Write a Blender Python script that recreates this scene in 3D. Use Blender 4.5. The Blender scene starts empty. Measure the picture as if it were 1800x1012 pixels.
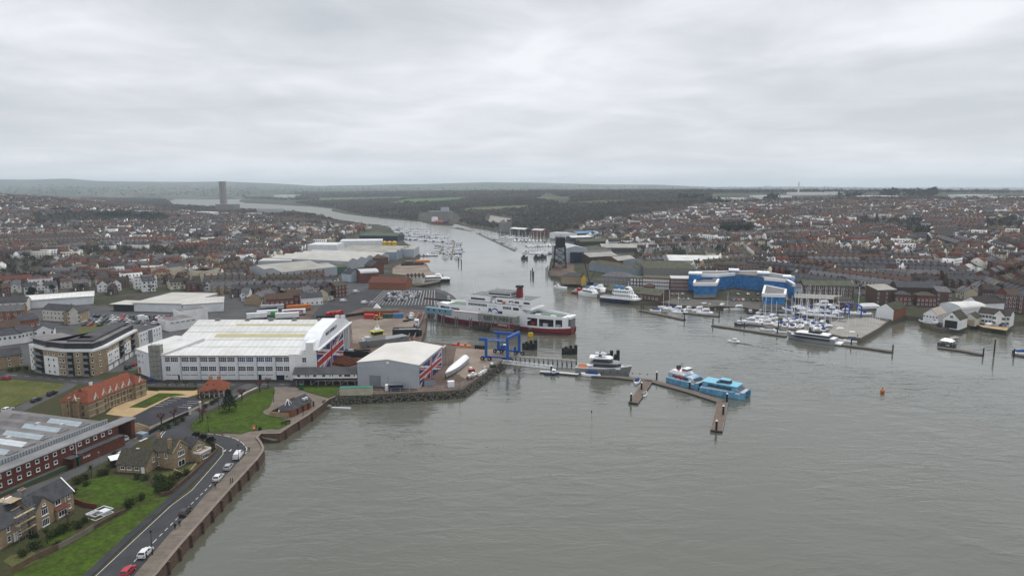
import bpy,math,random
import numpy as np
from mathutils import Vector,Matrix,geometry,noise as mn
random.seed(11)
RNG=np.random.default_rng(5)
scene=bpy.context.scene
C=scene.collection
# ------ camera
CAM_H=84.0
PITCH=math.atan(181/1200)
CP,SP=math.cos(PITCH),math.sin(PITCH)
cam_d=bpy.data.cameras.new('camera')
cam_d.lens=24.0
cam_d.sensor_width=36.0
cam_d.clip_start=1.0
cam_d.clip_end=40000.0
cam=bpy.data.objects.new('camera',cam_d)
C.objects.link(cam)
cam.location=(0,0,CAM_H)
cam.rotation_euler=(math.pi/2-PITCH,0,0)
scene.camera=cam
# ------ exposure
scene.view_settings.view_transform='Standard'
scene.view_settings.look='None'
scene.view_settings.gamma=1.0
scene.view_settings.use_curve_mapping=False
scene.view_settings.exposure=0.68
scene.render.engine='CYCLES'
scene.cycles.max_bounces=6
scene.cycles.diffuse_bounces=2
scene.cycles.glossy_bounces=3
scene.cycles.volume_bounces=3
scene.cycles.volume_step_rate=1.0
scene.cycles.transparent_max_bounces=8
# ------ world: overcast sky
SUN_EL,SUN_AZ=math.radians(64),math.radians(25)
world=bpy.data.worlds.new('World')
scene.world=world
world.use_nodes=True
nt=world.node_tree
N,L=nt.nodes,nt.links
N.clear()
out=N.new('ShaderNodeOutputWorld')
sky=N.new('ShaderNodeTexSky')
sky.sky_type='NISHITA'
sky.sun_disc=False
sky.sun_elevation=SUN_EL
sky.sun_rotation=SUN_AZ
sky.air_density=1.0
sky.dust_density=3.0
bg1=N.new('ShaderNodeBackground')
L.new(sky.outputs[0],bg1.inputs[0])
bg1.inputs[1].default_value=0.05
def nd(tree,kind,**kw):
 n=tree.nodes.new(kind)
 for k,v in kw.items():
  if k.startswith('i_'):
   n.inputs[k[2:].replace('_',' ')].default_value=v
  else:
   setattr(n,k,v)
 return n
def mth(tree,op,a,b=None,clamp=False):
 n=tree.nodes.new('ShaderNodeMath')
 n.operation=op
 n.use_clamp=clamp
 for i,v in enumerate((a,b)):
  if v is None:
   continue
  if isinstance(v,(int,float)):
   n.inputs[i].default_value=v
  else:
   tree.links.new(v,n.inputs[i])
 return n.outputs[0]
tc=nd(nt,'ShaderNodeTexCoord')
sep=nd(nt,'ShaderNodeSeparateXYZ')
L.new(tc.outputs['Generated'],sep.inputs[0])
zz=mth(nt,'ADD',mth(nt,'MAXIMUM',sep.outputs[2],0.0),0.10)
cu=mth(nt,'DIVIDE',sep.outputs[0],zz)
cv=mth(nt,'DIVIDE',sep.outputs[1],zz)
cmb=nd(nt,'ShaderNodeCombineXYZ')
L.new(cu,cmb.inputs[0])
L.new(cv,cmb.inputs[1])
n1=nd(nt,'ShaderNodeTexNoise',i_Scale=0.33,i_Detail=4.0,i_Roughness=0.5,i_Distortion=0.35)
n2=nd(nt,'ShaderNodeTexNoise',i_Scale=1.3,i_Detail=6.0,i_Roughness=0.55,i_Distortion=0.4)
L.new(cmb.outputs[0],n1.inputs['Vector'])
mp=nd(nt,'ShaderNodeMapping')
mp.inputs['Location'].default_value=(7.3,2.1,0)
L.new(cmb.outputs[0],mp.inputs[0])
L.new(mp.outputs[0],n2.inputs['Vector'])
s=mth(nt,'ADD',mth(nt,'MULTIPLY',n1.outputs[0],0.65),mth(nt,'MULTIPLY',n2.outputs[0],0.35))
ramp=nd(nt,'ShaderNodeValToRGB')
cr=ramp.color_ramp
cr.elements[0].position=0.38
cr.elements[0].color=(0.37,0.39,0.42,1)
cr.elements[1].position=0.585
cr.elements[1].color=(0.60,0.612,0.64,1)
e=cr.elements.new(0.48)
e.color=(0.46,0.478,0.505,1)
L.new(s,ramp.inputs[0])
hz_f=mth(nt,'POWER',mth(nt,'SUBTRACT',1.0,mth(nt,'MULTIPLY',mth(nt,'MAXIMUM',sep.outputs[2],0.0),4.0),True),2.0)
mixh=nd(nt,'ShaderNodeMixRGB')
mixh.inputs[2].default_value=(0.49,0.515,0.55,1)
L.new(mth(nt,'MULTIPLY',hz_f,0.75),mixh.inputs[0])
L.new(ramp.outputs[0],mixh.inputs[1])
bg2=N.new('ShaderNodeBackground')
L.new(mixh.outputs[0],bg2.inputs[0])
bg2.inputs[1].default_value=1.0
mixs=N.new('ShaderNodeMixShader')
mixs.inputs[0].default_value=0.94
L.new(bg1.outputs[0],mixs.inputs[1])
L.new(bg2.outputs[0],mixs.inputs[2])
L.new(mixs.outputs[0],out.inputs[0])
sun_d=bpy.data.lights.new('sun','SUN')
sun_d.energy=1.5
sun_d.angle=math.radians(18)
sun_d.color=(1.0,0.97,0.93)
sun=bpy.data.objects.new('sun',sun_d)
C.objects.link(sun)
sdir=Vector((math.sin(SUN_AZ)*math.cos(SUN_EL),math.cos(SUN_AZ)*math.cos(SUN_EL),math.sin(SUN_EL)))
sun.rotation_euler=sdir.to_track_quat('Z','Y').to_euler()
# ------ survey helpers
LZ=2.6
def G(px,py,z=LZ):
 """where the sight line through a photograph point meets the level z"""
 xr,yr=(px-900)/1200,(506-py)/1200
 dz=-SP+yr*CP
 t=(z-CAM_H)/dz
 return Vector((xr*t,(CP+yr*SP)*t,z))
def hz(px,yb,yt,z0=LZ):
 p=G(px,yb,z0)
 k=(506-yt)/1200
 return(k*p.y*CP-p.y*SP)/(CP+k*SP)+CAM_H-z0
def proj(x,y,z):
 f=y*CP-(z-CAM_H)*SP
 u=y*SP+(z-CAM_H)*CP
 return 900+1200*x/f,506-1200*u/f
def inpoly(x,y,P):
 r=False
 j=len(P)-1
 for i in range(len(P)):
  if(P[i][1]>y)!=(P[j][1]>y)and x<(P[j][0]-P[i][0])*(y-P[i][1])/(P[j][1]-P[i][1])+P[i][0]:
   r=not r
  j=i
 return r
 # ------ materials
MATS={}
def mat(name,col,rough=0.85,var=0.25,scale=0.35,col2=None,fine=0.12,fscale=3.0,metal=0.0,stripes=None,bump=0.0,spec=0.3,brick=None,alpha=None):
 """base colour with stains (world scale noise), fine mottling, optional stripes (pitch, strength, axis) for sheet metal, tiles, boards"""
 if name in MATS:
  return MATS[name]
 m=bpy.data.materials.new(name)
 MATS[name]=m
 m.use_nodes=True
 t=m.node_tree
 b=t.nodes['Principled BSDF']
 b.inputs['Roughness'].default_value=rough
 b.inputs['Metallic'].default_value=metal
 b.inputs['Specular IOR Level'].default_value=spec if rough<.6 else.04
 geo=nd(t,'ShaderNodeNewGeometry')
 nz=nd(t,'ShaderNodeTexNoise',i_Scale=scale,i_Detail=4.0,i_Roughness=0.6)
 t.links.new(geo.outputs['Position'],nz.inputs['Vector'])
 mr=nd(t,'ShaderNodeMapRange')
 mr.inputs[1].default_value=0.35
 mr.inputs[2].default_value=0.68
 mr.inputs[4].default_value=1.0 if col2 else var
 t.links.new(nz.outputs[0],mr.inputs[0])
 mx=nd(t,'ShaderNodeMixRGB')
 mx.inputs[1].default_value=(*col,1)
 c2=col2 or tuple(x*0.35 for x in col)
 mx.inputs[2].default_value=(*c2,1)
 t.links.new(mr.outputs[0],mx.inputs[0])
 cur=mx.outputs[0]
 if fine:
  nf=nd(t,'ShaderNodeTexNoise',i_Scale=fscale,i_Detail=3.0,i_Roughness=0.7)
  t.links.new(geo.outputs['Position'],nf.inputs['Vector'])
  f=mth(t,'ADD',mth(t,'MULTIPLY',mth(t,'SUBTRACT',nf.outputs[0],0.5),fine*4),1.0)
  m2=nd(t,'ShaderNodeMixRGB',blend_type='MULTIPLY')
  m2.inputs[0].default_value=1.0
  t.links.new(cur,m2.inputs[1])
  t.links.new(f,m2.inputs[2])
  cur=m2.outputs[0]
 if stripes:
  pitch,st,ax=stripes
  tcx=nd(t,'ShaderNodeTexCoord')
  sp=nd(t,'ShaderNodeSeparateXYZ')
  t.links.new(tcx.outputs['Object'],sp.inputs[0])
  w=mth(t,'FRACT',mth(t,'MULTIPLY',sp.outputs[ax],1.0/pitch))
  w=mth(t,'LESS_THAN',w,0.16)
  m3=nd(t,'ShaderNodeMixRGB')
  m3.inputs[2].default_value=(*[x*0.45 for x in col],1)
  t.links.new(mth(t,'MULTIPLY',w,st),m3.inputs[0])
  t.links.new(cur,m3.inputs[1])
  cur=m3.outputs[0]
 t.links.new(cur,b.inputs['Base Color'])
 if bump:
  nb=nd(t,'ShaderNodeTexNoise',i_Scale=fscale,i_Detail=3.0)
  t.links.new(geo.outputs['Position'],nb.inputs['Vector'])
  bp=nd(t,'ShaderNodeBump')
  bp.inputs['Strength'].default_value=bump
  bp.inputs['Distance'].default_value=0.2
  t.links.new(nb.outputs[0],bp.inputs['Height'])
  t.links.new(bp.outputs[0],b.inputs['Normal'])
 m.diffuse_color=(*col,1)
 return m
mat('white_render',(0.84,0.84,0.83),var=0.3,scale=0.25)
mat('white_cladding',(0.78,0.80,0.83),var=0.26,scale=0.22,stripes=(1.0,0.22,0))
mat('white_paint',(0.85,0.86,0.87),rough=0.4,var=0.15)
mat('boat_white',(0.85,0.86,0.87),rough=0.3,var=0.12)
mat('cream_render',(0.60,0.53,0.40),var=0.3)
mat('magnolia_render',(0.62,0.585,0.52),var=0.3)
mat('red_brick',(0.175,0.060,0.044),col2=(0.115,0.052,0.040),scale=0.8,fine=0.2)
mat('dark_brick',(0.095,0.052,0.042),col2=(0.065,0.044,0.038),scale=0.8,fine=0.2)
mat('brown_brick',(0.135,0.075,0.053),col2=(0.095,0.062,0.048),scale=0.8,fine=0.2)
mat('orange_brick',(0.29,0.115,0.06),col2=(0.2,0.085,0.05),scale=0.8,fine=0.2)
mat('buff_brick',(0.37,0.28,0.175),col2=(0.27,0.205,0.135),scale=0.8,fine=0.2)
mat('yellow_stone',(0.36,0.275,0.17),col2=(0.24,0.185,0.12),scale=1.2,fine=0.25,stripes=(0.45,0.2,2))
mat('grey_stone',(0.26,0.25,0.24),col2=(0.17,0.16,0.15),scale=1.2,fine=0.25)
mat('slate',(0.070,0.072,0.080),col2=(0.045,0.045,0.049),scale=0.5,fine=0.25,fscale=5,rough=0.6,stripes=(0.6,0.3,1))
mat('light_slate',(0.13,0.13,0.138),col2=(0.09,0.088,0.09),scale=0.5,fine=0.25,fscale=5,rough=0.6,stripes=(0.6,0.3,1))
mat('mossy_slate',(0.055,0.052,0.046),col2=(0.10,0.093,0.066),scale=1.4,fine=0.5,fscale=4)
mat('brown_tile',(0.105,0.068,0.052),col2=(0.068,0.050,0.042),scale=0.6,fine=0.25,fscale=5)
mat('dark_tile',(0.060,0.049,0.045),col2=(0.040,0.035,0.033),scale=0.6,fine=0.25,fscale=5)
mat('orange_tile',(0.22,0.072,0.042),col2=(0.155,0.055,0.038),scale=0.8,fine=0.22,fscale=4,stripes=(0.5,0.25,1))
mat('red_tile',(0.15,0.054,0.040),col2=(0.09,0.045,0.037),scale=0.8,fine=0.22,fscale=4)
mat('asphalt',(0.046,0.048,0.053),col2=(0.066,0.066,0.069),scale=0.15,fine=0.15)
mat('old_asphalt',(0.095,0.095,0.096),col2=(0.065,0.065,0.068),scale=0.12,fine=0.15)
mat('dark_asphalt',(0.040,0.041,0.05),col2=(0.058,0.058,0.064),scale=0.2,fine=0.12)
mat('paving',(0.235,0.195,0.165),col2=(0.17,0.15,0.135),scale=0.25,fine=0.15)
mat('promenade_paving',(0.185,0.155,0.13),col2=(0.125,0.11,0.095),scale=0.3,fine=0.2,stripes=(3.0,0.25,1))
mat('kerb_stone',(0.34,0.33,0.31),var=0.3)
mat('concrete',(0.30,0.285,0.26),col2=(0.21,0.195,0.175),scale=0.12,fine=0.12)
mat('yard_concrete',(0.27,0.22,0.18),col2=(0.16,0.13,0.11),scale=0.05,fine=0.2,fscale=0.8)
mat('brown_yard',(0.15,0.105,0.085),col2=(0.08,0.06,0.05),scale=0.07,fine=0.25,fscale=0.8)
mat('gravel',(0.42,0.31,0.17),col2=(0.33,0.24,0.14),scale=0.3,fine=0.2)
mat('mud',(0.13,0.10,0.065),col2=(0.085,0.07,0.05),scale=0.3,fine=0.3,rough=0.5)
mat('lawn',(0.050,0.088,0.012),col2=(0.043,0.058,0.014),scale=0.22,fine=0.5,fscale=0.9)
mat('rough_grass',(0.105,0.105,0.035),col2=(0.06,0.075,0.024),scale=0.15,fine=0.35,fscale=1.0)
mat('weedy_grass',(0.075,0.095,0.03),col2=(0.10,0.085,0.045),scale=0.5,fine=0.35,fscale=1.5)
mat('wall_brick',(0.125,0.08,0.06),col2=(0.075,0.055,0.045),scale=0.6,fine=0.25)
mat('garden_soil',(0.058,0.047,0.030),col2=(0.040,0.052,0.020),scale=0.6,fine=0.35,fscale=1.5)
mat('grey_roof',(0.25,0.25,0.255),col2=(0.16,0.16,0.165),scale=0.12,fine=0.1,rough=0.6)
mat('felt_roof',(0.20,0.19,0.19),col2=(0.13,0.125,0.125),scale=0.2,fine=0.14,rough=0.7)
mat('dark_roof',(0.09,0.09,0.095),col2=(0.06,0.06,0.062),scale=0.2,fine=0.15)
mat('mossy_roof',(0.115,0.115,0.09),col2=(0.07,0.08,0.045),scale=0.3,fine=0.25)
mat('sheet_roof',(0.37,0.36,0.33),col2=(0.27,0.26,0.235),scale=0.08,fine=0.14,stripes=(3.0,0.2,0))
mat('white_roof',(0.66,0.66,0.655),col2=(0.50,0.50,0.47),scale=0.09,fine=0.09,stripes=(2.6,0.26,0))
mat('pale_roof',(0.50,0.49,0.46),col2=(0.40,0.39,0.36),scale=0.07,fine=0.1,stripes=(2.6,0.16,0))
mat('beige_roof',(0.62,0.60,0.57),col2=(0.52,0.50,0.47),scale=0.07,fine=0.08,stripes=(2.4,0.12,1))
mat('skylight',(0.40,0.46,0.50),rough=0.25,var=0.3,scale=0.4,stripes=(1.1,0.4,0))
mat('skylight_white',(0.62,0.66,0.68),rough=0.3,var=0.15,scale=0.4,stripes=(1.1,0.3,0))
mat('yellowed_strip',(0.47,0.43,0.25),var=0.2,stripes=(1.2,0.25,0))
mat('glass',(0.022,0.028,0.035),rough=0.12,var=0.4,scale=0.5,spec=0.6)
mat('blue_glass',(0.03,0.06,0.16),rough=0.15,var=0.4,scale=0.5,spec=0.6)
mat('black',(0.012,0.012,0.014),rough=0.5)
mat('dark_metal',(0.035,0.036,0.040),rough=0.5)
mat('steel_grey',(0.20,0.205,0.21),rough=0.5,var=0.3)
mat('light_grey',(0.47,0.48,0.49),rough=0.5,var=0.2)
mat('hull_grey',(0.21,0.215,0.215),rough=0.35,var=0.15)
mat('grey_cladding',(0.42,0.45,0.49),col2=(0.36,0.38,0.41),scale=0.08,fine=0.04,stripes=(1.2,0.14,0))
mat('blue_grey_cladding',(0.27,0.31,0.37),col2=(0.22,0.25,0.30),scale=0.08,fine=0.05,stripes=(1.2,0.14,0))
mat('flag_blue',(0.012,0.035,0.17),rough=0.5,var=0.15)
mat('flag_red',(0.42,0.025,0.03),rough=0.5,var=0.12)
mat('flag_white',(0.68,0.68,0.68),rough=0.5,var=0.1)
mat('navy',(0.010,0.017,0.055),rough=0.35,var=0.2)
mat('crane_blue',(0.010,0.085,0.36),rough=0.4,var=0.2)
mat('ferry_red',(0.20,0.010,0.018),rough=0.35,var=0.2)
mat('bright_red',(0.42,0.03,0.025),rough=0.35,var=0.15)
mat('orange',(0.55,0.17,0.03),rough=0.5,var=0.2)
mat('deck_green',(0.17,0.22,0.18),var=0.25)
mat('deck_grey',(0.20,0.21,0.21),var=0.3)
mat('cat_blue',(0.17,0.46,0.62),rough=0.3,var=0.08)
mat('cat_sea',(0.05,0.22,0.42),rough=0.3,col2=(0.22,0.48,0.64),scale=0.7,fine=0.3)
mat('logo_blue',(0.01,0.13,0.40),rough=0.4,var=0.1)
mat('cover_blue',(0.015,0.06,0.24),rough=0.7,var=0.2)
mat('net_blue',(0.045,0.24,0.55),rough=0.75,col2=(0.012,0.10,0.31),scale=0.4,fine=0.3,fscale=1.5)
mat('sheet_white',(0.80,0.81,0.83),rough=0.5,var=0.15,scale=1.0)
mat('rust',(0.15,0.055,0.03),col2=(0.08,0.035,0.025),scale=0.6,fine=0.3)
mat('pontoon_deck',(0.17,0.13,0.105),col2=(0.13,0.105,0.09),scale=0.5,fine=0.15,stripes=(0.8,0.25,0))
mat('timber',(0.17,0.115,0.075),col2=(0.11,0.08,0.06),scale=0.6,fine=0.25)
mat('pale_timber',(0.40,0.32,0.21),var=0.3)
mat('dark_timber',(0.05,0.042,0.036),var=0.3)
mat('yellow_paint',(0.62,0.40,0.02),rough=0.45,var=0.2)
mat('lime_paint',(0.55,0.55,0.06),rough=0.45,var=0.1)
mat('green_paint',(0.02,0.09,0.045),rough=0.5,var=0.25)
mat('lime_green',(0.05,0.30,0.06),rough=0.45,var=0.15)
mat('green_cover',(0.07,0.18,0.15),var=0.3)
mat('container_blue',(0.06,0.20,0.40),rough=0.5,var=0.3,stripes=(0.6,0.3,0))
mat('container_teal',(0.17,0.28,0.36),rough=0.5,var=0.3)
mat('cream_container',(0.48,0.45,0.34),rough=0.6,var=0.4,stripes=(0.6,0.3,0))
mat('rock',(0.10,0.096,0.08),col2=(0.035,0.038,0.03),scale=1.2,fine=0.4,bump=0.6)
mat('line_white',(0.62,0.62,0.60),var=0.35,scale=1.5)
mat('tyre',(0.018,0.018,0.018),rough=0.9)
mat('terracotta',(0.40,0.15,0.07),var=0.3)
mat('bark',(0.075,0.06,0.048),var=0.3)
mat('twigs',(0.075,0.060,0.052),col2=(0.05,0.043,0.038),scale=0.1,fine=0.2)
mat('wood_twigs',(0.12,0.092,0.073),col2=(0.036,0.040,0.030),scale=0.005,fine=0.3,fscale=0.08)
mat('red_twigs',(0.15,0.055,0.05),var=0.3)
mat('dark_leaves',(0.009,0.015,0.008),col2=(0.018,0.027,0.013),scale=0.15,fine=0.3)
mat('green_leaves',(0.022,0.042,0.012),col2=(0.038,0.055,0.018),scale=0.25,fine=0.35)
mat('olive_leaves',(0.055,0.066,0.02),col2=(0.032,0.045,0.016),scale=0.25,fine=0.3)
mat('skin',(0.45,0.28,0.2),var=0.0)
for nme,c in dict(car_white=(0.66,0.67,0.68),car_silver=(0.36,0.37,0.38),car_black=(0.018,0.019,0.022),car_grey=(0.11,0.115,0.125),car_red=(0.36,0.015,0.03),car_blue=(0.02,0.05,0.20)).items():
 mat(nme,c,rough=0.22,var=0.0,fine=0.0,spec=0.6)
HOUSE_WALLS={'red_brick':'red brick','brown_brick':'brown brick','buff_brick':'buff brick','white_render':'white rendered','cream_render':'cream rendered','dark_brick':'dark brick','magnolia_render':'pale rendered','orange_brick':'orange brick'}
HOUSE_ROOFS={'slate':'grey slate','light_slate':'pale slate','brown_tile':'brown tile','dark_tile':'dark tile','red_tile':'red tile','mossy_slate':'mossy slate'}
# ------ mesh builder
class MB:
 def __init__(self):
  self.v,self.f,self.m=[],[],[]
 def poly(self,pts,mi=0):
  b=len(self.v)
  self.v+=[tuple(p)for p in pts]
  self.f.append(tuple(range(b,b+len(pts))))
  self.m.append(mi)
  return self
 def box(self,x0,y0,z0,x1,y1,z1,mi=0,top=None):
  b=len(self.v)
  self.v+=[(x0,y0,z0),(x1,y0,z0),(x1,y1,z0),(x0,y1,z0),(x0,y0,z1),(x1,y0,z1),(x1,y1,z1),(x0,y1,z1)]
  for q in((0,3,2,1),(0,1,5,4),(1,2,6,5),(2,3,7,6),(3,0,4,7)):
   self.f.append(tuple(b+i for i in q))
   self.m.append(mi)
  self.f.append((b+4,b+5,b+6,b+7))
  self.m.append(mi if top is None else top)
  return self
 def cbox(self,cx,cy,z0,sx,sy,sz,mi=0,rz=0.0):
  c,s_=math.cos(rz),math.sin(rz)
  P=[(cx+a*sx/2*c-b_*sy/2*s_,cy+a*sx/2*s_+b_*sy/2*c)for a,b_ in((-1,-1),(1,-1),(1,1),(-1,1))]
  return self.prism(P,z0,z0+sz,mi)
 def prism(self,P,z0,z1,mi=0,top=None,bottom=True):
  a=sum(P[i][0]*P[(i+1)%len(P)][1]-P[(i+1)%len(P)][0]*P[i][1]for i in range(len(P)))
  if a<0:
   P=P[::-1]
  n,b=len(P),len(self.v)
  zf0=z0 if callable(z0)else(lambda x,y:z0)
  zf1=z1 if callable(z1)else(lambda x,y:z1)
  self.v+=[(p[0],p[1],zf0(p[0],p[1]))for p in P]+[(p[0],p[1],zf1(p[0],p[1]))for p in P]
  for i in range(n):
   j=(i+1)%n
   self.f.append((b+i,b+j,b+n+j,b+n+i))
   self.m.append(mi)
  self.f.append(tuple(b+n+i for i in range(n)))
  self.m.append(mi if top is None else top)
  if bottom:
   self.f.append(tuple(b+i for i in range(n))[::-1])
   self.m.append(mi)
  return self
 def extr(self,prof,axis,a0,a1,mi=0,cap=None):
  """prof: list of (u, z); extruded along axis 'x' or 'y' (u is the other one)"""
  n,b=len(prof),len(self.v)
  for a in(a0,a1):
   self.v+=[((a,u,z)if axis=='x' else(u,a,z))for u,z in prof]
  for i in range(n):
   j=(i+1)%n
   self.f.append((b+i,b+j,b+n+j,b+n+i)if axis=='x' else(b+j,b+i,b+n+i,b+n+j))
   self.m.append(mi)
  c=mi if cap is None else cap
  self.f.append(tuple(b+i for i in range(n))[::-1 if axis=='x' else 1])
  self.f.append(tuple(b+n+i for i in range(n))[::1 if axis=='x' else-1])
  self.m+=[c,c]
  return self
 def tube(self,p0,p1,r,n=6,mi=0,r2=None,caps=True):
  p0,p1=Vector(p0),Vector(p1)
  r2=r if r2 is None else r2
  d=(p1-p0).normalized()
  a=d.orthogonal().normalized()
  c=d.cross(a)
  b=len(self.v)
  for p,q in((p0,r),(p1,r2)):
   for i in range(n):
    t=2*math.pi*i/n
    self.v.append(tuple(p+a*math.cos(t)*q+c*math.sin(t)*q))
  for i in range(n):
   j=(i+1)%n
   self.f.append((b+i,b+j,b+n+j,b+n+i))
   self.m.append(mi)
  if caps:
   self.f.append(tuple(b+i for i in range(n))[::-1])
   self.f.append(tuple(b+n+i for i in range(n)))
   self.m+=[mi,mi]
  return self
 def bar(self,p0,p1,w,h=None,mi=0):
  """square-section bar from p0 to p1"""
  p0,p1=Vector(p0),Vector(p1)
  h=h or w
  d=(p1-p0).normalized()
  up=Vector((0,0,1))if abs(d.z)<0.95 else Vector((1,0,0))
  a=d.cross(up).normalized()*w/2
  c=a.cross(d).normalized()*h/2
  b=len(self.v)
  for p in(p0,p1):
   self.v+=[tuple(p+q)for q in(a+c,a-c,-a-c,-a+c)]
  for i in range(4):
   j=(i+1)%4
   self.f.append((b+j,b+i,b+4+i,b+4+j))
   self.m.append(mi)
  self.f+=[(b,b+1,b+2,b+3),(b+7,b+6,b+5,b+4)]
  self.m+=[mi,mi]
  return self
 def rings(self,rs,mi=0,closed=True,cap=True):
  """loft: list of rings (same count)"""
  n,b=len(rs[0]),len(self.v)
  for r in rs:
   self.v+=[tuple(p)for p in r]
  for k in range(len(rs)-1):
   for i in range(n if closed else n-1):
    j=(i+1)%n
    o=b+k*n
    self.f.append((o+i,o+j,o+n+j,o+n+i))
    self.m.append(mi)
  if cap:
   self.f.append(tuple(b+i for i in range(n))[::-1])
   o=b+(len(rs)-1)*n
   self.f.append(tuple(o+i for i in range(n)))
   self.m+=[mi,mi]
  return self
 def mesh(self,name,mats,smooth=False):
  me=bpy.data.meshes.new(name)
  me.from_pydata(self.v,[],self.f)
  for q in(mats if isinstance(mats,(list,tuple))else[mats]):
   me.materials.append(MATS[q])
  if any(self.m):
   me.polygons.foreach_set('material_index',self.m)
  if smooth:
   me.polygons.foreach_set('use_smooth',[True]*len(self.f))
  me.update()
  return me
 def build(self,name,mats,parent=None,loc=(0,0,0),rz=0.0,smooth=False,kind=None):
  return O(name,self.mesh(name,mats,smooth),parent,loc,rz,kind)
def O(name,me,parent=None,loc=(0,0,0),rz=0.0,kind=None):
 o=bpy.data.objects.new(name,me)
 C.objects.link(o)
 o.location=loc
 if rz:
  o.rotation_euler=(0,0,rz)
 if parent is not None:
  o.parent=parent
  KIDS.setdefault(parent.name,[]).append(o)
 if kind:
  o['kind']=kind
 return o
KIDS={}
def thing(name,label,cat,loc=(0,0,0),rz=0.0,group=None):
 o=O(name,None,None,loc,rz)
 o.empty_display_size=1
 return tag(o,label,cat,group)
def tag(o,label,cat,group=None):
 o['label']=label
 o['category']=cat
 if group:
  o['group']=group
 return o
def dup(o,loc=None,rz=None,label=None,group=None,parent=None):
 c=o.copy()
 C.objects.link(c)
 if parent is not None:
  c.parent=parent
  KIDS.setdefault(parent.name,[]).append(c)
 if loc is not None:
  c.location=loc
 if rz is not None:
  c.rotation_euler=(0,0,rz)
 if label:
  c['label']=label
 if group:
  c['group']=group
 for k in list(KIDS.get(o.name,[])):
  dup(k,parent=c)
 return c
def frame_ab(A,B,z=LZ):
 """rectangle frame from the photographed base line A (left) - B (right)"""
 a,b=G(*A,z),G(*B,z)
 d=b-a
 return a,math.atan2(d.y,d.x),math.hypot(d.x,d.y)
ORD=['','second','third','fourth','fifth','sixth','seventh','eighth','ninth','tenth','eleventh','twelfth','thirteenth','fourteenth','fifteenth','sixteenth','seventeenth','eighteenth','nineteenth','twentieth']
def ordn(i):
 if i<len(ORD):
  return ORD[i]
 n=i+1
 return '%d%s'%(n,'th' if 10<=n%100<=20 else{1:'st',2:'nd',3:'rd'}.get(n%10,'th'))
 # ------ the shore line (surveyed along the photographed water edge)
T,W0=LZ,0.0
COAST_E=[(60,1250,T),(150,1140,T),(277,1009,T),(314,963.5,T),(354.6,917.6,T),(402,864,T),(433.7,829,T),(454,807,T),(463,794,T),(464,788,T),(460,779,T),(453,770,T),(459,763.5,T),(492,763,T),(511,750,T),(540,732,T),(566,713,T),(578,703,T),(590,698,T),(620,696,T),(654,694,T),(720,691,T),(780,688,T),(812,685,T),(840,666,T),(882,637,T),(898,623,T),(870,613,T),(835,607,T),(790,603,T),(740,600,T),(748,580,T),(752,549,T),(775,540,T),(806,530,T),(796,519,T),(783,512,T),(768,508,T),(750,506.5,T),(737,505,T),(724,503,T),(742,497,T),(776,491,T),(779,483,T),(757,477,T),(749,463,T),(728,458.5,T),(716,459,T),(726,452,T),(738,448,T),(731,436,T),(720,430,T),(713,427,T),(706,419,T),(699,413,T),(692,407,T),(684,400,W0),(664,396.5,W0),(640,396,W0),(629,393,W0),(604,389,W0),(570,383,W0),(540,379,W0),(505,375.5,W0),(470,374,W0),(445,372,W0),(425,371.2,W0),(390,368,W0),(360,367,W0),(325,366.5,W0),(305,361,W0),(293,354,W0)]
COAST_W=[(310,350.2,W0),(350,350.8,W0),(426,350.0,W0),(420,354.5,W0),(433,357,W0),(470,358.5,W0),(506,361,W0),(545,363,W0),(585,366.5,W0),(583,371,W0),(607,376,W0),(644,380.5,W0),(680,384,W0),(711,387,W0),(735.6,389,W0),(762,395,W0),(795,397,W0),(800,393,W0),(833,401,W0),(862,405,W0),(880,410,W0),(915,412,W0),(955,416,W0),(975,419,W0),(984,430,T),(973,443,T),(967,460,T),(964,478,T),(968,484,T),(985,487,T),(986,494,T),(1029,497,T),(1023,504,T),(1050,517,T),(1060,522,T),(1126,530,T),(1157,530,T),(1180,533,T),(1227,539,T),(1262,537,T),(1308,539,T),(1344,545,T),(1395,549,T),(1408,552,T),(1440,558,T),(1458,562,T),(1464,572,T),(1452,585,T),(1479,592,T),(1514,595,T),(1546,577,T),(1566,562,T),(1592,555,T),(1616,557,T),(1620,568,T),(1655,578,T),(1692,573,T),(1716,568,T),(1740,572,T),(1770,576,T),(1777,568,T),(1800,563,T),(1900,566,T),(2100,585,T),(2500,640,T),(2900,760,T)]
E_XY=[G(*q).xy for q in COAST_E]
W_XY=[G(*q).xy for q in COAST_W]
OUTER=[Vector(p)for p in((1500,260),(9000,3000),(11500,9000),(9000,16500),(0,19000),(-9000,16500),(-11500,9000),(-9000,3000),(-1600,200),(-700,40),(-300,20))]
LAND=E_XY+W_XY+OUTER
NC=len(E_XY)+len(W_XY)
CA=np.array([tuple(p)for p in E_XY+W_XY])
NE=len(E_XY)
def coast_dist(x,y):
 """distance to the shore of a set of points, and whether the closest shore is the east one"""
 best=np.full(x.shape,1e9)
 for a,b in zip(CA[:-1],CA[1:]):
  dx,dy=b-a
  l2=dx*dx+dy*dy
  t=np.clip(((x-a[0])*dx+(y-a[1])*dy)/l2,0,1)
  d=np.hypot(x-a[0]-t*dx,y-a[1]-t*dy)
  best=np.minimum(best,d)
 return best
GX0,GY0,GS,GNX,GNY=-4200,-400,25.0,337,290
gx,gy=np.meshgrid(GX0+GS*np.arange(GNX),GY0+GS*np.arange(GNY))
CD=coast_dist(gx,gy)
def sstep(t):
 t=np.clip(t,0,1)
 return t*t*(3-2*t)
def wob(x,y,s,k=0.0):
 return np.sin(x/s+1.3+k)*np.cos(y/s*1.13+0.7*k)+0.5*np.sin((x+y)/s*2.1+2.0+k)*np.cos((x-y)/s*1.7+k)
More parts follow.
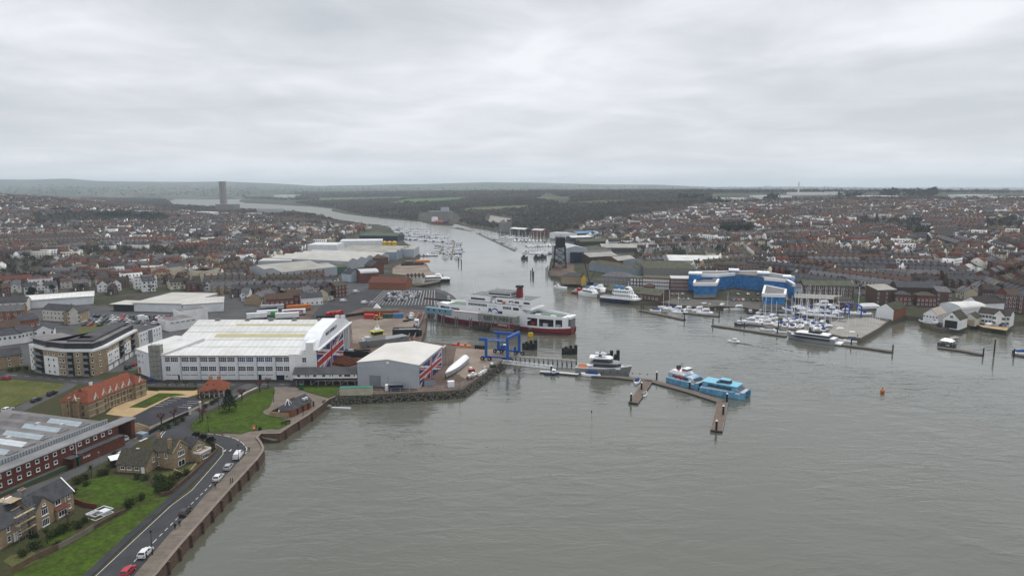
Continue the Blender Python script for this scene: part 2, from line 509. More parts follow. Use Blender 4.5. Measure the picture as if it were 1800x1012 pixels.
def bilin(A,x,y):
 u=np.clip((x-GX0)/GS,0,GNX-1.001)
 v=np.clip((y-GY0)/GS,0,GNY-1.001)
 i,j=u.astype(int),v.astype(int)
 fu,fv=u-i,v-j
 return(A[j,i]*(1-fu)+A[j,i+1]*fu)*(1-fv)+(A[j+1,i]*(1-fu)+A[j+1,i+1]*fu)*fv
RIDGE_PX=[-1500,-200,0,60,130,180,250,330,400,480,560,650,700,760,850,950,1050,1150,1250,1400,1500,1650,1900,3500]
RIDGE_PY=[318,317,315.5,316,314,318.5,319.5,320,319,322,327,325.5,324,323,320.5,321.5,324,324.5,329,328,329.5,333,335,335]
def height(x,y):
 x=np.asarray(x,float)
 y=np.asarray(y,float)
 D=np.maximum(y,50)
 az=x/D
 px=900+1200*az
 d=bilin(CD,x,y)
 left=az<np.interp(D,[0,500,900,1300,1700,2300,3000,3600,5000],[0.5,0.1,-0.13,-0.19,-0.235,-0.30,-0.41,-0.49,-0.52])
 hl=60*np.exp(-(((x+2050)/1300)**2+((y-2150)/1000)**2))*sstep((d-90)/500)
 hl=np.maximum(hl-2.0,0)
 hl=hl*sstep((D-430)/300)
 A=np.interp(az,[-0.6,-0.42,-0.3,-0.17,0.0,0.1,0.25,0.5,0.8],[12,14,26,34,50,56,58,57,50])
 hr=A*(1-np.exp(-np.maximum(d-25,0)/820.0))
 hr=hr*np.where(D>2600,1.0,1.0)
 h=np.where(left,hl,hr)
 h=h+(wob(x,y,330)*2.2+wob(x,y,900,2)*3.5)*sstep((d-150)/900)*sstep((D-600)/600)
 h=LZ+np.maximum(h,0)
 far=sstep((D-3800)/1800)
 base=26+14*wob(x,y,800,1)*0.5
 rid=CAM_H+(325-np.interp(px,RIDGE_PX,RIDGE_PY))/1200*9800
 g1=np.exp(-((D-9800)/2300)**2)
 g2=np.exp(-((D-6500)/700)**2)*np.interp(px,[0,400,600,900,1300,1900],[20,8,12,14,5,0])
 hf=base*(1-g1)+rid*g1+g2+wob(x,y,420,3)*3.0*g1*0.6
 h=h*(1-far)+hf*far
 return np.where(d<12,np.where(far>0.5,h,LZ),h)
def Hh(x,y):
 return float(height(np.array([x]),np.array([y]))[0])
def TP(px,py):
 """sight line through a photograph point down to the ground"""
 xr,yr=(px-900)/1200,(506-py)/1200
 d=Vector((xr,CP+yr*SP,-SP+yr*CP))
 ts=np.geomspace(150,15000,420)
 X,Y,Z=d.x*ts,d.y*ts,CAM_H+d.z*ts
 hh=height(X,Y)
 k=int(np.argmax(Z<hh))
 if Z[k]>=hh[k]:
  k=len(ts)-1
 elif k:
  a,b=Z[k-1]-hh[k-1],hh[k]-Z[k]
  f=a/(a+b)
  return Vector((X[k-1]+(X[k]-X[k-1])*f,Y[k-1]+(Y[k]-Y[k-1])*f,hh[k-1]+(hh[k]-hh[k-1])*f))
 return Vector((X[k],Y[k],hh[k]))
def build_land():
 loop=list(range(len(LAND)))
 pts=[Vector((p[0],p[1]))for p in LAND]
 outline=[tuple(p)for p in LAND]
 rad=[90]
 while rad[-1]<17500:
  rad.append(rad[-1]*1.035)
 P=np.array(outline)
 X,Y=[],[]
 for k,r in enumerate(rad):
  for a in np.linspace(-50,50,170)+(k%2)*0.3:
   X.append(r*math.sin(math.radians(a)))
   Y.append(r*math.cos(math.radians(a)))
 X,Y=np.array(X),np.array(Y)
 ins=np.zeros(len(X),bool)
 j=len(P)-1
 for i in range(len(P)):
  cond=(P[i,1]>Y)!=(P[j,1]>Y)
  with np.errstate(divide='ignore',invalid='ignore'):
   xs=(P[j,0]-P[i,0])*(Y-P[i,1])/(P[j,1]-P[i,1])+P[i,0]
  ins^=cond&(X<xs)
  j=i
 d=coast_dist(X,Y)
 keep=ins&(d>6)
 pts+=[Vector((float(a),float(b)))for a,b in zip(X[keep],Y[keep])]
 edges=[(i,(i+1)%len(LAND))for i in loop]
 vo,eo,fo,*_=geometry.delaunay_2d_cdt(pts,edges,[loop],1,1e-4)
 xs=np.array([v.x for v in vo])
 ys=np.array([v.y for v in vo])
 hs=height(xs,ys)
 verts=[(float(a),float(b),float(c))for a,b,c in zip(xs,ys,hs)]
 me=bpy.data.meshes.new('ground')
 faces=[tuple(f)for f in fo]
 ff=[]
 for f in faces:
  a,b,c=(verts[i]for i in f[:3])
  ar=(b[0]-a[0])*(c[1]-a[1])-(b[1]-a[1])*(c[0]-a[0])
  ff.append(f if ar>0 else f[::-1])
 me.from_pydata(verts,[],ff)
 me.materials.append(ground_material())
 me.polygons.foreach_set('use_smooth',[True]*len(ff))
 o=O('ground',me,kind='structure')
 mb=MB()
 for seq in(E_XY,W_XY):
  for a,b in zip(seq[:-1],seq[1:]):
   ha,hb=Hh(a.x,a.y),Hh(b.x,b.y)
   mb.poly([(a.x,a.y,ha),(b.x,b.y,hb),(b.x,b.y,-4),(a.x,a.y,-4)])
 mb.build('quay_wall','mud',kind='structure')
 return o
def ground_material():
 m=bpy.data.materials.new('ground_cover')
 m.use_nodes=True
 t=m.node_tree
 b=t.nodes['Principled BSDF']
 b.inputs['Roughness'].default_value=0.95
 b.inputs['Specular IOR Level'].default_value=0.1
 geo=nd(t,'ShaderNodeNewGeometry')
 sp=nd(t,'ShaderNodeSeparateXYZ')
 t.links.new(geo.outputs['Position'],sp.inputs[0])
 vo=nd(t,'ShaderNodeTexVoronoi',i_Scale=0.0040,i_Randomness=0.85)
 dis=nd(t,'ShaderNodeTexNoise',i_Scale=0.004,i_Detail=2.0)
 t.links.new(geo.outputs['Position'],dis.inputs['Vector'])
 ad=nd(t,'ShaderNodeVectorMath',operation='MULTIPLY_ADD')
 t.links.new(dis.outputs['Color'],ad.inputs[0])
 ad.inputs[1].default_value=(160,160,0)
 t.links.new(geo.outputs['Position'],ad.inputs[2])
 t.links.new(ad.outputs[0],vo.inputs['Vector'])
 sc=nd(t,'ShaderNodeSeparateColor')
 t.links.new(vo.outputs['Color'],sc.inputs[0])
 rp=nd(t,'ShaderNodeValToRGB')
 rp.color_ramp.interpolation='CONSTANT'
 cols=[(0.0,(0.045,0.062,0.032)),(0.22,(0.062,0.056,0.044)),(0.4,(0.085,0.105,0.055)),(0.55,(0.042,0.044,0.036)),(0.72,(0.075,0.078,0.055)),(0.86,(0.12,0.115,0.085))]
 for i,(p,c)in enumerate(cols):
  el=rp.color_ramp.elements[i]if i<2 else rp.color_ramp.elements.new(p)
  el.position=p
  el.color=(*c,1)
 t.links.new(sc.outputs[0],rp.inputs[0])
 ve=nd(t,'ShaderNodeTexVoronoi',i_Scale=0.0040,i_Randomness=0.85,feature='DISTANCE_TO_EDGE')
 t.links.new(ad.outputs[0],ve.inputs['Vector'])
 hd=mth(t,'LESS_THAN',ve.outputs['Distance'],0.045)
 mh=nd(t,'ShaderNodeMixRGB')
 mh.inputs[2].default_value=(0.035,0.036,0.024,1)
 t.links.new(hd,mh.inputs[0])
 t.links.new(rp.outputs[0],mh.inputs[1])
 nz=nd(t,'ShaderNodeTexNoise',i_Scale=0.035,i_Detail=5.0,i_Roughness=0.65)
 t.links.new(geo.outputs['Position'],nz.inputs['Vector'])
 rt=nd(t,'ShaderNodeValToRGB')
 for i,(p,c)in enumerate([(0.34,(0.030,0.043,0.015)),(0.45,(0.040,0.043,0.022)),(0.52,(0.052,0.044,0.034)),(0.60,(0.070,0.067,0.064)),(0.72,(0.10,0.094,0.088))]):
  el=rt.color_ramp.elements[i]if i<2 else rt.color_ramp.elements.new(p)
  el.position=p
  el.color=(*c,1)
 t.links.new(nz.outputs[0],rt.inputs[0])
 mx=nd(t,'ShaderNodeMixRGB')
 t.links.new(mth(t,'MULTIPLY',mth(t,'SUBTRACT',sp.outputs[1],2500.0),0.0012,True),mx.inputs[0])
 t.links.new(rt.outputs[0],mx.inputs[1])
 t.links.new(mh.outputs[0],mx.inputs[2])
 nf=nd(t,'ShaderNodeTexNoise',i_Scale=0.5,i_Detail=4.0)
 t.links.new(geo.outputs['Position'],nf.inputs['Vector'])
 m2=nd(t,'ShaderNodeMixRGB',blend_type='MULTIPLY')
 m2.inputs[0].default_value=1
 t.links.new(mx.outputs[0],m2.inputs[1])
 t.links.new(mth(t,'ADD',nf.outputs[0],0.5),m2.inputs[2])
 t.links.new(m2.outputs[0],b.inputs['Base Color'])
 return m
build_land()
def sheet(name,pts,material,layer=1,z=None,level=LZ,kind='structure',thick=0.0):
 """flat ground sheet laid over the level ground; pts are photograph points on that level"""
 P=[G(a,b,level)for a,b in pts]
 return sheet_w(name,[(p.x,p.y)for p in P],material,layer,level,kind,thick)
def sheet_w(name,P,material,layer=1,level=LZ,kind='structure',thick=0.0):
 a=sum(P[i][0]*P[(i+1)%len(P)][1]-P[(i+1)%len(P)][0]*P[i][1]for i in range(len(P)))
 if a<0:
  P=P[::-1]
 zt=level+0.02*layer+thick
 tri=geometry.tessellate_polygon([[Vector((p[0],p[1],0))for p in P]])
 mb=MB()
 mb.v=[(p[0],p[1],zt)for p in P]
 for t3 in tri:
  a_,b_,c_=(mb.v[i]for i in t3)
  up=(b_[0]-a_[0])*(c_[1]-a_[1])-(b_[1]-a_[1])*(c_[0]-a_[0])>0
  mb.f.append(tuple(t3)if up else tuple(t3)[::-1])
  mb.m.append(0)
 if thick>0:
  n=len(P)
  mb.v+=[(p[0],p[1],level)for p in P]
  for i in range(n):
   j=(i+1)%n
   mb.f.append((n+i,n+j,j,i))
   mb.m.append(0)
 return mb.build(name,material,kind=kind)
def ribbon(name,pts,width,material,layer=1,level=LZ,kind='structure',thick=0.0,offset=0.0,dash=None):
 """strip of constant width along photograph points"""
 P=[G(a,b,level).xy for a,b in pts]
 Ls,Rs=[],[]
 for i,p in enumerate(P):
  d=(P[min(i+1,len(P)-1)]-P[max(i-1,0)]).normalized()
  nrm=Vector((-d.y,d.x))
  c=p+nrm*offset
  Ls.append(c+nrm*width/2)
  Rs.append(c-nrm*width/2)
 mb=MB()
 z1=level+0.02*layer+thick
 if dash is None:
  for i in range(len(P)-1):
   if thick>0:
    mb.prism([Rs[i],Rs[i+1],Ls[i+1],Ls[i]],level,z1)
   else:
    mb.poly([(*Rs[i],z1),(*Rs[i+1],z1),(*Ls[i+1],z1),(*Ls[i],z1)])
 else:
  on,off=dash
  for i in range(len(P)-1):
   L_=(P[i+1]-P[i]).length
   s_=0
   while s_<L_:
    t0,t1=s_/L_,min(1,(s_+on)/L_)
    q=[Rs[i].lerp(Rs[i+1],t0),Rs[i].lerp(Rs[i+1],t1),Ls[i].lerp(Ls[i+1],t1),Ls[i].lerp(Ls[i+1],t0)]
    mb.poly([(*c,z1)for c in q])
    s_+=on+off
 return mb.build(name,material,kind=kind)
 # ------ water
def water():
 m=bpy.data.materials.new('estuary_water')
 m.use_nodes=True
 t=m.node_tree
 b=t.nodes['Principled BSDF']
 geo=nd(t,'ShaderNodeNewGeometry')
 n0=nd(t,'ShaderNodeTexNoise',i_Scale=0.006,i_Detail=3.0)
 t.links.new(geo.outputs['Position'],n0.inputs['Vector'])
 mx=nd(t,'ShaderNodeMixRGB')
 mx.inputs[1].default_value=(0.072,0.075,0.057,1)
 mx.inputs[2].default_value=(0.105,0.106,0.084,1)
 t.links.new(n0.outputs[0],mx.inputs[0])
 t.links.new(mx.outputs[0],b.inputs['Base Color'])
 b.inputs['IOR'].default_value=1.8
 mp_=nd(t,'ShaderNodeMapping')
 mp_.inputs['Rotation'].default_value=(0,0,math.radians(-14))
 mp_.inputs['Scale'].default_value=(0.55,1.25,1)
 t.links.new(geo.outputs['Position'],mp_.inputs[0])
 w1=nd(t,'ShaderNodeTexNoise',i_Scale=0.17,i_Detail=3.0,i_Roughness=0.55,i_Distortion=0.5)
 w2=nd(t,'ShaderNodeTexNoise',i_Scale=0.8,i_Detail=2.5,i_Roughness=0.6)
 w3=nd(t,'ShaderNodeTexNoise',i_Scale=0.011,i_Detail=3.0,i_Distortion=1.5)
 t.links.new(mp_.outputs[0],w1.inputs['Vector'])
 t.links.new(mp_.outputs[0],w2.inputs['Vector'])
 t.links.new(geo.outputs['Position'],w3.inputs['Vector'])
 amp=mth(t,'POWER',mth(t,'MULTIPLY',w3.outputs[0],1.9),2.2)
 spw=nd(t,'ShaderNodeSeparateXYZ')
 t.links.new(geo.outputs['Position'],spw.inputs[0])
 calm=nd(t,'ShaderNodeMapRange')
 calm.inputs[1].default_value=330
 calm.inputs[2].default_value=1200
 calm.inputs[3].default_value=1.0
 calm.inputs[4].default_value=0.03
 t.links.new(spw.outputs[1],calm.inputs[0])
 amp=mth(t,'MULTIPLY',amp,calm.outputs[0])
 rg=nd(t,'ShaderNodeMapRange')
 rg.inputs[1].default_value=700
 rg.inputs[2].default_value=1900
 rg.inputs[3].default_value=0.06
 rg.inputs[4].default_value=0.5
 t.links.new(spw.outputs[1],rg.inputs[0])
 t.links.new(rg.outputs[0],b.inputs['Roughness'])
 hsum=mth(t,'ADD',mth(t,'MULTIPLY',w1.outputs[0],1.0),mth(t,'MULTIPLY',w2.outputs[0],0.2))
 bp=nd(t,'ShaderNodeBump')
 bp.inputs['Strength'].default_value=1.0
 bp.inputs['Distance'].default_value=0.36
 t.links.new(mth(t,'MULTIPLY',hsum,amp),bp.inputs['Height'])
 t.links.new(bp.outputs[0],b.inputs['Normal'])
 mb=MB()
 mb.poly([(-13000,-600,0),(13000,-600,0),(13000,21000,0),(-13000,21000,0)])
 me=mb.mesh('water','mud')
 me.materials.clear()
 me.materials.append(m)
 O('water',me,kind='structure')
water()
# ------ forms: roofs, windows, houses, trees, cars, boats
def gable_roof(mb,x0,y0,x1,y1,z,rh,axis='x',oh=0.3,th=0.18,mi=0):
 """pitched roof slabs; ridge runs along the axis"""
 if axis=='x':
  ym=(y0+y1)/2
  sl=rh/(ym-y0)
  prof=[(y0-oh,z-oh*sl),(ym,z+rh),(y1+oh,z-oh*sl),(y1+oh,z-oh*sl+th),(ym,z+rh+th*1.2),(y0-oh,z-oh*sl+th)]
  mb.extr(prof[::-1],'x',x0-oh*0.6,x1+oh*0.6,mi)
 else:
  xm=(x0+x1)/2
  sl=rh/(xm-x0)
  prof=[(x0-oh,z-oh*sl),(xm,z+rh),(x1+oh,z-oh*sl),(x1+oh,z-oh*sl+th),(xm,z+rh+th*1.2),(x0-oh,z-oh*sl+th)]
  mb.extr(prof,'y',y0-oh*0.6,y1+oh*0.6,mi)
 return mb
def gable_walls(mb,x0,y0,x1,y1,z0,z,rh,axis='x',mi=0):
 if axis=='x':
  ym=(y0+y1)/2
  mb.extr([(y0,z0),(y1,z0),(y1,z),(ym,z+rh),(y0,z)],'x',x0,x1,mi)
 else:
  xm=(x0+x1)/2
  mb.extr([(x0,z0),(x1,z0),(x1,z),(xm,z+rh),(x0,z)],'y',y0,y1,mi)
 return mb
def hip_roof(mb,x0,y0,x1,y1,z,rh,oh=0.35,inset=None,mi=0,axis=None):
 x0-=oh;y0-=oh;x1+=oh;y1+=oh
 w,d=x1-x0,y1-y0
 axis=axis or('x' if w>=d else 'y')
 th=0.12
 if axis=='x':
  i=d/2 if inset is None else inset
  i=min(i,w/2-0.05)
  r=[(x0+i,(y0+y1)/2,z+rh),(x1-i,(y0+y1)/2,z+rh)]
  q=[(x0,y0,z),(x1,y0,z),(x1,y1,z),(x0,y1,z)]
  F=[(q[0],q[1],r[1],r[0]),(q[1],q[2],r[1]),(q[2],q[3],r[0],r[1]),(q[3],q[0],r[0])]
 else:
  i=w/2 if inset is None else inset
  i=min(i,d/2-0.05)
  r=[((x0+x1)/2,y0+i,z+rh),((x0+x1)/2,y1-i,z+rh)]
  q=[(x0,y0,z),(x1,y0,z),(x1,y1,z),(x0,y1,z)]
  F=[(q[0],q[1],r[0]),(q[1],q[2],r[1],r[0]),(q[2],q[3],r[1]),(q[3],q[0],r[0],r[1])]
 for f in F:
  mb.poly(f,mi)
 mb.box(x0,y0,z-th,x1,y1,z-0.004,mi)
 return mb
def chimney(mb,x,y,z0,z1,w=0.9,d=0.55,pots=2,mi=0,mp=1):
 mb.box(x-w/2,y-d/2,z0,x+w/2,y+d/2,z1,mi)
 mb.box(x-w/2-.08,y-d/2-.08,z1,x+w/2+.08,y+d/2+.08,z1+.16,mi)
 for k in range(pots):
  px=x+(k-(pots-1)/2)*w/max(pots,1)
  mb.tube((px,y,z1+.16),(px,y,z1+.62),.14,5,mp)
 return mb
WIN={}
def window_mesh(w,h,nx=1,ny=2,frame='white_paint',glass='glass',sill=True,fr=0.09):
 """window seen from outside, centred at the origin, facing -y"""
 key=(round(w,2),round(h,2),nx,ny,frame,glass,sill)
 if key in WIN:
  return WIN[key]
 mb=MB()
 mb.poly([(-w/2,-0.02,-h/2),(w/2,-0.02,-h/2),(w/2,-0.02,h/2),(-w/2,-0.02,h/2)],1)
 for s_ in(-1,1):
  mb.box(s_*w/2-fr/2,-0.07,-h/2,s_*w/2+fr/2,0,h/2,0)
  mb.box(-w/2-fr/2,-0.072,s_*h/2-fr/2,w/2+fr/2,0,s_*h/2+fr/2,0)
 for k in range(1,nx):
  x=-w/2+w*k/nx
  mb.box(x-fr*.35,-0.06,-h/2,x+fr*.35,0,h/2,0)
 for k in range(1,ny):
  z=-h/2+h*k/ny
  mb.box(-w/2,-0.055,z-fr*.3,w/2,0,z+fr*.3,0)
 if sill:
  mb.box(-w/2-.12,-0.16,-h/2-.16,w/2+.12,0,-h/2-.05,0)
 WIN[key]=mb.mesh('window',[frame,glass])
 return WIN[key]
FACE={'front':(0,lambda a,D,L_,z:(a,0,z)),'back':(math.pi,lambda a,D,L_,z:(a,D,z)),'left':(-math.pi/2,lambda a,D,L_,z:(0,a,z)),'right':(math.pi/2,lambda a,D,L_,z:(L_,a,z))}
def win(parent,me,face,a,z,L_,D,name='window',off=0.0):
 rz,f=FACE[face]
 p=Vector(f(a,D,L_,z))
 if off:
  p+=Vector((0,-off,0))if face=='front' else Vector((0,off,0))if face=='back' else Vector((-off,0,0))if face=='left' else Vector((off,0,0))
 return O(name,me,parent,p,rz)
 # --- small houses of the town: each form is a set of parts {part: (MB, [material roles])}
def qwin(mb,face,a,z,w,h,X0,Y0,X1,Y1):
 """small flat window: pale surround with a dark pane standing a little proud"""
 e,g=0.04,0.07
 for(ww,hh,o,mi)in((w+.22,h+.22,e,0),(w,h,g,1)):
  if face=='f':
   q=[(a-ww/2,Y0-o,z-hh/2),(a+ww/2,Y0-o,z-hh/2),(a+ww/2,Y0-o,z+hh/2),(a-ww/2,Y0-o,z+hh/2)]
  elif face=='b':
   q=[(a+ww/2,Y1+o,z-hh/2),(a-ww/2,Y1+o,z-hh/2),(a-ww/2,Y1+o,z+hh/2),(a+ww/2,Y1+o,z+hh/2)]
  elif face=='l':
   q=[(X0-o,a+ww/2,z-hh/2),(X0-o,a-ww/2,z-hh/2),(X0-o,a-ww/2,z+hh/2),(X0-o,a+ww/2,z+hh/2)]
  else:
   q=[(X1+o,a-ww/2,z-hh/2),(X1+o,a+ww/2,z-hh/2),(X1+o,a+ww/2,z+hh/2),(X1+o,a-ww/2,z+hh/2)]
  mb.poly(q,mi)
def form(w,d,e,rh,kind='gable',ridge='x',bay=None,rear=None,storeys=2,chim=((0.0,0.0),),cols=2,dormer=0,fgable=False,side=True):
 wl,rf,ch,wi,dr=MB(),MB(),MB(),MB(),MB()
 X0,X1,Y0,Y1=-w/2,w/2,-d/2,d/2
 if kind=='gable':
  gable_walls(wl,X0,Y0,X1,Y1,-3,e,rh-.05,ridge)
  gable_roof(rf,X0,Y0,X1,Y1,e,rh,ridge,0.25)
 elif kind=='hip':
  wl.box(X0,Y0,-3,X1,Y1,e)
  hip_roof(rf,X0,Y0,X1,Y1,e,rh)
 else:
  wl.box(X0,Y0,-3,X1,Y1,e+.5)
  rf.box(X0+.3,Y0+.3,e+.3,X1-.3,Y1-.3,e+.52)
 if rear:
  rw,rd,rz=rear
  x0=X0+0.02
  wl.extr([(Y1,-3),(Y1+rd,-3),(Y1+rd,rz),(Y1,rz)],'x',x0,x0+rw)
  rf.extr([(Y1+rd+.2,rz-.05),(Y1+rd+.2,rz+.1),(Y1-.3,rz+.9),(Y1-.3,rz+.75)],'x',x0-.1,x0+rw+.15)
  qwin(wi,'b',x0+rw/2,rz-1.3,0.9,1.1,X0,Y0,X1,Y1+rd)
 sh=2.75
 for s_ in range(storeys):
  z=1.45+s_*sh
  if z+.8>e:
   break
  for k in range(cols):
   a=X0+w*(k+.5)/cols
   if s_==0 and k==0 and not bay:
    dr.box(a-.5,Y0-.08,0,a+.5,Y0,2.1)
   else:
    qwin(wi,'f',a,z,min(1.3,w/cols*.55),1.3,X0,Y0,X1,Y1)
   if not(rear and k==0):
    qwin(wi,'b',a,z,.9,1.15,X0,Y0,X1,Y1)
  if side:
   qwin(wi,'l',0.8,z,.7,1.0,X0,Y0,X1,Y1)
   qwin(wi,'r',-0.8,z,.7,1.0,X0,Y0,X1,Y1)
 if kind=='gable' and ridge=='y':
  qwin(wi,'f',0,e+rh*.3,.8,.9,X0,Y0,X1,Y1)
 if bay:
  bw=bay
  bx=X0+w*0.68
  wl.box(bx-bw/2,Y0-.8,-3,bx+bw/2,Y0+.1,e-.05 if fgable else 2.6)
  if fgable:
   gable_walls(wl,bx-bw/2,Y0-.8,bx+bw/2,Y0+1.5,e-.05,e,bw*.42,'y')
   gable_roof(rf,bx-bw/2,Y0-.8,bx+bw/2,Y0+1.6,e,bw*.45,'y',0.2)
  else:
   rf.box(bx-bw/2-.1,Y0-.9,2.6,bx+bw/2+.1,Y0,2.75)
  for s_ in range(2 if fgable else 1):
   qwin(wi,'f',bx,1.45+s_*sh,bw*.7,1.35,X0,Y0-.8,X1,Y1)
  dr.box(X0+w*.2-.5,Y0-.08,0,X0+w*.2+.5,Y0,2.1)
 for k in range(dormer):
  a=X0+w*(k+.5)/dormer
  zb=e+rh*.25
  wl.box(a-.8,Y0+.9,zb-.3,a+.8,Y0+2.4,zb+1.1)
  rf.box(a-.95,Y0+.75,zb+1.1,a+.95,Y0+2.9,zb+1.22)
  qwin(wi,'f',a,zb+.5,1.1,.8,X0,Y0+.9,X1,Y1)
 for cx,cy in chim:
  zz_=e+(rh*(1-abs(cy)/(d/2))if ridge=='x' else rh*(1-abs(cx)/(w/2)))
  chimney(ch,cx,cy,zz_-.7,zz_+1.1,1.0 if ridge=='x' and d>6 else.7,.6,3)
 return dict(wall=(wl,['W']),roof=(rf,['R']),chimney=(ch,['C','terracotta']),window=(wi,['white_paint','glass']),door=(dr,['D'])),(w,d,e+rh)
FORMS={'terrace':form(5.0,8.2,5.7,2.6,rear=(2.3,4.0,4.7),chim=((2.3,0.1),),side=False),'bay_terrace':form(5.4,8.6,6.0,2.8,bay=2.3,fgable=True,rear=(2.4,4.2,5.0),chim=((2.5,0.1),),side=False),'hipped_pair':form(11.0,8.0,5.4,2.6,'hip',cols=4,chim=((0,0),)),'front_gable':form(6.4,9.5,5.6,2.9,ridge='y',chim=((2.2,1.0),)),'detached':form(8.6,7.8,5.5,2.8,bay=2.8,fgable=True,cols=3,chim=((-3.9,0.0),)),'bungalow':form(10.0,8.5,2.7,2.4,'hip',storeys=1,cols=3,chim=((2.0,0),)),'plain':form(9.5,7.6,5.4,2.5,cols=3,chim=((4.3,0.0),)),'tall':form(9.0,9.5,8.2,2.9,storeys=3,cols=3,dormer=2,chim=((-4.0,0),(4.0,0))),'villa':form(11.5,10.0,7.2,3.0,'hip',cols=4,bay=3.0,fgable=True,chim=((-3.0,0),(3.0,0.5))),'flat_block':form(16.0,10.0,8.3,0.3,'flat',storeys=3,cols=6,chim=()),'long_block':form(26.0,9.0,5.6,3.0,cols=9,chim=((-6,0),(6,0))),}
FORM_WORDS={'terrace':'terraced house','bay_terrace':'gabled bay terraced house','hipped_pair':'hipped pair of houses','front_gable':'gable-fronted house','detached':'detached house','bungalow':'hipped bungalow','plain':'plain two-storey house','tall':'tall dormered house','villa':'hipped villa','flat_block':'flat-roofed block','long_block':'long pitched block'}
FMESH={}
def role_mats(roles,wall,roof):
 r=[]
 for q in roles:
  r.append(wall if q=='W' else roof if q=='R' else('red_brick' if wall.endswith('render')else wall)if q=='C' else 'white_paint' if q=='D' else q)
 return r
def place_house(kind,wall,roof,x,y,z,rz,label,group=None,name=None,cat='house'):
 parts,dims=FORMS[kind]
 root=thing(name or{'flat_block':'apartment_block','long_block':'long_building'}.get(kind,'house'),label,cat,(x,y,z),rz,group)
 for pn,(mb,roles)in parts.items():
  if not mb.f:
   continue
  key=(kind,pn,wall,roof)
  if key not in FMESH:
   FMESH[key]=mb.mesh(pn,role_mats(roles,wall,roof))
  o=O(pn if pn!='window' else 'windows',FMESH[key],root)
  if pn=='window':
   o['kind']='stuff'
 return root
class Bulk:
 """very many small things joined into one mesh (numpy)"""
 def __init__(self):
  self.V,self.LI,self.LT,self.MI,self.nv=[],[],[],[],0
  self.mats=[]
 def slot(self,m):
  if m not in self.mats:
   self.mats.append(m)
  return self.mats.index(m)
 def add(self,V,F,M):
  """V (n,3), F list of index tuples as flattened arrays (idx, counts), M slots per face"""
  self.V.append(V)
  self.LI.append(F[0]+self.nv)
  self.LT.append(F[1])
  self.MI.append(M)
  self.nv+=len(V)
 def build(self,name,smooth=False):
  V=np.concatenate(self.V).astype(np.float32)
  LI=np.concatenate(self.LI).astype(np.int32)
  LT=np.concatenate(self.LT).astype(np.int32)
  MI=np.concatenate(self.MI).astype(np.int32)
  me=bpy.data.meshes.new(name)
  me.vertices.add(len(V))
  me.vertices.foreach_set('co',V.ravel())
  me.loops.add(len(LI))
  me.loops.foreach_set('vertex_index',LI)
  me.polygons.add(len(LT))
  me.polygons.foreach_set('loop_start',np.concatenate(([0],np.cumsum(LT)[:-1])).astype(np.int32))
  me.polygons.foreach_set('loop_total',LT)
  for q in self.mats:
   me.materials.append(MATS[q])
  me.polygons.foreach_set('material_index',MI)
  me.update(calc_edges=True)
  me.validate()
  return me
def mb_arrays(mb):
 V=np.array(mb.v,float)
 LI=np.array([i for f in mb.f for i in f],int)
 LT=np.array([len(f)for f in mb.f],int)
 return V,(LI,LT),np.array(mb.m,int)
FORM_ARR={k:{p:mb_arrays(mb)+(roles,)for p,(mb,roles)in parts.items()if mb.f}for k,(parts,dims)in FORMS.items()}
def bulk_house(bk,kind,wall,roof,x,y,z,rz,far=False):
 c,s_=math.cos(rz),math.sin(rz)
 for p,(V,F,M,roles)in FORM_ARR[kind].items():
  if far and p=='door':
   continue
  W=np.empty_like(V)
  W[:,0]=V[:,0]*c-V[:,1]*s_+x
  W[:,1]=V[:,0]*s_+V[:,1]*c+y
  W[:,2]=V[:,2]+z
  sl=np.array([bk.slot(q)for q in role_mats(roles,wall,roof)])
  bk.add(W,F,sl[M])
  # --- trees
def rnd_dir():
 v=RNG.normal(size=3)
 return v/np.linalg.norm(v)
def leaf_cloud(mb,c,r,n,size,mi=0,flat=1.0,shell=0.55):
 """n small faces spread through an ellipsoid"""
 c,r=np.array(c),np.array(r)
 for _ in range(n):
  d=rnd_dir()
  k=(shell+(1-shell)*RNG.random())if RNG.random()<.8 else RNG.random()
  p=c+d*r*k
  a=rnd_dir()*size*(0.6+RNG.random()*.8)
  b=rnd_dir()*size*(0.6+RNG.random()*.8)
  a[2]*=flat
  mb.poly([p-a*.5,p+b*.5,p+a*.5,p-b*.4]if RNG.random()<.5 else[p-a*.6,p+b*.6,p+a*.5],mi)
def branch(tr,tw,p,d,l,r,lev,n_tw,mi=0):
 q=p+d*l
 tr.tube(p,q,r,5 if lev<2 else 3,0,r*.6,caps=False)
 if lev>=3:
  for _ in range(n_tw):
   a=q-d*l*RNG.random()*.8
   e=(d+Vector(rnd_dir())*.9).normalized()*l*(0.5+RNG.random()*.6)
   s_=Vector(rnd_dir())*(.035+.02*RNG.random())
   tw.poly([a-s_,a+s_,a+e],mi)
  return
 for k in range(3 if lev else 5):
  nd_=(d*(.75 if lev else.9)+Vector(rnd_dir())*.75+Vector((0,0,.18))).normalized()
  branch(tr,tw,p+d*l*(.55+.45*RNG.random()),nd_,l*(.62+.18*RNG.random()),r*.55,lev+1,n_tw,mi)
TREE={}
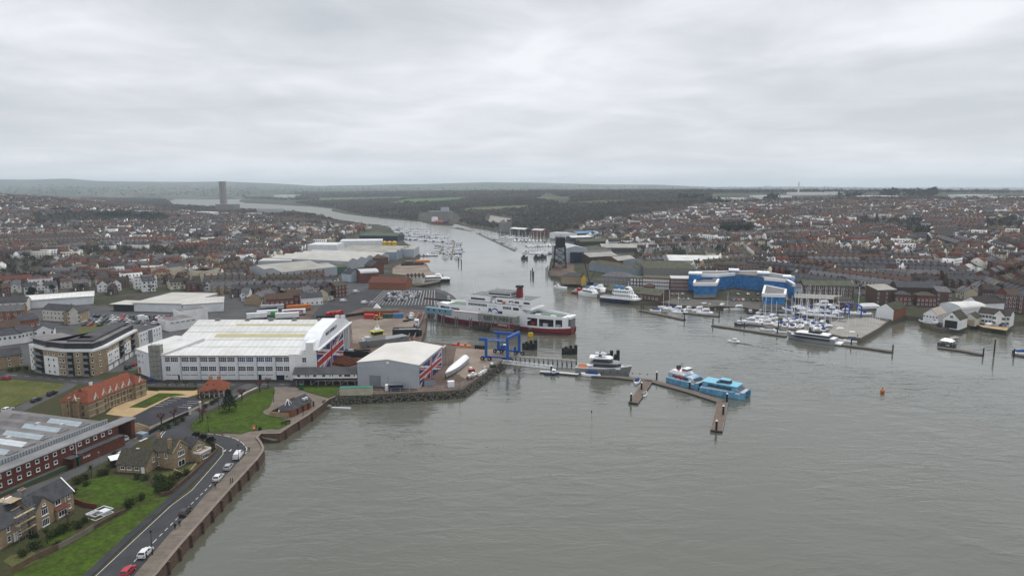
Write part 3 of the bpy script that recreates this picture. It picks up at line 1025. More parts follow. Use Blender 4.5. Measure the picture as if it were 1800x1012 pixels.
def tree_forms():
 for v in range(3):
  tr,tw=MB(),MB()
  branch(tr,tw,Vector((0,0,-.3)),Vector((0.03,0.02,1)).normalized(),3.1,.26,0,7)
  TREE['bare_%d'%v]=dict(trunk=tr.mesh('trunk','bark'),crown=tw.mesh('crown','twigs'))
 for v in range(2):
  tr,tw=MB(),MB()
  tr.tube((0,0,-.3),(0,0,2.3),.28,7,0,.22)
  for k in range(9):
   a=k*2.4+RNG.random()
   q=Vector((math.cos(a)*1.0,math.sin(a)*1.0,3.2+RNG.random()*1.1))
   tr.tube((0,0,2.0+RNG.random()*.4),q,.12,5,0,.08)
   for _ in range(26):
    e=(q+(q-Vector((0,0,2.4)))*.3+Vector(rnd_dir())*1.25)
    s_=Vector(rnd_dir())*.05
    tw.poly([q-s_,q+s_,e])
  TREE['pollard_%d'%v]=dict(trunk=tr.mesh('trunk','bark'),crown=tw.mesh('crown','red_twigs'))
 tr,cr_=MB(),MB()
 tr.tube((0,0,-.3),(0,0,8.5),.25,6,0,.05)
 for k in range(12):
  z=1.5+k*.62
  R_=3.6*(1-k/13.0)+.3
  for j in range(9):
   a=j*2*math.pi/9+k*.4
   leaf_cloud(cr_,(math.cos(a)*R_*.62,math.sin(a)*R_*.62,z),(R_*.42,R_*.42,.28),22,.45,0,.5,.2)
 TREE['conifer_0']=dict(trunk=tr.mesh('trunk','bark'),crown=cr_.mesh('crown','dark_leaves'))
 for v in range(2):
  tr,cr_=MB(),MB()
  tr.tube((0,0,-.3),(0,0,4.2),.3,6,0,.15)
  for k in range(9):
   d=rnd_dir()*np.array((1.9,1.9,1.0))
   leaf_cloud(cr_,(d[0],d[1],4.6+d[2]+.6*RNG.random()),(1.7,1.7,1.35),120,.55,0)
  TREE['evergreen_%d'%v]=dict(trunk=tr.mesh('trunk','bark'),crown=cr_.mesh('crown','dark_leaves'))
 TREE['green_0']=dict(trunk=TREE['evergreen_0']['trunk'],crown=TREE['evergreen_1']['crown'].copy())
 TREE['green_0']['crown'].materials[0]=MATS['green_leaves']
 tr,cr_=MB(),MB()
 tr.tube((0,0,-.2),(0,0,1.0),.08,5)
 for k in range(6):
  d=rnd_dir()*np.array((.8,.8,.25))
  leaf_cloud(cr_,(d[0],d[1],.85+d[2]),(.75,.75,.7),70,.26,0)
 TREE['bush_0']=dict(stem=tr.mesh('stem','bark'),foliage=cr_.mesh('foliage','green_leaves'))
 TREE['bush_1']=dict(stem=TREE['bush_0']['stem'],foliage=TREE['bush_0']['foliage'].copy())
 TREE['bush_1']['foliage'].materials[0]=MATS['olive_leaves']
 tr,cr_=MB(),MB()
 tr.tube((0,0,-.2),(0.1,0,2.4),.13,6,0,.1)
 for k in range(70):
  a=RNG.random()*6.28
  el=RNG.random()*1.9-.6
  d=Vector((math.cos(a)*math.cos(el),math.sin(a)*math.cos(el),math.sin(el)))
  s_=d.cross(Vector((0,0,1))).normalized()*.06
  p=Vector((.1,0,2.4))
  cr_.poly([p-s_,p+s_,p+d*1.3-Vector((0,0,.25))])
 TREE['palm_0']=dict(trunk=tr.mesh('trunk','bark'),crown=cr_.mesh('crown','green_leaves'))
tree_forms()
TNAME={'bare':('tree','tree'),'pollard':('pollarded_tree','tree'),'conifer':('conifer_tree','tree'),'evergreen':('evergreen_tree','tree'),'green':('tree','tree'),'bush':('bush','bush'),'palm':('palm_tree','palm')}
def place_tree(kind,x,y,z,s_,label,group=None,rz=None,sz=None):
 k=kind.split('_')[0]
 nm,cat=TNAME[k]
 root=thing(nm,label,cat,(x,y,z),RNG.random()*6.28 if rz is None else rz,group)
 root.scale=(s_,s_,sz or s_)
 for p,me in TREE[kind].items():
  O(p,me,root)
 return root
 # --- cars
def car_form(kind,paint):
 """parked car, 4.2-5 m long, nose towards +x, wheels on z=0"""
 parts={}
 Lc,Wc=(4.3,1.78)if kind!='van' else(5.2,1.95)
 if kind=='hatch':
  low=[(-2.15,.45),(-2.1,.95),(-1.9,1.05),(1.2,.98),(1.95,.82),(2.15,.55),(2.1,.3),(-2.1,.3)]
  up=[(-2.0,1.0,0),(-1.65,1.45,.16),(.15,1.48,.16),(1.15,.98,0)]
 elif kind=='suv':
  low=[(-2.2,.5),(-2.15,1.1),(-1.95,1.18),(1.15,1.1),(2.05,.95),(2.2,.6),(2.1,.35),(-2.1,.35)]
  up=[(-2.05,1.12,0),(-1.8,1.68,.15),(.2,1.7,.15),(1.1,1.1,0)]
 else:
  low=[(-2.6,.5),(-2.6,1.2),(-2.5,1.25),(1.75,1.2),(2.45,1.0),(2.6,.6),(2.5,.35),(-2.5,.35)]
  up=[(-2.58,1.2,0),(-2.5,2.0,.12),(1.0,2.02,.12),(1.8,1.2,0)]
 mb=MB()
 hw=Wc/2
 mb.extr([(x,z)for x,z in low][::-1],'y',-hw,hw)
 mb.extr([(low[2][0],low[2][1]-.02),(low[3][0],low[3][1]-.02),(low[3][0]-.1,low[3][1]+.05),(low[2][0]+.1,low[2][1]+.05)],'y',-hw+.1,hw-.1)
 b0=[(up[0][0],-hw+.06,up[0][1]),(up[3][0],-hw+.06,up[3][1]),(up[3][0],hw-.06,up[3][1]),(up[0][0],hw-.06,up[0][1])]
 t0=[(up[1][0],-hw+.24,up[1][1]),(up[2][0],-hw+.24,up[2][1]),(up[2][0],hw-.24,up[2][1]),(up[1][0],hw-.24,up[1][1])]
 if kind=='van':
  mb.rings([b0,t0],0)
  gl=MB()
  gl.poly([(1.83,-.75,1.26),(1.83,.75,1.26),(1.08,.68,1.95),(1.08,-.68,1.95)])
  for s_ in(-1,1):
   q=[(1.5,s_*(hw-.05),1.27),(.4,s_*(hw-.05),1.27),(.4,s_*(hw-.2),1.85),(.98,s_*(hw-.2),1.85)]
   gl.poly(q if s_>0 else q[::-1])
 else:
  gl=MB()
  gl.rings([b0,t0],0)
  mb.poly([(p[0]*.99,p[1],p[2]+.02)for p in t0])
  z=t0[0][2]
  mb.prism([(t0[0][0]-.03,t0[0][1]-.03),(t0[1][0]+.05,t0[1][1]-.03),(t0[2][0]+.05,t0[2][1]+.03),(t0[3][0]-.03,t0[3][1]+.03)],z-.02,z+.05)
  for s_ in(-1,1):
   mb.bar((-.55,s_*(hw-.05),up[0][1]),(-.6,s_*(hw-.22),z),.12)
   mb.bar((up[0][0]+.1,s_*(hw-.07),up[0][1]),(up[1][0]+.05,s_*(hw-.23),z),.14)
   mb.bar((up[3][0]-.02,s_*(hw-.07),up[3][1]),(up[2][0]+.02,s_*(hw-.23),z),.09)
 parts['body']=mb.mesh('body',paint)
 parts['glazing']=gl.mesh('glazing','glass')
 wh=MB()
 wh.tube((0,-.11,0),(0,.11,0),.33,12)
 wh.tube((0,-.12,0),(0,.12,0),.19,8,1)
 wm=wh.mesh('wheel',['tyre','car_silver'])
 lt=MB()
 lt.box(-.04,-.17,-.07,.04,.17,.07)
 hl,tl=lt.mesh('headlight','skylight_white'),None
 t2=MB()
 t2.box(-.04,-.12,-.13,.04,.12,.13)
 tl=t2.mesh('tail_light','bright_red')
 return parts,wm,hl,tl,Lc,Wc,low
CARF={}
COLW=dict(car_white='white',car_silver='silver',car_black='black',car_grey='grey',car_red='red',car_blue='blue')
def place_car(kind,paint,x,y,z,rz,label,group=None,detail=True):
 key=(kind,paint)
 if key not in CARF:
  CARF[key]=car_form(kind,paint)
 parts,wm,hl,tl,Lc,Wc,low=CARF[key]
 root=thing('parked_van' if kind=='van' else 'parked_car',label,'van' if kind=='van' else 'car',(x,y,z),rz,group)
 for p,me in parts.items():
  O(p,me,root)
 if detail:
  for sx in(-1,1):
   for sy in(-1,1):
    O('wheel',wm,root,(sx*Lc*.31,sy*(Wc/2-.1),.33))
  for sy in(-1,1):
   O('headlight',hl,root,(Lc/2-.08,sy*(Wc/2-.28),low[5][1]+.12))
   O('tail_light',tl,root,(-Lc/2+.0,sy*(Wc/2-.2),low[1][1]-.2))
 return root
 # --- boats
def hull_rings(L_,B,free,n=9,transom=.82,sheer=.35,draft=.35,flare=.72,fine=1.0):
 """x forward, waterline z=0"""
 rs=[]
 for i in range(n+1):
  t=i/n
  x=-L_/2+L_*t
  w=B/2*(transom+(1-transom)*math.sin(min(t/.45,1)*math.pi/2))if t<.45 else B/2*max(1-((t-.45)/.55)**(2.0*fine),0.015)
  z1=free+sheer*t*t
  wl=w*(flare+(1-flare)*(1-t)**.5)
  xk=x-(L_*.06*(t**3))
  rs.append([(xk,0,-draft),(xk,-wl*.75,-draft*.5),(xk*1.0,-wl,.05),(x,-w,z1),(x,w,z1),(xk,wl,.05),(xk,wl*.75,-draft*.5)])
 return rs
BOAT={}
def boat_forms():
 for nm,(hm,cov)in dict(yacht=('boat_white','cover_blue'),navy_yacht=('navy','sheet_white')).items():
  h=MB().rings(hull_rings(10.5,3.3,1.0,transom=.7,draft=.4,sheer=.35))
  dk=MB()
  dk.poly([(p[3][0],p[3][1],p[3][2]+.01)for p in hull_rings(10.5,3.3,1.0,transom=.7)]+[(p[4][0],p[4][1],p[4][2]+.01)for p in hull_rings(10.5,3.3,1.0,transom=.7)][::-1])
  cb=MB()
  cb.rings([[(-1.2,-1.1,1.0),(2.6,-.6,1.15),(2.6,.6,1.15),(-1.2,1.1,1.0)],[(-1.1,-.9,1.6),(2.0,-.45,1.55),(2.0,.45,1.55),(-1.1,.9,1.6)]],0)
  for s_ in(-1,1):
   q=[(-.8,s_*1.04,1.2),(1.6,s_*.78,1.25),(1.5,s_*.70,1.45),(-.7,s_*.95,1.45)]
   cb.poly(q if s_<0 else q[::-1],1)
  sh=MB()
  sh.box(-2.6,-1.1,1.0,-1.15,1.1,1.95)
  ck=MB()
  ck.box(-4.6,-.8,1.03,-2.6,.8,1.06)
  ms=MB()
  ms.tube((.9,0,1.3),(.9,0,13.6),.13,5,0,.1)
  ms.bar((.9,-1.1,6.8),(.9,1.1,6.8),.06)
  ms.bar((.9,-.8,10.2),(.9,.8,10.2),.05)
  rg=MB()
  for a,b in(((.9,0,13.5),(5.0,0,1.4)),((.9,0,13.5),(-5.1,0,1.1)),((.9,-1.1,6.8),(.9,-1.5,1.1)),((.9,1.1,6.8),(.9,1.5,1.1))):
   rg.tube(a,b,.02,3,0,caps=False)
  bm=MB()
  bm.tube((.8,0,2.6),(-3.2,0,2.5),.19,6)
  BOAT[nm]=dict(hull=h.mesh('hull',hm,True),deck=dk.mesh('deck','boat_white'),cabin=cb.mesh('cabin',['boat_white','glass']),spray_hood=sh.mesh('spray_hood',cov),cockpit=ck.mesh('cockpit','pale_timber'),mast=ms.mesh('mast','white_paint'),rigging=rg.mesh('rigging','steel_grey'),boom_cover=bm.mesh('boom_cover',cov))
 h=MB().rings(hull_rings(10,3.5,1.15,transom=.92,draft=.4,sheer=.45))
 dk=MB()
 R_=hull_rings(10,3.5,1.15,transom=.92,sheer=.45)
 dk.poly([(p[3][0],p[3][1],p[3][2]+.01)for p in R_]+[(p[4][0],p[4][1],p[4][2]+.01)for p in R_][::-1])
 cb=MB()
 cb.rings([[(-2.8,-1.4,1.15),(2.4,-1.05,1.3),(2.4,1.05,1.3),(-2.8,1.4,1.15)],[(-2.8,-1.3,2.7),(.9,-1.05,2.7),(.9,1.05,2.7),(-2.8,1.3,2.7)]],0)
 wn=MB()
 for s_ in(-1,1):
  q=[(-2.4,s_*1.40,1.85),(1.2,s_*1.19,1.95),(.8,s_*1.13,2.45),(-2.4,s_*1.36,2.45)]
  wn.poly(q if s_<0 else q[::-1])
 wn.poly([(2.02,-1.0,1.7),(2.02,1.0,1.7),(1.15,.95,2.5),(1.15,-.95,2.5)])
 fb=MB()
 fb.rings([[(-2.9,-1.35,2.7),(.6,-1.05,2.7),(.6,1.05,2.7),(-2.9,1.35,2.7)],[(-2.9,-1.3,3.25),(.2,-1.0,3.35),(.2,1.0,3.35),(-2.9,1.3,3.25)]],0)
 rl=MB()
 rl.bar((-2.4,-1.1,3.2),(-2.7,-1.1,4.2),.08)
 rl.bar((-2.4,1.1,3.2),(-2.7,1.1,4.2),.08)
 rl.bar((-2.7,-1.1,4.2),(-2.7,1.1,4.2),.1)
 BOAT['cruiser']=dict(hull=h.mesh('hull','boat_white',True),deck=dk.mesh('deck','boat_white'),cabin=cb.mesh('cabin','boat_white'),window=wn.mesh('window','glass'),flybridge=fb.mesh('flybridge','boat_white'),radar_arch=rl.mesh('radar_arch','light_grey'))
 for nm,cov in dict(dayboat='cover_blue',greyboat='deck_grey').items():
  h=MB().rings(hull_rings(6.6,2.4,.8,transom=.9,draft=.3,sheer=.3))
  cv=MB()
  cv.rings([[(-2.4,-1.0,.85),(1.0,-.95,.95),(1.0,.95,.95),(-2.4,1.0,.85)],[(-2.3,-.6,1.35),(.5,-.6,1.75),(.5,.6,1.75),(-2.3,.6,1.35)]],0)
  sc_=MB()
  sc_.rings([[(.6,-.9,.95),(1.8,-.55,1.0),(1.8,.55,1.0),(.6,.9,.95)],[(.55,-.75,1.6),(.9,-.6,1.6),(.9,.6,1.6),(.55,.75,1.6)]],0)
  en=MB()
  en.box(-3.6,-.25,.2,-3.2,.25,1.3)
  BOAT[nm]=dict(hull=h.mesh('hull','boat_white',True),canvas_cover=cv.mesh('canvas_cover',cov),windscreen=sc_.mesh('windscreen','glass'),outboard_motor=en.mesh('outboard_motor','black'))
 tb=MB()
 pts=[(-3,-1.0,.55),(1.2,-1.0,.6),(2.6,-.5,.7),(3.2,0,.8),(2.6,.5,.7),(1.2,1.0,.6),(-3,1.0,.55)]
 for a,b in zip(pts[:-1],pts[1:]):
  tb.tube(a,b,.27,7)
 h=MB()
 h.rings([[(-3,-.8,.5),(-3,.8,.5),(-3,0,-.2)],[(1.5,-.8,.5),(1.5,.8,.5),(1.5,0,-.15)],[(3.1,-.05,.7),(3.1,.05,.7),(3.1,0,.5)]])
 cn=MB()
 cn.box(-.6,-.4,.5,.3,.4,1.4)
 cn.box(-1.6,-.3,.5,-.8,.3,1.0)
 en=MB()
 en.box(-3.5,-.25,.2,-3.1,.25,1.3)
 BOAT['rib']=dict(tube=tb.mesh('tube','black'),hull=h.mesh('hull','light_grey'),console=cn.mesh('console','dark_metal'),outboard_motor=en.mesh('outboard_motor','black'))
 h=MB().rings(hull_rings(9,3.3,.9,transom=.9,draft=.5,sheer=.7))
 wh=MB().box(.2,-1.0,.9,2.2,1.0,3.0)
 wh.box(.0,-1.15,3.0,2.4,1.15,3.1)
 wn=MB()
 wn.box(.5,-1.03,2.0,1.9,1.03,2.6)
 wn.box(2.15,-.8,2.0,2.23,.8,2.6)
 ms=MB()
 ms.tube((.3,0,3.1),(.3,0,5.6),.06,4)
 ms.tube((-3.4,0,.9),(-3.4,0,3.2),.06,4)
 BOAT['workboat']=dict(hull=h.mesh('hull','navy',True),wheelhouse=wh.mesh('wheelhouse','boat_white'),window=wn.mesh('window','glass'),mast=ms.mesh('mast','steel_grey'))
 h=MB().rings(hull_rings(10.5,3.3,1.05,n=5,transom=.7))
 cb=MB()
 cb.rings([[(-2.6,-1.1,1.0),(2.6,-.6,1.15),(2.6,.6,1.15),(-2.6,1.1,1.0)],[(-2.4,-.9,1.8),(1.8,-.45,1.6),(1.8,.45,1.6),(-2.4,.9,1.8)]],0)
 cb.tube((.8,0,2.6),(-3.2,0,2.5),.2,4,1)
 ms=MB().tube((.9,0,1.3),(.9,0,14),.2,4,0,.17)
 ms.bar((.9,-1.0,7),(.9,1.0,7),.07)
 BOAT['far_yacht']=dict(hull=h.mesh('hull','boat_white'),cabin=cb.mesh('cabin',['boat_white','cover_blue']),mast=ms.mesh('mast','white_paint'))
 BOAT['far_navy_yacht']=dict(hull=h.mesh('hull','navy'),cabin=BOAT['far_yacht']['cabin'],mast=BOAT['far_yacht']['mast'])
 h=MB().rings(hull_rings(9,3.2,1.15,n=5,transom=.92))
 cb=MB()
 cb.rings([[(-2.8,-1.3,1.1),(2.4,-1.0,1.3),(2.4,1.0,1.3),(-2.8,1.3,1.1)],[(-2.8,-1.2,2.9),(.9,-1.0,2.7),(.9,1.0,2.7),(-2.8,1.2,2.9)]],0)
 wn=MB().box(-2.4,-1.3,1.8,1.2,1.3,2.4)
 BOAT['far_cruiser']=dict(hull=h.mesh('hull','boat_white'),cabin=cb.mesh('cabin','boat_white'),window=wn.mesh('window','glass'))
boat_forms()
BW=dict(yacht=('sailing_yacht','yacht'),navy_yacht=('sailing_yacht','yacht'),cruiser=('motor_cruiser','boat'),dayboat=('motor_boat','boat'),greyboat=('motor_boat','boat'),rib=('inflatable_boat','boat'),workboat=('work_boat','boat'),far_yacht=('sailing_yacht','yacht'),far_navy_yacht=('sailing_yacht','yacht'),far_cruiser=('motor_cruiser','boat'))
def place_boat(kind,p,rz,label,group=None,s_=1.0,z=0.0):
 nm,cat=BW[kind]
 root=thing(nm,label,cat,(p[0],p[1],z),rz,group)
 root.scale=(s_,s_,s_)
 for q,me in BOAT[kind].items():
  O(q,me,root)
 return root
def face_dir(p_from,p_to):
 a,b=G(*p_from),G(*p_to)
 return math.atan2(b.y-a.y,b.x-a.x)
 # ------ general building from its photographed base line
FOOT=[]
def building(name,label,cat,A,B,D,h,roof,wall,roofm,rh=2.5,ridge='x',wins=(),doors=(),chims=(),oh=0.35,z=LZ,group=None,th=0.2,parapet=0.0,ang=None,wallmb=None):
 if isinstance(A,Vector):
  a,L_=A,B
  rz=ang
 else:
  a,rz,L_=frame_ab(A,B,z)
 if isinstance(D,tuple):
  q=G(D[0],D[1],z)
  b=G(*B,z)
  D=(q-b).length
 if isinstance(h,tuple):
  h=hz(A[0]if h[0]is None else h[0],A[1]if len(h)<3 else h[1],h[-1],z)
 root=thing(name,label,cat,(a.x,a.y,z),rz,group)
 FOOT.append((a.x,a.y,rz,L_,D))
 w=MB()
 r=MB()
 if roof=='gable':
  gable_walls(w,0,0,L_,D,-.5,h,rh-.04,ridge)
  gable_roof(r,0,0,L_,D,h,rh,ridge,oh,th)
 elif roof=='hip':
  w.box(0,0,-.5,L_,D,h-.13)
  hip_roof(r,0,0,L_,D,h,rh,oh)
 elif roof=='flat':
  w.box(0,0,-.5,L_,D,h+parapet)
  r.box(.25,.25,h+parapet+.004,L_-.25,D-.25,h+parapet+.06)
 elif roof=='slab':
  w.box(0,0,-.5,L_,D,h)
  r.box(-oh,-oh,h+.003,L_+oh,D+oh,h+.35)
 elif roof=='shed':
  w.extr([(0,-.5),(D,-.5),(D,h+rh),(0,h)],'x',0,L_)
  r.extr([(-oh,h-oh*rh/D+.02),(-oh,h-oh*rh/D+.2),(D+oh,h+rh+oh*rh/D+.2),(D+oh,h+rh+oh*rh/D+.02)][::-1],'x',-oh,L_+oh)
 elif roof=='saw':
  n=int(rh)
  w.box(0,0,-.5,L_,D,h)
  for k in range(n):
   if ridge=='y':
    gable_roof(r,L_*k/n+.05,0,L_*(k+1)/n-.05,D,h+.05,2.4,'y',0.04,.12)
    w.extr([(L_*k/n+.1,h-.3),(L_*(k+1)/n-.1,h-.3),(L_*(k+.5)/n,h+2.3)],'y',.05,D-.05)
   else:
    gable_roof(r,0,D*k/n+.05,L_,D*(k+1)/n-.05,h+.05,2.4,'x',0.04,.12)
    w.extr([(D*k/n+.1,h-.3),(D*(k+1)/n-.1,h-.3),(D*(k+.5)/n,h+2.3)],'x',.05,L_-.05)
 elif roof=='arch':
  n=8
  u=D if ridge=='x' else L_
  arc=[(u/2-(u/2+oh)*math.cos(math.pi*k/n),h+rh*math.sin(math.pi*k/n)**.8)for k in range(n+1)]
  low=[(p,q-.2)for p,q in arc]
  if ridge=='x':
   w.extr([(0,-.5),(u,-.5)]+[(min(max(p,0),u),q-.22)for p,q in arc[::-1]],'x',0,L_)
   r.extr(arc[::-1]+low,'x',-.2,L_+.2)
  else:
   w.extr([(0,-.5),(u,-.5)]+[(min(max(p,0),u),q-.22)for p,q in arc[::-1]],'y',0,D)
   r.extr(arc[::-1]+low,'y',-.2,D+.2)
 if roof=='saw' and L_>40:
  lm=MB().box(-.9,-.06,0,.9,.06,3.2).mesh('roof_light','steel_grey')
  for k in range(int(rh)):
   m_=int((L_ if ridge=='x' else D)/9)
   for j in range(m_):
    if ridge=='x':
     sl=math.atan2(2.4,D/rh/2)
     o_=O('roof_light',lm,root,(5+j*9+(k%2)*4,D*k/rh+D/rh*.12,h+.62))
     o_.rotation_euler=(sl-math.pi/2,0,0)
 w.build('wall',wall,root)
 if r.f:
  r.build('roof',roofm,root)
 for fc,a0,a1,n,zc,ww,wh,nx,ny,fm,gm in wins:
  me=window_mesh(ww,wh,nx,ny,fm,gm)
  ext=L_ if fc in('front','back')else D
  for k in range(n):
   t=a0+(a1-a0)*(k/(n-1)if n>1 else.5)
   win(root,me,fc,t*ext,zc,L_,D)
 for fc,t,dw,dh,dm in doors:
  mb=MB().box(-dw/2,-.06,0,dw/2,0,dh)
  ext=L_ if fc in('front','back')else D
  win(root,mb.mesh('door',dm),fc,t*ext,0,L_,D,'door')
 for cx,cy,zt,cw,cd,pots in chims:
  chimney(MB(),0,0,0,1)
  c_=MB()
  chimney(c_,cx*L_,cy*D,h-.5,zt,cw,cd,pots)
  c_.build('chimney',[wall,'terracotta'],root)
 return root,L_,D,h
W1=('white_paint','glass')
def rowwin(fc,n,zc,w,h_,nx=1,ny=2,a0=.1,a1=.9,m=W1):
 return(fc,a0,a1,n,zc,w,h_,nx,ny,m[0],m[1])
 # ------ ground of the near shore
sheet('paved_ground',[(-60,1060),(-60,640),(0,640),(200,655),(520,655),(628,672),(626,694),(590,697.5),(566,711.5),(540,730),(511,748),(492,761),(458,761.5),(451,770),(458,780),(461,788),(460,794),(450,808),(430,829),(399,864),(351,917.6),(310,963.5),(272,1009),(240,1050)],'garden_soil',1)
sheet('promenade',[(205,1060),(235,1011.5),(268,972.7),(301,934),(338,897),(360,870),(386,846),(404,827.5),(419,811),(433.7,796),(435.5,787),(428,778),(415,770.5),(397,765),(390,762),(424,763),(440,758),(472,754),(491,754.5),(511,744),(498,740),(467,729),(462,724),(478,707),(483.7,687),(481,680),(515,677.5),(530,686),(541,690),(578,700),(586,697.5),(566,711.7),(540,730.5),(511,748.5),(492,761.5),(458,762),(451,770),(458,780),(461,788),(460,794),(451,808),(431,829),(399.5,864),(352,917.6),(311,963.5),(273,1009),(243,1050)],'promenade_paving',2)
sheet('road',[(120,1060),(169,1011),(239,945),(300,888),(337,860.6),(379,813),(391,798),(391,788),(380,781.5),(352,772),(320,770),(300,772),(262,777),(276,762),(292,750),(332,733),(352,726),(345,738),(333,748),(334,757),(348,762),(378,764),(397,765.5),(415,771),(428,778.5),(435,787),(433.5,796),(419,811),(404,827.5),(386,846),(360,870),(338,897),(301,934),(268,972.7),(235,1011.5),(205,1060)],'asphalt',3)
ribbon('footpath',[(95,1060),(158,1008),(228,942),(300,878),(337,845),(379,801),(386,791)],1.9,'dark_asphalt',3,thick=.1)
ribbon('lane',[(-60,905),(36,868),(106,842),(162,815),(206,793),(235,774),(272,758),(300,744),(330,732),(364,717),(394,702),(421,686),(440,676)],5.2,'old_asphalt',4)
ribbon('lane_pavement',[(-60,880),(20,850),(96,826),(150,805),(208,779),(232,768),(268,750),(300,736),(335,722),(365,707),(395,692)],1.6,'paving',4,thick=.1)
ribbon('lane_pavement',[(404,706),(432,690),(452,681)],1.3,'kerb_stone',4,thick=.1)
sheet('road',[(-80,648),(0,652),(71,659.5),(156,666),(258,671),(400,671.5),(520,670),(520,679.5),(447,681),(350,681),(258,680.5),(150,676),(60,667),(0,663.5),(-80,660)],'asphalt',3)
ribbon('lane',[(-90,782),(0,735),(60,707),(95,691),(112,683),(128,672)],6.0,'old_asphalt',2)
sheet('rough_grass',[(-90,665),(0,665.5),(30,667),(116,675),(104,685),(80,693),(43,707),(0,722),(-90,765)],'rough_grass',3.3)
sheet('lawn',[(-60,1060),(22,1007.6),(103,967),(165.4,930.5),(220.6,901),(266,875),(283,875),(299.6,873),(220.6,941.5),(150.7,1008),(96,1060)],'lawn',3.3)
sheet('lawn',[(132,861),(147,846),(170,839),(206,835),(245,846),(272,857),(277,868),(266,875),(221,894),(170,888),(132,881)],'lawn',3.3)
sheet('lawn',[(338,750),(337,744.5),(350,736),(370,726),(414,707),(437.5,696),(462.7,683.5),(481,682),(483,687),(478,707),(472.8,717.4),(457.7,724),(467.7,728),(498,736),(512,738),(508,744),(491,753),(473,752.7),(437.5,757.7),(424,762.3),(405.6,759),(385.4,757),(363.6,759.4),(345,757)],'lawn',3.3)
sheet('lawn',[(528,679),(597,679),(592,690),(578.6,698),(560,692),(538,687)],'lawn',3.3)
sheet('gravel_court',[(186,727.5),(233,733.5),(262,717),(300,698),(330,698),(350,692),(345,684),(260,682.2),(256,690),(200,715)],'gravel',2)
sheet('lawn',[(226,715.8),(256,716.6),(295.5,697.7),(328.7,693.7),(311,691.2),(279.7,690.6)],'lawn',3.3)
sheet('lawn',[(259,682.6),(286,682.6),(276.6,687.5),(259,686)],'lawn',3.3)
sheet('car_park',[(231,733),(302,697.4),(349,699),(352,711),(330,724),(282,743),(262,747),(240,744)],'dark_asphalt',3.6)
sheet('garden_grass',[(30,1002),(70,985),(60,968),(20,975),(5,985)],'weedy_grass',3)
sheet('garden_grass',[(75,962),(105,950),(135,938),(128,925),(100,928),(78,945)],'lawn',3)
sheet('garden_grass',[(290,848),(312,838),(330,830),(352,812),(372,800),(370,788),(345,810),(318,826),(285,828),(275,838)],'weedy_grass',3)
LN='road_marking'
ribbon(LN,[(150,1028),(169,1011.5),(239,945.8),(300,889),(337,861.5),(379,814),(392,798),(392,787.5),(381,780.8),(365,775.5)],.14,'line_white',4)
ribbon(LN,[(205,1019),(224,998.5),(270,952.5),(310.5,912),(336,886),(373,849.6)],.18,'line_white',4,dash=(1.4,1.2))
ribbon(LN,[(365,762),(380,763.5),(397,766),(415,771.5),(427,779),(434,788),(432,797)],.2,'line_white',5,dash=(2.2,.8))
ribbon(LN,[(279,770),(281,764),(287,757)],.2,'line_white',5)
ribbon(LN,[(283,770.5),(285,764.5),(291,758)],.2,'line_white',5)
for c0 in((395.5,791.5),(405.5,791)):
 p=G(*c0)
 sheet_w(LN,[(p.x-.35,p.y-.8),(p.x+.35,p.y-.8),(p.x,p.y+1.0)],'line_white',4)
for a,b in(((305.8,700),(318.5,700.8)),((294,703.5),(310.6,704.2)),((286,707),(303.4,707.8)),((276.6,710.2),(295.5,711)),((265.5,713.5),(287.6,714.4)),((330,705),(349,706)),((328.7,708.2),(347,709.3)),((320.8,711.5),(338,712.6)),((313,714.8),(330,716))):
 ribbon('bay_line',[a,b],.16,'line_white',5)
ribbon(LN,[(-60,654),(20,659),(80,664),(150,671),(258,676),(400,676),(500,675)],.14,'line_white',4,dash=(3,4))
for a,b in(((206,797),(222,789)),((245,775.5),(262,768.5))):
 ribbon(LN,[a,b],.9,'line_white',5,dash=(3,.8))
 # ------ sea wall along the promenade
def sea_wall():
 root=thing('sea_wall','long brown brick sea wall with stub buttresses along the promenade edge','wall')
 P=[G(*q[:2]).xy for q in COAST_E[1:19]]
 cope,face=MB(),MB()
 N_=len(P)
 off=[]
 for i,p in enumerate(P):
  d=(P[min(i+1,N_-1)]-P[max(i-1,0)]).normalized()
  off.append(Vector((-d.y,d.x)))
 for i in range(N_-1):
  a0,a1,b0,b1=P[i]+off[i]*.62,P[i]-off[i]*.12,P[i+1]+off[i+1]*.62,P[i+1]-off[i+1]*.12
  cope.prism([a1,b1,b0,a0],LZ+.32,LZ+.45)
  a0,a1,b0,b1=P[i]+off[i]*.55,P[i]-off[i]*.04,P[i+1]+off[i+1]*.55,P[i+1]-off[i+1]*.04
  face.prism([a1,b1,b0,a0],LZ,LZ+.32)
  face.poly([(*a1,LZ+.3),(*(P[i]-off[i]*.3),-.6),(*(P[i+1]-off[i+1]*.3),-.6),(*b1,LZ+.3)])
 cope.build('coping','paving',root)
 face.build('brickwork','wall_brick',root)
 bt=MB().box(-.2,-.75,-.7,.2,.4,LZ+.42)
 bm=bt.mesh('buttress','wall_brick')
 for px,py in((292,989),(314,965),(333,942),(354.6,919),(372,899.5),(388,881),(403.5,864),(422,845),(437,828),(451,811),(500,757),(524,742),(548,727)):
  p=G(px,py).xy
  k=min(range(N_-1),key=lambda i:((P[i]+P[i+1])/2-p).length)
  d=(P[k+1]-P[k]).normalized()
  t=(p-P[k]).dot(d)
  q=P[k]+d*t
  O('buttress',bm,root,(q.x,q.y,0),math.atan2(d.y,d.x))
 s=MB()
 a,b,c,d=G(459,764).xy,G(490,764).xy,G(497,770,0).xy,G(470,776,0).xy
 s.poly([(*a,2.0),(*d,-.3),(*c,-.3),(*b,1.0)])
 o=s.build('slipway','cream_container')
 tag(o,'pale concrete slipway in the notch of the sea wall','slipway')
sea_wall()
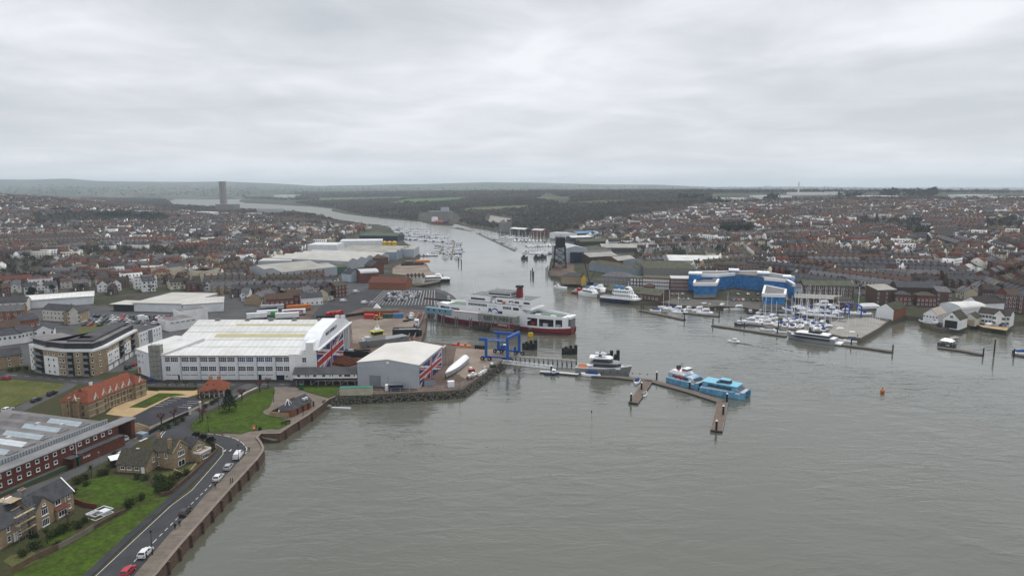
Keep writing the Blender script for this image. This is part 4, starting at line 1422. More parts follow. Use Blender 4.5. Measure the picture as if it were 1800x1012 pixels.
def flag(mb,W,H,y,x0,z0,dirx=1,rev=False):
 """union flag of width W and height H in the local x-z plane facing -y; slots: 0 blue 1 white 2 red"""
 def q(pts,mi,o):
  P=[(x0+(W-a if rev else a),y-o,z0+b)for a,b in pts]
  ar=sum(P[i][0]*P[(i+1)%len(P)][2]-P[(i+1)%len(P)][0]*P[i][2]for i in range(len(P)))
  mb.poly(P if ar>0 else P[::-1],mi)
 def clip(pts):
  out=pts
  for ax,lim,sg in((0,0,1),(0,W,-1),(1,0,1),(1,H,-1)):
   res=[]
   for i in range(len(out)):
    a,b=out[i],out[(i+1)%len(out)]
    ia,ib=(a[ax]-lim)*sg>=-1e-9,(b[ax]-lim)*sg>=-1e-9
    if ia:
     res.append(a)
    if ia!=ib:
     t=(lim-a[ax])/(b[ax]-a[ax])
     res.append((a[0]+(b[0]-a[0])*t,a[1]+(b[1]-a[1])*t))
   out=res
  return out
 q([(0,0),(W,0),(W,H),(0,H)],0,0.03)
 dl=math.hypot(W,H)
 nx,nz=H/dl,W/dl
 ws=H*.10
 q(clip([(-nx*ws*-1,-nz*ws),(W+nx*ws,H-nz*ws),(W-nx*ws,H+nz*ws),(-nx*ws,nz*ws)]),1,.05)
 q(clip([(-nx*ws,H-nz*ws),(W-nx*ws,-nz*ws),(W+nx*ws,nz*ws),(nx*ws,H+nz*ws)]),1,.052)
 wr=H*.066
 cx,cz=W/2,H/2
 for sx,sz,sd in((-1,1,-1),(1,-1,-1),(-1,-1,1),(1,1,1)):
  ex,ez=cx+sx*W/2,cz+sz*H/2
  n=Vector((-(ez-cz),ex-cx)).normalized()*wr
  q(clip([(cx,cz),(ex,ez),(ex+n.x,ez+n.y),(cx+n.x,cz+n.y)]),2,.07)
 wc,rc=H*.165,H*.10
 q([(0,cz-wc),(W,cz-wc),(W,cz+wc),(0,cz+wc)],1,.09)
 q([(cx-wc,0),(cx+wc,0),(cx+wc,H),(cx-wc,H)],1,.092)
 q([(0,cz-rc),(W,cz-rc),(W,cz+rc),(0,cz+rc)],2,.11)
 q([(cx-rc,0),(cx+rc,0),(cx+rc,H),(cx-rc,H)],2,.112)
FLAGM=['flag_blue','flag_white','flag_red']
def text_mesh(s,size,depth=.04,material='navy',bold=0.0,spacing=1.0,align='LEFT'):
 cu=bpy.data.curves.new('lettering','FONT')
 cu.body=s
 cu.size=size
 cu.extrude=depth
 cu.offset=bold
 cu.space_character=spacing
 cu.align_x=align
 tmp=bpy.data.objects.new('lettering_tmp',cu)
 C.objects.link(tmp)
 dg=bpy.context.evaluated_depsgraph_get()
 me=bpy.data.meshes.new_from_object(tmp.evaluated_get(dg))
 bpy.data.objects.remove(tmp)
 bpy.data.curves.remove(cu)
 me.name='lettering'
 me.materials.clear()
 me.materials.append(MATS[material])
 return me
def put_text(parent,s,size,loc,face='front',material='navy',bold=0.0,rx=math.pi/2,sx=1.0,align='LEFT'):
 me=text_mesh(s,size,.03,material,bold,1.0,align)
 rz={'front':0,'back':math.pi,'left':-math.pi/2,'right':math.pi/2}[face]
 o=O('lettering',me,parent,loc)
 o.rotation_euler=(rx,0,rz)
 o.scale=(sx,1,1)
 return o
 # ------ the white hangar with the flag doors
def white_hangar():
 x0,y0=-147.3,279.8
 L_,D=65.2,58.5
 root=thing('hangar','huge white hangar with a Union flag across its tall sliding doors','hangar',(x0,y0,LZ))
 prof=[(0,10.6),(15,13.8),(23,15.6),(36,18.7),(50,15.0),(D,11.5)]
 w=MB()
 w.extr([(0,-.5),(D,-.5)]+[(a,b-.2)for a,b in prof[::-1]],'x',0,L_-6)
 w.build('wall','white_cladding',root)
 r=MB()
 top=[(a,b)for a,b in prof]
 top[0]=(-.5,10.5)
 r.extr([(a,b-.18)for a,b in top]+[(a,b+.05)for a,b in top[::-1]],'x',-.4,L_-6)
 r.build('roof','white_roof',root)
 def rz_(y):
  return float(np.interp(y,[a for a,b in prof],[b for a,b in prof]))
 for(a0,a1,ya,yb)in((14.5,58.5,17.5,20.8),(19.5,62,29.5,31.2)):
  q=MB()
  q.poly([(a0,ya,rz_(ya)+.09),(a1-4,ya,rz_(ya)+.09),(a1-4,yb,rz_(yb)+.09),(a0,yb,rz_(yb)+.09)])
  q.build('skylight_strip','yellowed_strip',root)
 for k,a in enumerate((8,22,33,44,56)):
  MB().box(a,34.6,rz_(35)+.1,a+2.2,35.6,rz_(36)+.7).build('roof_vent','steel_grey',root)
 for a in(8,15,23,29.5):
  MB().box(-.4,a-.12,rz_(a)+.03,L_-6,a+.12,rz_(a)+.16).build('roof_seam','light_grey',root)
 MB().box(-.3,-.5,10.25,57.5,-.06,10.5).build('gutter','steel_grey',root)
 for k in range(9):
  px=(333,351.5,384,418,451,484,514)
 for px in(318,351.5,385,418,451,484,516):
  a=G(px,667).x-x0
  MB().box(a-.22,-.22,0,a+.22,-.001,10.2).build('pilaster','white_cladding',root)
  MB().box(a+.5,-.12,0,a+.62,-.001,10.2).build('drainpipe','steel_grey',root)
 wm=window_mesh(3.15,2.1,4,2,'white_paint','glass',True,.16)
 wb=window_mesh(3.15,2.1,4,2,'white_paint','blue_glass',True,.16)
 ws=window_mesh(3.15,.55,6,1,'white_paint','glass',False,.14)
 for k,pc in enumerate((302,335,368,401,434,467,499.5)):
  a=G(pc,667).x-x0
  for s_ in(-1.72,1.72):
   win(root,wb if k in(4,5)else wm,'front',a+s_,8.75,L_,D)
   if not(k==0 and s_>0):
    win(root,wm,'front',a+s_,4.8,L_,D)
   if k not in(6,):
    win(root,ws,'front',a+s_,2.15,L_,D)
 win(root,window_mesh(2.6,2.1,3,2,'white_paint','glass',True,.16),'front',60.4,8.75,L_,D,off=.6)
 for px,dw,dm in((316,1.1,'black'),(457.5,1.2,'black'),(512.5,1.1,'navy')):
  win(root,MB().box(-dw/2,-.08,0,dw/2,0,2.1).mesh('door',dm),'front',G(px,667).x-x0,0,L_,D,'door')
 dd=win(root,MB().box(-1.6,-.1,0,1.6,0,2.0).mesh('loading_door','navy'),'front',G(493.5,667).x-x0,0,L_,D,'loading_door')
 sg=MB().box(-.9,-.1,0,.9,-.06,1.2)
 sg.poly([(-.5,-.12,.25),(.5,-.12,.25),(0,-.12,1.0)],1)
 win(root,sg.mesh('sign_board',['flag_white','navy']),'front',G(505,667).x-x0,1.0,L_,D,'sign_board')
 MB().box(53.5,-.55,-.5,L_-6.02,-.02,11.2).build('parapet','white_render',root)
 MB().box(L_-6.0,-.55,-.5,L_-.3,3.0,12.4).build('corner_block','white_render',root)
 MB().box(G(541,667).x-x0,-.9,0,G(554,667).x-x0,4.5,16.2).build('stair_tower','white_render',root)
 hd=MB()
 hp=[(0,12.7),(4.5,16.4),(11,18.6),(34,19.8),(49,16.6),(D+1,12.6)]
 hd.extr([(a,b)for a,b in hp][::-1],'x',L_-6.6,L_+.4)
 hd.build('door_head','white_cladding',root)
 MB().box(L_+.41,0,12.3,L_+1.0,D+1.5,12.95).build('head_rail','white_paint',root)
 put_text(root,'WIGHT SHIPYARD CO',2.0,(L_+.45,13.0,15.9),'right','navy',.035,sx=.95)
 n,y1=6,45.5
 FW=(y1-.8)/n
 leaf=MB().box(0,.0,0,FW-.12,.35,12.3)
 lm=leaf.mesh('door_leaf','flag_blue')
 for k in range(n):
  o=O('door_leaf',lm,root,(L_-.15,.8+k*FW,0))
  o.rotation_euler=(0,0,math.pi/2)
 fm=MB()
 flag(fm,y1-.9,12.2,0,0,.05)
 o=O('union_flag',fm.mesh('union_flag',FLAGM),root,(L_-.13,.8,0))
 o.rotation_euler=(0,0,math.pi/2)
 for k in range(1,n):
  MB().box(L_+.0,.8+k*FW-.09,0,L_+.05,.8+k*FW+.0,12.2).build('door_joint','black',root)
 for yy in(12,27,36):
  MB().box(L_+.1,yy-.4,11.2,L_+.6,yy+.4,11.6).build('floodlight','white_paint',root)
 MB().box(L_-1.5,46.0,-.5,L_-.2,D,12.4).build('return_wall','white_cladding',root)
 for k,yy in enumerate((48,51,54,D-.3)):
  MB().box(L_-.19,yy-.15,0,L_+.25,yy+.15,12.3).build('rail_post','light_grey',root)
 for dx in(-2.5,0.2):
  MB().box(L_-3+dx,52,13,L_-1+dx,54,17.5).build('vent_stack','light_grey',root)
 A=G(245,655)
 B=G(288,667)
 a,rz,l=frame_ab((243,655),(271,665.5))
 rr=thing('office_wing','white three-storey office wing on the canted west end of the white hangar','building',(a.x,a.y,LZ),rz)
 wb_=MB()
 wb_.prism([(0,0),(l,0),(l+5.5,1.2),(l+5.5,20),(2,16)],-.5,10.4)
 wb_.build('wall','white_cladding',rr)
 rb=MB()
 rb.prism([(-.3,-.3),(l+.1,-.3),(l+5.6,.9),(l+5.6,20.2),(1.7,16.3)],10.42,lambda x,y:10.9+max(0,y)*.20)
 rb.build('roof','white_roof',rr)
 for z_ in(2.6,5.4,8.2):
  win(rr,window_mesh(2.0,1.1,6,1,'light_grey','light_grey',False),'front',1.9,z_,l,5,'louvre')
  if z_>4:
   win(rr,window_mesh(1.1,1.0),'front',5.6,z_+.3,l,5)
 MB().box(.8,-.1,.3,3.0,-.0,2.8).build('mural_panel','terracotta',rr)
 p=G(272,666)
 t=thing('scaffold_tower','tall scaffold stair wrapped in grey debris netting at the hangar corner','scaffold',(p.x,p.y-3.2,LZ),.05)
 for k in range(7):
  MB().box(0,0,k*2.15+1.9,4.6,3.0,k*2.15+2.0).build('deck','timber',t)
 for ax in(0,1.55,3.1,4.6):
  for ay in(0,3.0):
   MB().tube((ax,ay,0),(ax,ay,15.6),.06,5).build('pole','steel_grey',t)
 for k in range(7):
  for ay in(-.05,3.05):
   MB().tube((0,ay,k*2.15+1.0),(4.6,ay,k*2.15+1.0),.05,4).build('ledger','steel_grey',t)
 MB().box(.05,.08,.4,4.55,2.95,15.2).build('netting','netting',t)
mat('netting',(0.34,0.345,0.32),col2=(0.22,0.225,0.205),scale=0.9,fine=0.4,fscale=2.5,stripes=(2.15,.45,2))
white_hangar()
def walkway_building():
 a,rz,l=frame_ab((516,678),(628,677))
 root=thing('pier_building','long white boarded building on stilts with a dark pitched roof beside the flag hangar','building',(a.x,a.y,LZ),rz)
 D=7.0
 w=MB()
 gable_walls(w,0,0,l,D,3.1,5.0,1.7,'x')
 w.build('wall','white_render',root)
 gable_roof(MB(),0,0,l,D,5.0,1.8)
 r=gable_roof(MB(),0,0,l,D,5.0,1.8,'x',.4)
 r.build('roof','dark_roof',root)
 MB().box(-.1,-.1,2.4,l+.1,D+.1,3.09).build('floor_beam','navy',root)
 for k in range(9):
  t=1.0+k*(l-2)/8
  for yy in(.4,D-.4):
   MB().bar((t,yy,-.3),(t,yy,2.4),.3).build('stilt','steel_grey',root)
  if k%2==0 and k<8:
   MB().bar((t,.4,.2),(t+(l-2)/8,.4,2.3),.16).build('brace','steel_grey',root)
 for t,ww in((.09,1.2),(.2,.6),(.24,.6),(.34,1.3),(.48,1.3),(.58,.5),(.62,.5),(.74,1.2),(.85,2.6),(.96,.6)):
  win(root,window_mesh(ww,.9,1,1,'white_paint','glass',False),'front',t*l,4.2,l,D)
walkway_building()
def grey_hangar():
 a,rz,l=frame_ab((629,677),(737,683))
 D=33.5
 h,rh=9.7,1.7
 root=thing('boat_shed','pale grey clad boat shed with a Union flag on its end doors','shed',(a.x,a.y,LZ),rz)
 w=gable_walls(MB(),0,0,l,D,-.3,h,rh,'y')
 w.build('wall','grey_cladding',root)
 gable_roof(MB(),0,0,l,D,h,rh,'y',.25).build('roof','beige_roof',root)
 MB().box(.0,-.08,h-1.6,l,-.0,h-1.45).build('fascia_line','light_grey',root)
 d=win(root,MB().box(-2.4,-.12,0,2.4,0,4.6).mesh('roller_door','roller'),'front',7.6,0,l,D,'roller_door')
 MB().box(l/2-.5,-.1,h+.1,l/2+.5,-.01,h+1.0).build('gable_vent','white_paint',root)
 fm=MB()
 flag(fm,31.0,8.3,0,0,.3)
 o=O('union_flag',fm.mesh('union_flag',FLAGM),root,(l+.05,.6,0))
 o.rotation_euler=(0,0,math.pi/2)
 for k in range(1,5):
  MB().box(l+.02,.6+k*6.2-.06,.2,l+.19,.6+k*6.2+.04,8.8).build('door_joint','steel_grey',root)
 MB().box(l-.2,D,h-1.1,l+.5,D+5,h-.6).build('head_rail','light_grey',root)
 for yy in(D+.6,D+4.8):
  MB().bar((l+.1,yy,0),(l+.1,yy,h-.6),.25).build('rail_post','steel_grey',root)
 MB().bar((l+.1,D+4.8,h-1),(l+2.2,D+5.5,0),.2).build('brace','steel_grey',root)
mat('roller',(0.22,0.24,0.27),var=0.2,stripes=(.35,.4,2))
grey_hangar()
# ------ long brick works with roof lights
def brick_works():
 A,B=G(-60,905),G(210,781)
 B2=G(10,868)
 d=(B-B2)
 rz=math.atan2(d.y,d.x)
 u=Vector((math.cos(rz),math.sin(rz)))
 S=26.0
 o=B.xy-u*(36.6+S)
 L_=36.6+S
 D=46.0
 h=6.6
 root=thing('brick_works','long red brick works with flat grey roof and glazed roof lights by the lane','factory',(o.x,o.y,LZ),rz)
 MB().box(0,0,-.3,L_,D,h).build('wall','red_brick',root)
 MB().box(-.2,-.5,h+.004,L_+6.5,3.6,h+.28).build('front_roof','grey_roof',root)
 MB().box(0,4.4,h+.004,L_,D,h+.5).build('roof','felt_roof',root)
 MB().box(-.2,-.56,h-.12,L_+6.5,-.504,h+.3).build('fascia','light_grey',root)
 up=MB().box(0,3.75,h+.3,L_,4.35,h+1.5)
 up.build('clerestory','steel_grey',root)
 bm=MB().box(-.22,-.06,0,.22,0,1.15).mesh('clerestory_pane','skylight')
 n=74
 for k in range(n):
  O('clerestory_pane',bm,root,(.5+k*(L_-1)/(n-1),3.74,h+.33))
 for k,(t,l0,l1,m1)in enumerate(((L_-4.5,9,30,'skylight'),(L_-10.5,10.5,34,'skylight'),(L_-16.5,10,34,'skylight'),(L_-22.2,9.5,34,'skylight_white'),(L_-28,8.5,34,'skylight'),(L_-34,8.5,34,'skylight'),(L_-40,8.5,34,'skylight'),(L_-46,8.5,34,'skylight'))):
  def ridge_light(y0,y1,m):
   mb=MB()
   mb.extr([(t-1.5,h+.52),(t+1.5,h+.52),(t,h+1.5)],'y',y0,y1)
   mb.build('roof_light',m,root)
  mid=l0+(l1-l0)*(.62 if k!=3 else.8)
  ridge_light(l0,mid,m1)
  ridge_light(mid+.15,l1+8,'felt_roof')
  MB().box(t-1.6,l0-1.2,h+.5,t+1.6,l0-.05,h+.75).build('roof_light_kerb','felt_roof',root)
 for(xx,yy)in((L_-9,12),(L_-10.5,20),(L_-22,17),(L_-21,26)):
  MB().box(xx,yy,h+.5,xx+1.1,yy+1.1,h+2.0).build('roof_cowl','light_grey',root)
 wm=window_mesh(1.0,.95,1,1,'white_paint','glass',True,.16)
 for k in range(20):
  win(root,wm,'front',L_-3.0-k*2.68,5.35,L_,D)
 for k in range(13):
  win(root,wm,'front',L_-3.0-(k+7)*2.68,2.95,L_,D)
 MB().box(0,-1.5,0,L_-19.5,-.01,1.3).build('planter_wall','green_slime',root)
 an=MB().box(L_-16.2,-2.6,-.3,L_-.3,-.02,3.4)
 an.build('annexe','red_brick',root)
 MB().box(L_-16.4,-2.75,3.41,L_-.2,-.03,3.6).build('annexe_roof','dark_roof',root)
 MB().box(L_-19.4,-3.0,3.0,L_-15.2,-.03,3.2).build('canopy','dark_roof',root)
 MB().box(L_-18.2,-2.7,-.3,L_-17.6,-2.1,3.0).build('brick_pier','red_brick',root)
 MB().box(L_-16.9,-2.68,0,L_-16.21,-2.0,2.6).build('door','green_paint',root)
 put_text(root,'Aerial',1.0,(L_-15.3,-2.66,1.7),'front','flag_white',.03)
 MB().tube((L_-17.4,-2.9,3.2),(L_-17.4,-2.9,8.6),.06,5).build('flagpole','white_paint',root)
 MB().box(L_+5.0,.0,-.3,L_+6.4,5.5,h).build('end_pier','red_brick',root)
 MB().box(L_,4.5,-.3,L_+5.0,5.4,h-.01).build('recess_wall','dark_timber',root)
mat('green_slime',(0.085,0.10,0.075),var=.3)
brick_works()
# ------ stone barracks with red tiled roof
def barracks():
 A,B=(158,735),(258,693.5)
 a,rz,l=frame_ab(A,B)
 D=10.5
 h=5.7
 root=thing('stone_barracks','two-storey banded yellow stone range with a hipped orange tiled roof and gablets','building',(a.x,a.y,LZ),rz)
 w=MB()
 w.box(0,0,-.3,7,D+1,h)
 w.box(6.9,1.1,-.3,l-5.4,D,h)
 w.box(l-5.5,0,-.3,l,D+1,h)
 w.build('wall','yellow_stone',root)
 r=MB()
 hip_roof(r,0,0,7,D+1,h,3.4,.45,axis='y')
 hip_roof(r,l-5.5,0,l,D+1,h,3.2,.45,axis='y')
 gable_roof(r,3.2,1.1,l-2.7,D,h,3.6,'x',.45)
 r.build('roof','orange_tile',root)
 for z_ in(.6,2.7,4.6):
  MB().box(-.06,-.06,z_,7.06,-.004,z_+.22).build('band_course','magnolia_render',root)
  MB().box(6.9,1.04,z_,l-5.4,1.096,z_+.22).build('band_course','magnolia_render',root)
  MB().box(l-5.56,-.06,z_,l+.06,-.004,z_+.22).build('band_course','magnolia_render',root)
 wt=window_mesh(1.0,1.5,2,2,'yellow_stone','glass',True,.14)
 gb=MB()
 gb.extr([(-.75,-.3),(.75,-.3),(.75,.5),(0,1.7),(-.75,.5)],'y',0,.35)
 gb.extr([(-.95,.4),(-.75,.35),(0,1.65),(.75,.35),(.95,.4),(0,2.0)][::-1],'y',-.1,.5,1)
 gb.box(-.12,.05,1.8,.12,.3,2.7,1)
 gm=gb.mesh('gablet',['yellow_stone','magnolia_render'])
 for k in range(5):
  t=8.4+k*(l-15.4)/4
  O('window',wt,root,(t,1.1,3.85))
  O('window',wt,root,(t,1.1,1.5))
  O('gablet',gm,root,(t,.95,h-.1))
  MB().tube((t+1.6,.98,0),(t+1.6,.98,h),.07,5).build('drainpipe','black',root)
 for t in(3.5,l-2.75):
  O('window',wt,root,(t,0,3.85))
  O('window',wt,root,(t,0,1.5))
  O('gablet',gm,root,(t,-.15,h-.1))
 for yy in(2.5,8.5):
  o=O('window',wt,root,(0,yy,3.85),-math.pi/2)
  o=O('window',wt,root,(0,yy,1.5),-math.pi/2)
  O('window',wt,root,(l,yy,3.85),math.pi/2)
 O('gablet',gm,root,(-.15,5.5,h-.1),-math.pi/2)
 for yy in(3.6,7.4):
  c_=MB().box(-.8,yy-.35,-.3,0,yy+.35,7.0)
  c_.box(-.9,yy-.45,7.0,.1,yy+.45,7.3)
  c_.build('chimney','yellow_stone',root)
 c_=MB()
 chimney(c_,8.0,6.0,h+2.5,h+4.6,.9,.6,2)
 c_.build('chimney',['white_render','terracotta'],root)
 MB().box(2.8,D/2+.5,h+3.45,4.2,D/2+.7,h+3.6).build('ridge_tile','red_tile',root)
barracks()
# ------ lodge with verandah
def lodge():
 a,rz,l=frame_ab((350,699),(394.7,697))
 root=thing('lodge','small stone lodge with an orange hipped roof and open verandah','lodge',(a.x,a.y,LZ),rz)
 D=9.0
 MB().box(.2,2.6,-.3,l-.2,D,2.6).build('wall','buff_brick',root)
 r=MB()
 hip_roof(r,0,0,l,D,2.75,3.1,.5,inset=3.2)
 r.build('roof','orange_tile',root)
 for k in range(6):
  MB().box(.1+k*(l-.4)/5,.0,0,.3+k*(l-.4)/5,.2,2.6).build('verandah_post','white_paint',root)
 for t in(.2,.5,.8):
  O('window',window_mesh(1.1,1.3,2,1,'white_paint','glass'),root,(t*l,2.6,1.5))
 for cx,cy in((l*.34,5.5),(l*.66,6.0)):
  c_=MB()
  chimney(c_,cx,cy,4.2,6.6,1.3,.9,3)
  c_.build('chimney',['buff_brick','terracotta'],root)
 for k in range(2):
  MB().tube((l*.3+k*2.2,2.2,4.2),(l*.3+k*2.2,2.2,4.75),.2,5).build('roof_vent','black',root)
 win(root,MB().box(-.5,-.06,0,.5,0,2).mesh('door','white_paint'),'right',7.5,0,l-.2,D,'door')
lodge()
# ------ pavilion with round end on the promenade
def pavilion():
 A,B=G(509,734.5),G(548,716)
 d=B-A
 rz=math.atan2(d.y,d.x)
 l=d.length
 root=thing('pavilion','low red brick seafront pavilion with a rounded slate end and lantern','pavilion',(A.x,A.y,LZ),rz)
 n=10
 R_=2.9
 poly=[(l,0),(l,2*R_)]+[(R_-R_*math.sin(math.pi*k/n),R_+R_*math.cos(math.pi*k/n))for k in range(n+1)]
 MB().prism(poly,-.3,2.5).build('wall','orange_brick',root)
 r=MB()
 q=R_+.5
 rim=[(R_-q*math.sin(math.pi*k/n),R_+q*math.cos(math.pi*k/n))for k in range(n+1)]
 ap=(R_,R_,5.0)
 for k in range(n):
  r.poly([(*rim[k],2.5),(*rim[k+1],2.5),ap])
 r.poly([(R_,R_+q,2.5),ap,(l+.3,R_,5.0),(l+.3,R_+q,2.5)])
 r.poly([(R_,R_-q,2.5),(l+.3,R_-q,2.5),(l+.3,R_,5.0),ap])
 r.poly([(l+.3,R_-q,2.5),(l+.3,R_+q,2.5),(l+.3,R_,5.0)])
 r.build('roof','slate',root)
 lt=MB()
 for k in range(6):
  a=k*math.pi/3
  lt.bar((R_+1.5*math.cos(a),R_+1.5*math.sin(a),3.8),(R_,R_,5.8),.16)
  a2=(k+1)*math.pi/3
  lt.bar((R_+1.5*math.cos(a),R_+1.5*math.sin(a),3.85),(R_+1.5*math.cos(a2),R_+1.5*math.sin(a2),3.85),.16)
 lt.build('lantern_frame','white_paint',root)
 MB().box(R_+1.8,R_-.3,4.6,R_+3.6,R_+.3,5.5).build('ridge_box','timber',root)
 for k in range(2):
  MB().box(l-3.5+k*1.5,R_-2.4,3.6,l-2.7+k*1.5,R_-1.4,4.4).build('roof_light','skylight_white',root)
 for k in range(4):
  win(root,MB().box(-.5,-.06,0,.5,0,2.1).mesh('door','dark_timber'),'front',R_+1.5+k*3.0,0,l,2*R_,'door')
 p,rz2,l2=frame_ab((474,731),(507,735))
 y=thing('yard_wall','low walled timber yard beside the rounded pavilion','wall',(p.x,p.y,LZ),rz2)
 MB().box(0,0,0,l2,.25,1.7).build('wall_panel','buff_brick',y)
 MB().box(0,.25,0,.25,7,1.7).build('wall_panel','wall_brick',y)
 MB().box(.25,6.75,0,l2,7,1.9).build('wall_panel','dark_timber',y)
 tag(MB().box(0,0,0,1.6,1.0,1.3).build('waste_bin','white_paint',None,(p.x+2.5,p.y+1.6,LZ),.1),'white wheeled bin inside the yard beside the pavilion','bin')
pavilion()
# ------ houses beside the shore road
def shore_houses():
 a,rz,l=frame_ab((61,934),(131,894))
 root=thing('stone_house','yellow brick villa with slate roof, arched gable window and tall chimney','house',(a.x,a.y,LZ),rz)
 D=6.6
 w=gable_walls(MB(),0,0,l,D,-.3,4.9,2.9,'x')
 w.extr([(.3,-.3),(5.4,-.3),(5.4,4.6),(2.85,7.3),(.3,4.6)],'y',-.35,3)
 w.build('wall','buff_brick',root)
 r=gable_roof(MB(),0,0,l,D,4.9,2.95,'x',.3)
 r.build('roof','slate',root)
 gable_roof(MB(),.3,-.3,5.4,3.2,4.65,2.75,'y',.25).build('gable_roof','slate',root)
 MB().extr([(-.35,4.55),(D/2,7.95),(D+.35,4.55),(D+.35,4.8),(D/2,8.2),(-.35,4.8)][::-1],'x',l+.02,l+.3).build('verge_board','white_paint',root)
 wm2=window_mesh(1.0,1.3,1,2)
 O('window',window_mesh(1.7,1.5,3,1),root,(2.85,-.35,3.7))
 O('window',window_mesh(1.9,1.7,4,1),root,(2.85,-.35,1.1))
 O('window',window_mesh(.8,.5,1,1),root,(2.85,-.35,5.5))
 MB().extr([(2.0,4.55),(3.7,4.55),(3.4,5.05),(2.85,5.25),(2.3,5.05)],'y',-.42,-.36).build('brick_arch','red_brick',root)
 O('window',window_mesh(1.5,1.1,2,1),root,(7.1,0,4.0))
 O('window',window_mesh(.6,1.1,1,2),root,(10.4,0,4.0))
 O('window',window_mesh(.6,1.2,1,2),root,(10.4,0,1.6))
 O('window',window_mesh(2.4,1.3,3,1),root,(7.3,-.9,1.3))
 MB().box(5.7,-.9,-.2,9.1,-.01,2.3).build('bay','buff_brick',root)
 MB().extr([(-1.2,2.3),(0,3.0),(0,3.15),(-1.2,2.45)][::-1],'x',5.5,9.3).build('bay_roof','red_tile',root)
 c_=MB()
 chimney(c_,1.2,3.6,6.0,9.6,1.0,.9,4)
 c_.box(.5,2.95,9.5,1.9,4.25,9.9,0)
 c_.build('chimney',['grey_stone','terracotta'],root)
 MB().tube((9.2,-.08,0),(9.2,-.08,4.8),.07,5).build('drainpipe','white_paint',root)
 u=Vector((math.cos(rz),math.sin(rz)))
 o=a.xy-u*14.5
 root=thing('terrace_house','yellow brick house end under scaffolding with a broad slate roof','house',(o.x,o.y,LZ),rz)
 gable_walls(MB(),0,.6,13.5,8.8,-.3,4.6,2.9,'x').build('wall','buff_brick',root)
 gable_roof(MB(),0,.6,13.5,8.8,4.6,2.95,'x',.3).build('roof','slate',root)
 for t in(2.5,5.5,8.5,11.2):
  O('window',window_mesh(.7,1.1),root,(t,.6,3.7))
  O('window',window_mesh(.8,1.3),root,(t,.6,1.4))
 MB().box(9.6,.5,0,10.6,.59,2.1).build('door','white_paint',root)
 c_=MB()
 chimney(c_,12.9,4.9,6.2,8.8,1.5,.8,4)
 c_.build('chimney',['white_render','terracotta'],root)
 sc_=thing('scaffold','tubular scaffold with boards round the end of the terrace beside the villa','scaffold',(o.x,o.y,LZ),rz)
 for t in(9.6,11.2,12.8,14.4):
  for yy in(-.9,-.1):
   MB().tube((t,yy,0),(t,yy,7.2),.05,4).build('pole','steel_grey',sc_)
 for zz_ in(2.0,4.0,6.0):
  MB().box(9.4,-.95,zz_,14.6,-.1,zz_+.08).build('board','pale_timber',sc_)
  MB().tube((9.4,-.97,zz_+1),(14.6,-.97,zz_+1),.05,4).build('ledger','steel_grey',sc_)
 for yy in(1,3,5,7):
  MB().tube((14.4,yy,0),(14.4,yy,8.6),.05,4).build('pole','steel_grey',sc_)
 for zz_ in(6.4,8.2):
  MB().box(11.6,2.6,zz_,14.6,7.2,zz_+.1).build('board','pale_timber',sc_)
 a,rz,l=frame_ab((206,829),(258,832))
 root=thing('barn_cottage','long low stone cottage with a mossy dark roof behind the round lawn','cottage',(a.x,a.y,LZ),rz)
 D=6.4
 gable_walls(MB(),0,0,l,D,-.3,2.5,3.3,'x').build('wall','yellow_stone',root)
 gable_roof(MB(),0,0,l,D,2.5,3.35,'x',.35).build('roof','mossy_slate',root)
 for t in(.2,.42,.68):
  O('window',window_mesh(1.2,.9,2,1),root,(t*l,0,1.4))
 win(root,window_mesh(.8,1.3),'right',3.4,2.9,l,D)
 win(root,MB().box(-.5,-.06,0,.5,0,2).mesh('door','white_paint'),'front',.88*l,0,l,D,'door')
 MB().box(l*.45,3.0,5.75,l*.55,3.5,6.1).build('ridge_vent','light_grey',root)
 a2,rz2,l2=frame_ab((280,822),(306,824.5))
 b=G(306,824.5)
 q=G(333,811)
 dv=q-b
 rzg=math.atan2(dv.y,dv.x)-math.pi/2
 Lg=dv.length
 X=Vector((math.cos(rzg),math.sin(rzg)))
 W_=8.2
 o=b.xy-X*W_
 root=thing('stone_house','gabled stone house with mossy slates and white mullioned windows at the road bend','house',(o.x,o.y,LZ),rzg)
 gable_walls(MB(),0,0,W_,Lg,-.3,4.9,2.6,'x').build('wall','yellow_stone',root)
 gable_roof(MB(),0,0,W_,Lg,4.9,2.65,'x',.25).build('roof','mossy_slate',root)
 MB().extr([(-.3,4.75),(Lg/2,7.6),(Lg+.3,4.75),(Lg+.3,5.05),(Lg/2,7.95),(-.3,5.05)][::-1],'x',W_+.0,W_+.35).build('verge_coping','yellow_stone',root)
 win(root,window_mesh(2.3,1.5,4,1,'white_paint','glass',True,.12),'right',Lg/2,3.9,W_,Lg)
 win(root,window_mesh(2.4,1.7,2,1,'white_paint','glass',True,.14),'right',Lg/2,.9,W_,Lg)
 win(root,window_mesh(.5,.7,1,1),'right',Lg/2,6.0,W_,Lg)
 win(root,window_mesh(.8,1.4),'front',2.6,3.8,W_,Lg)
 win(root,window_mesh(.8,1.4),'front',5.6,3.8,W_,Lg)
 win(root,window_mesh(1.1,1.2),'front',2.2,1.2,W_,Lg)
 for cx,cy,pots in((6.2,1.1,1),(.4,Lg/2,3)):
  c_=MB()
  chimney(c_,cx,cy,5.4,8.4,.8,.8,pots)
  c_.build('chimney',['yellow_stone','terracotta'],root)
 o2=b.xy+Vector((-math.sin(rzg),math.cos(rzg)))*(Lg+.05)-X*3.4
 root=thing('house_wing','stone wing with grey slates and a white balustraded bay beside the gabled house','house',(o2.x,o2.y,LZ),rzg)
 gable_walls(MB(),0,0,4.6,5.4,-.3,4.2,2.0,'x').build('wall','yellow_stone',root)
 gable_roof(MB(),0,0,4.6,5.4,4.2,2.05,'x',.2).build('roof','slate',root)
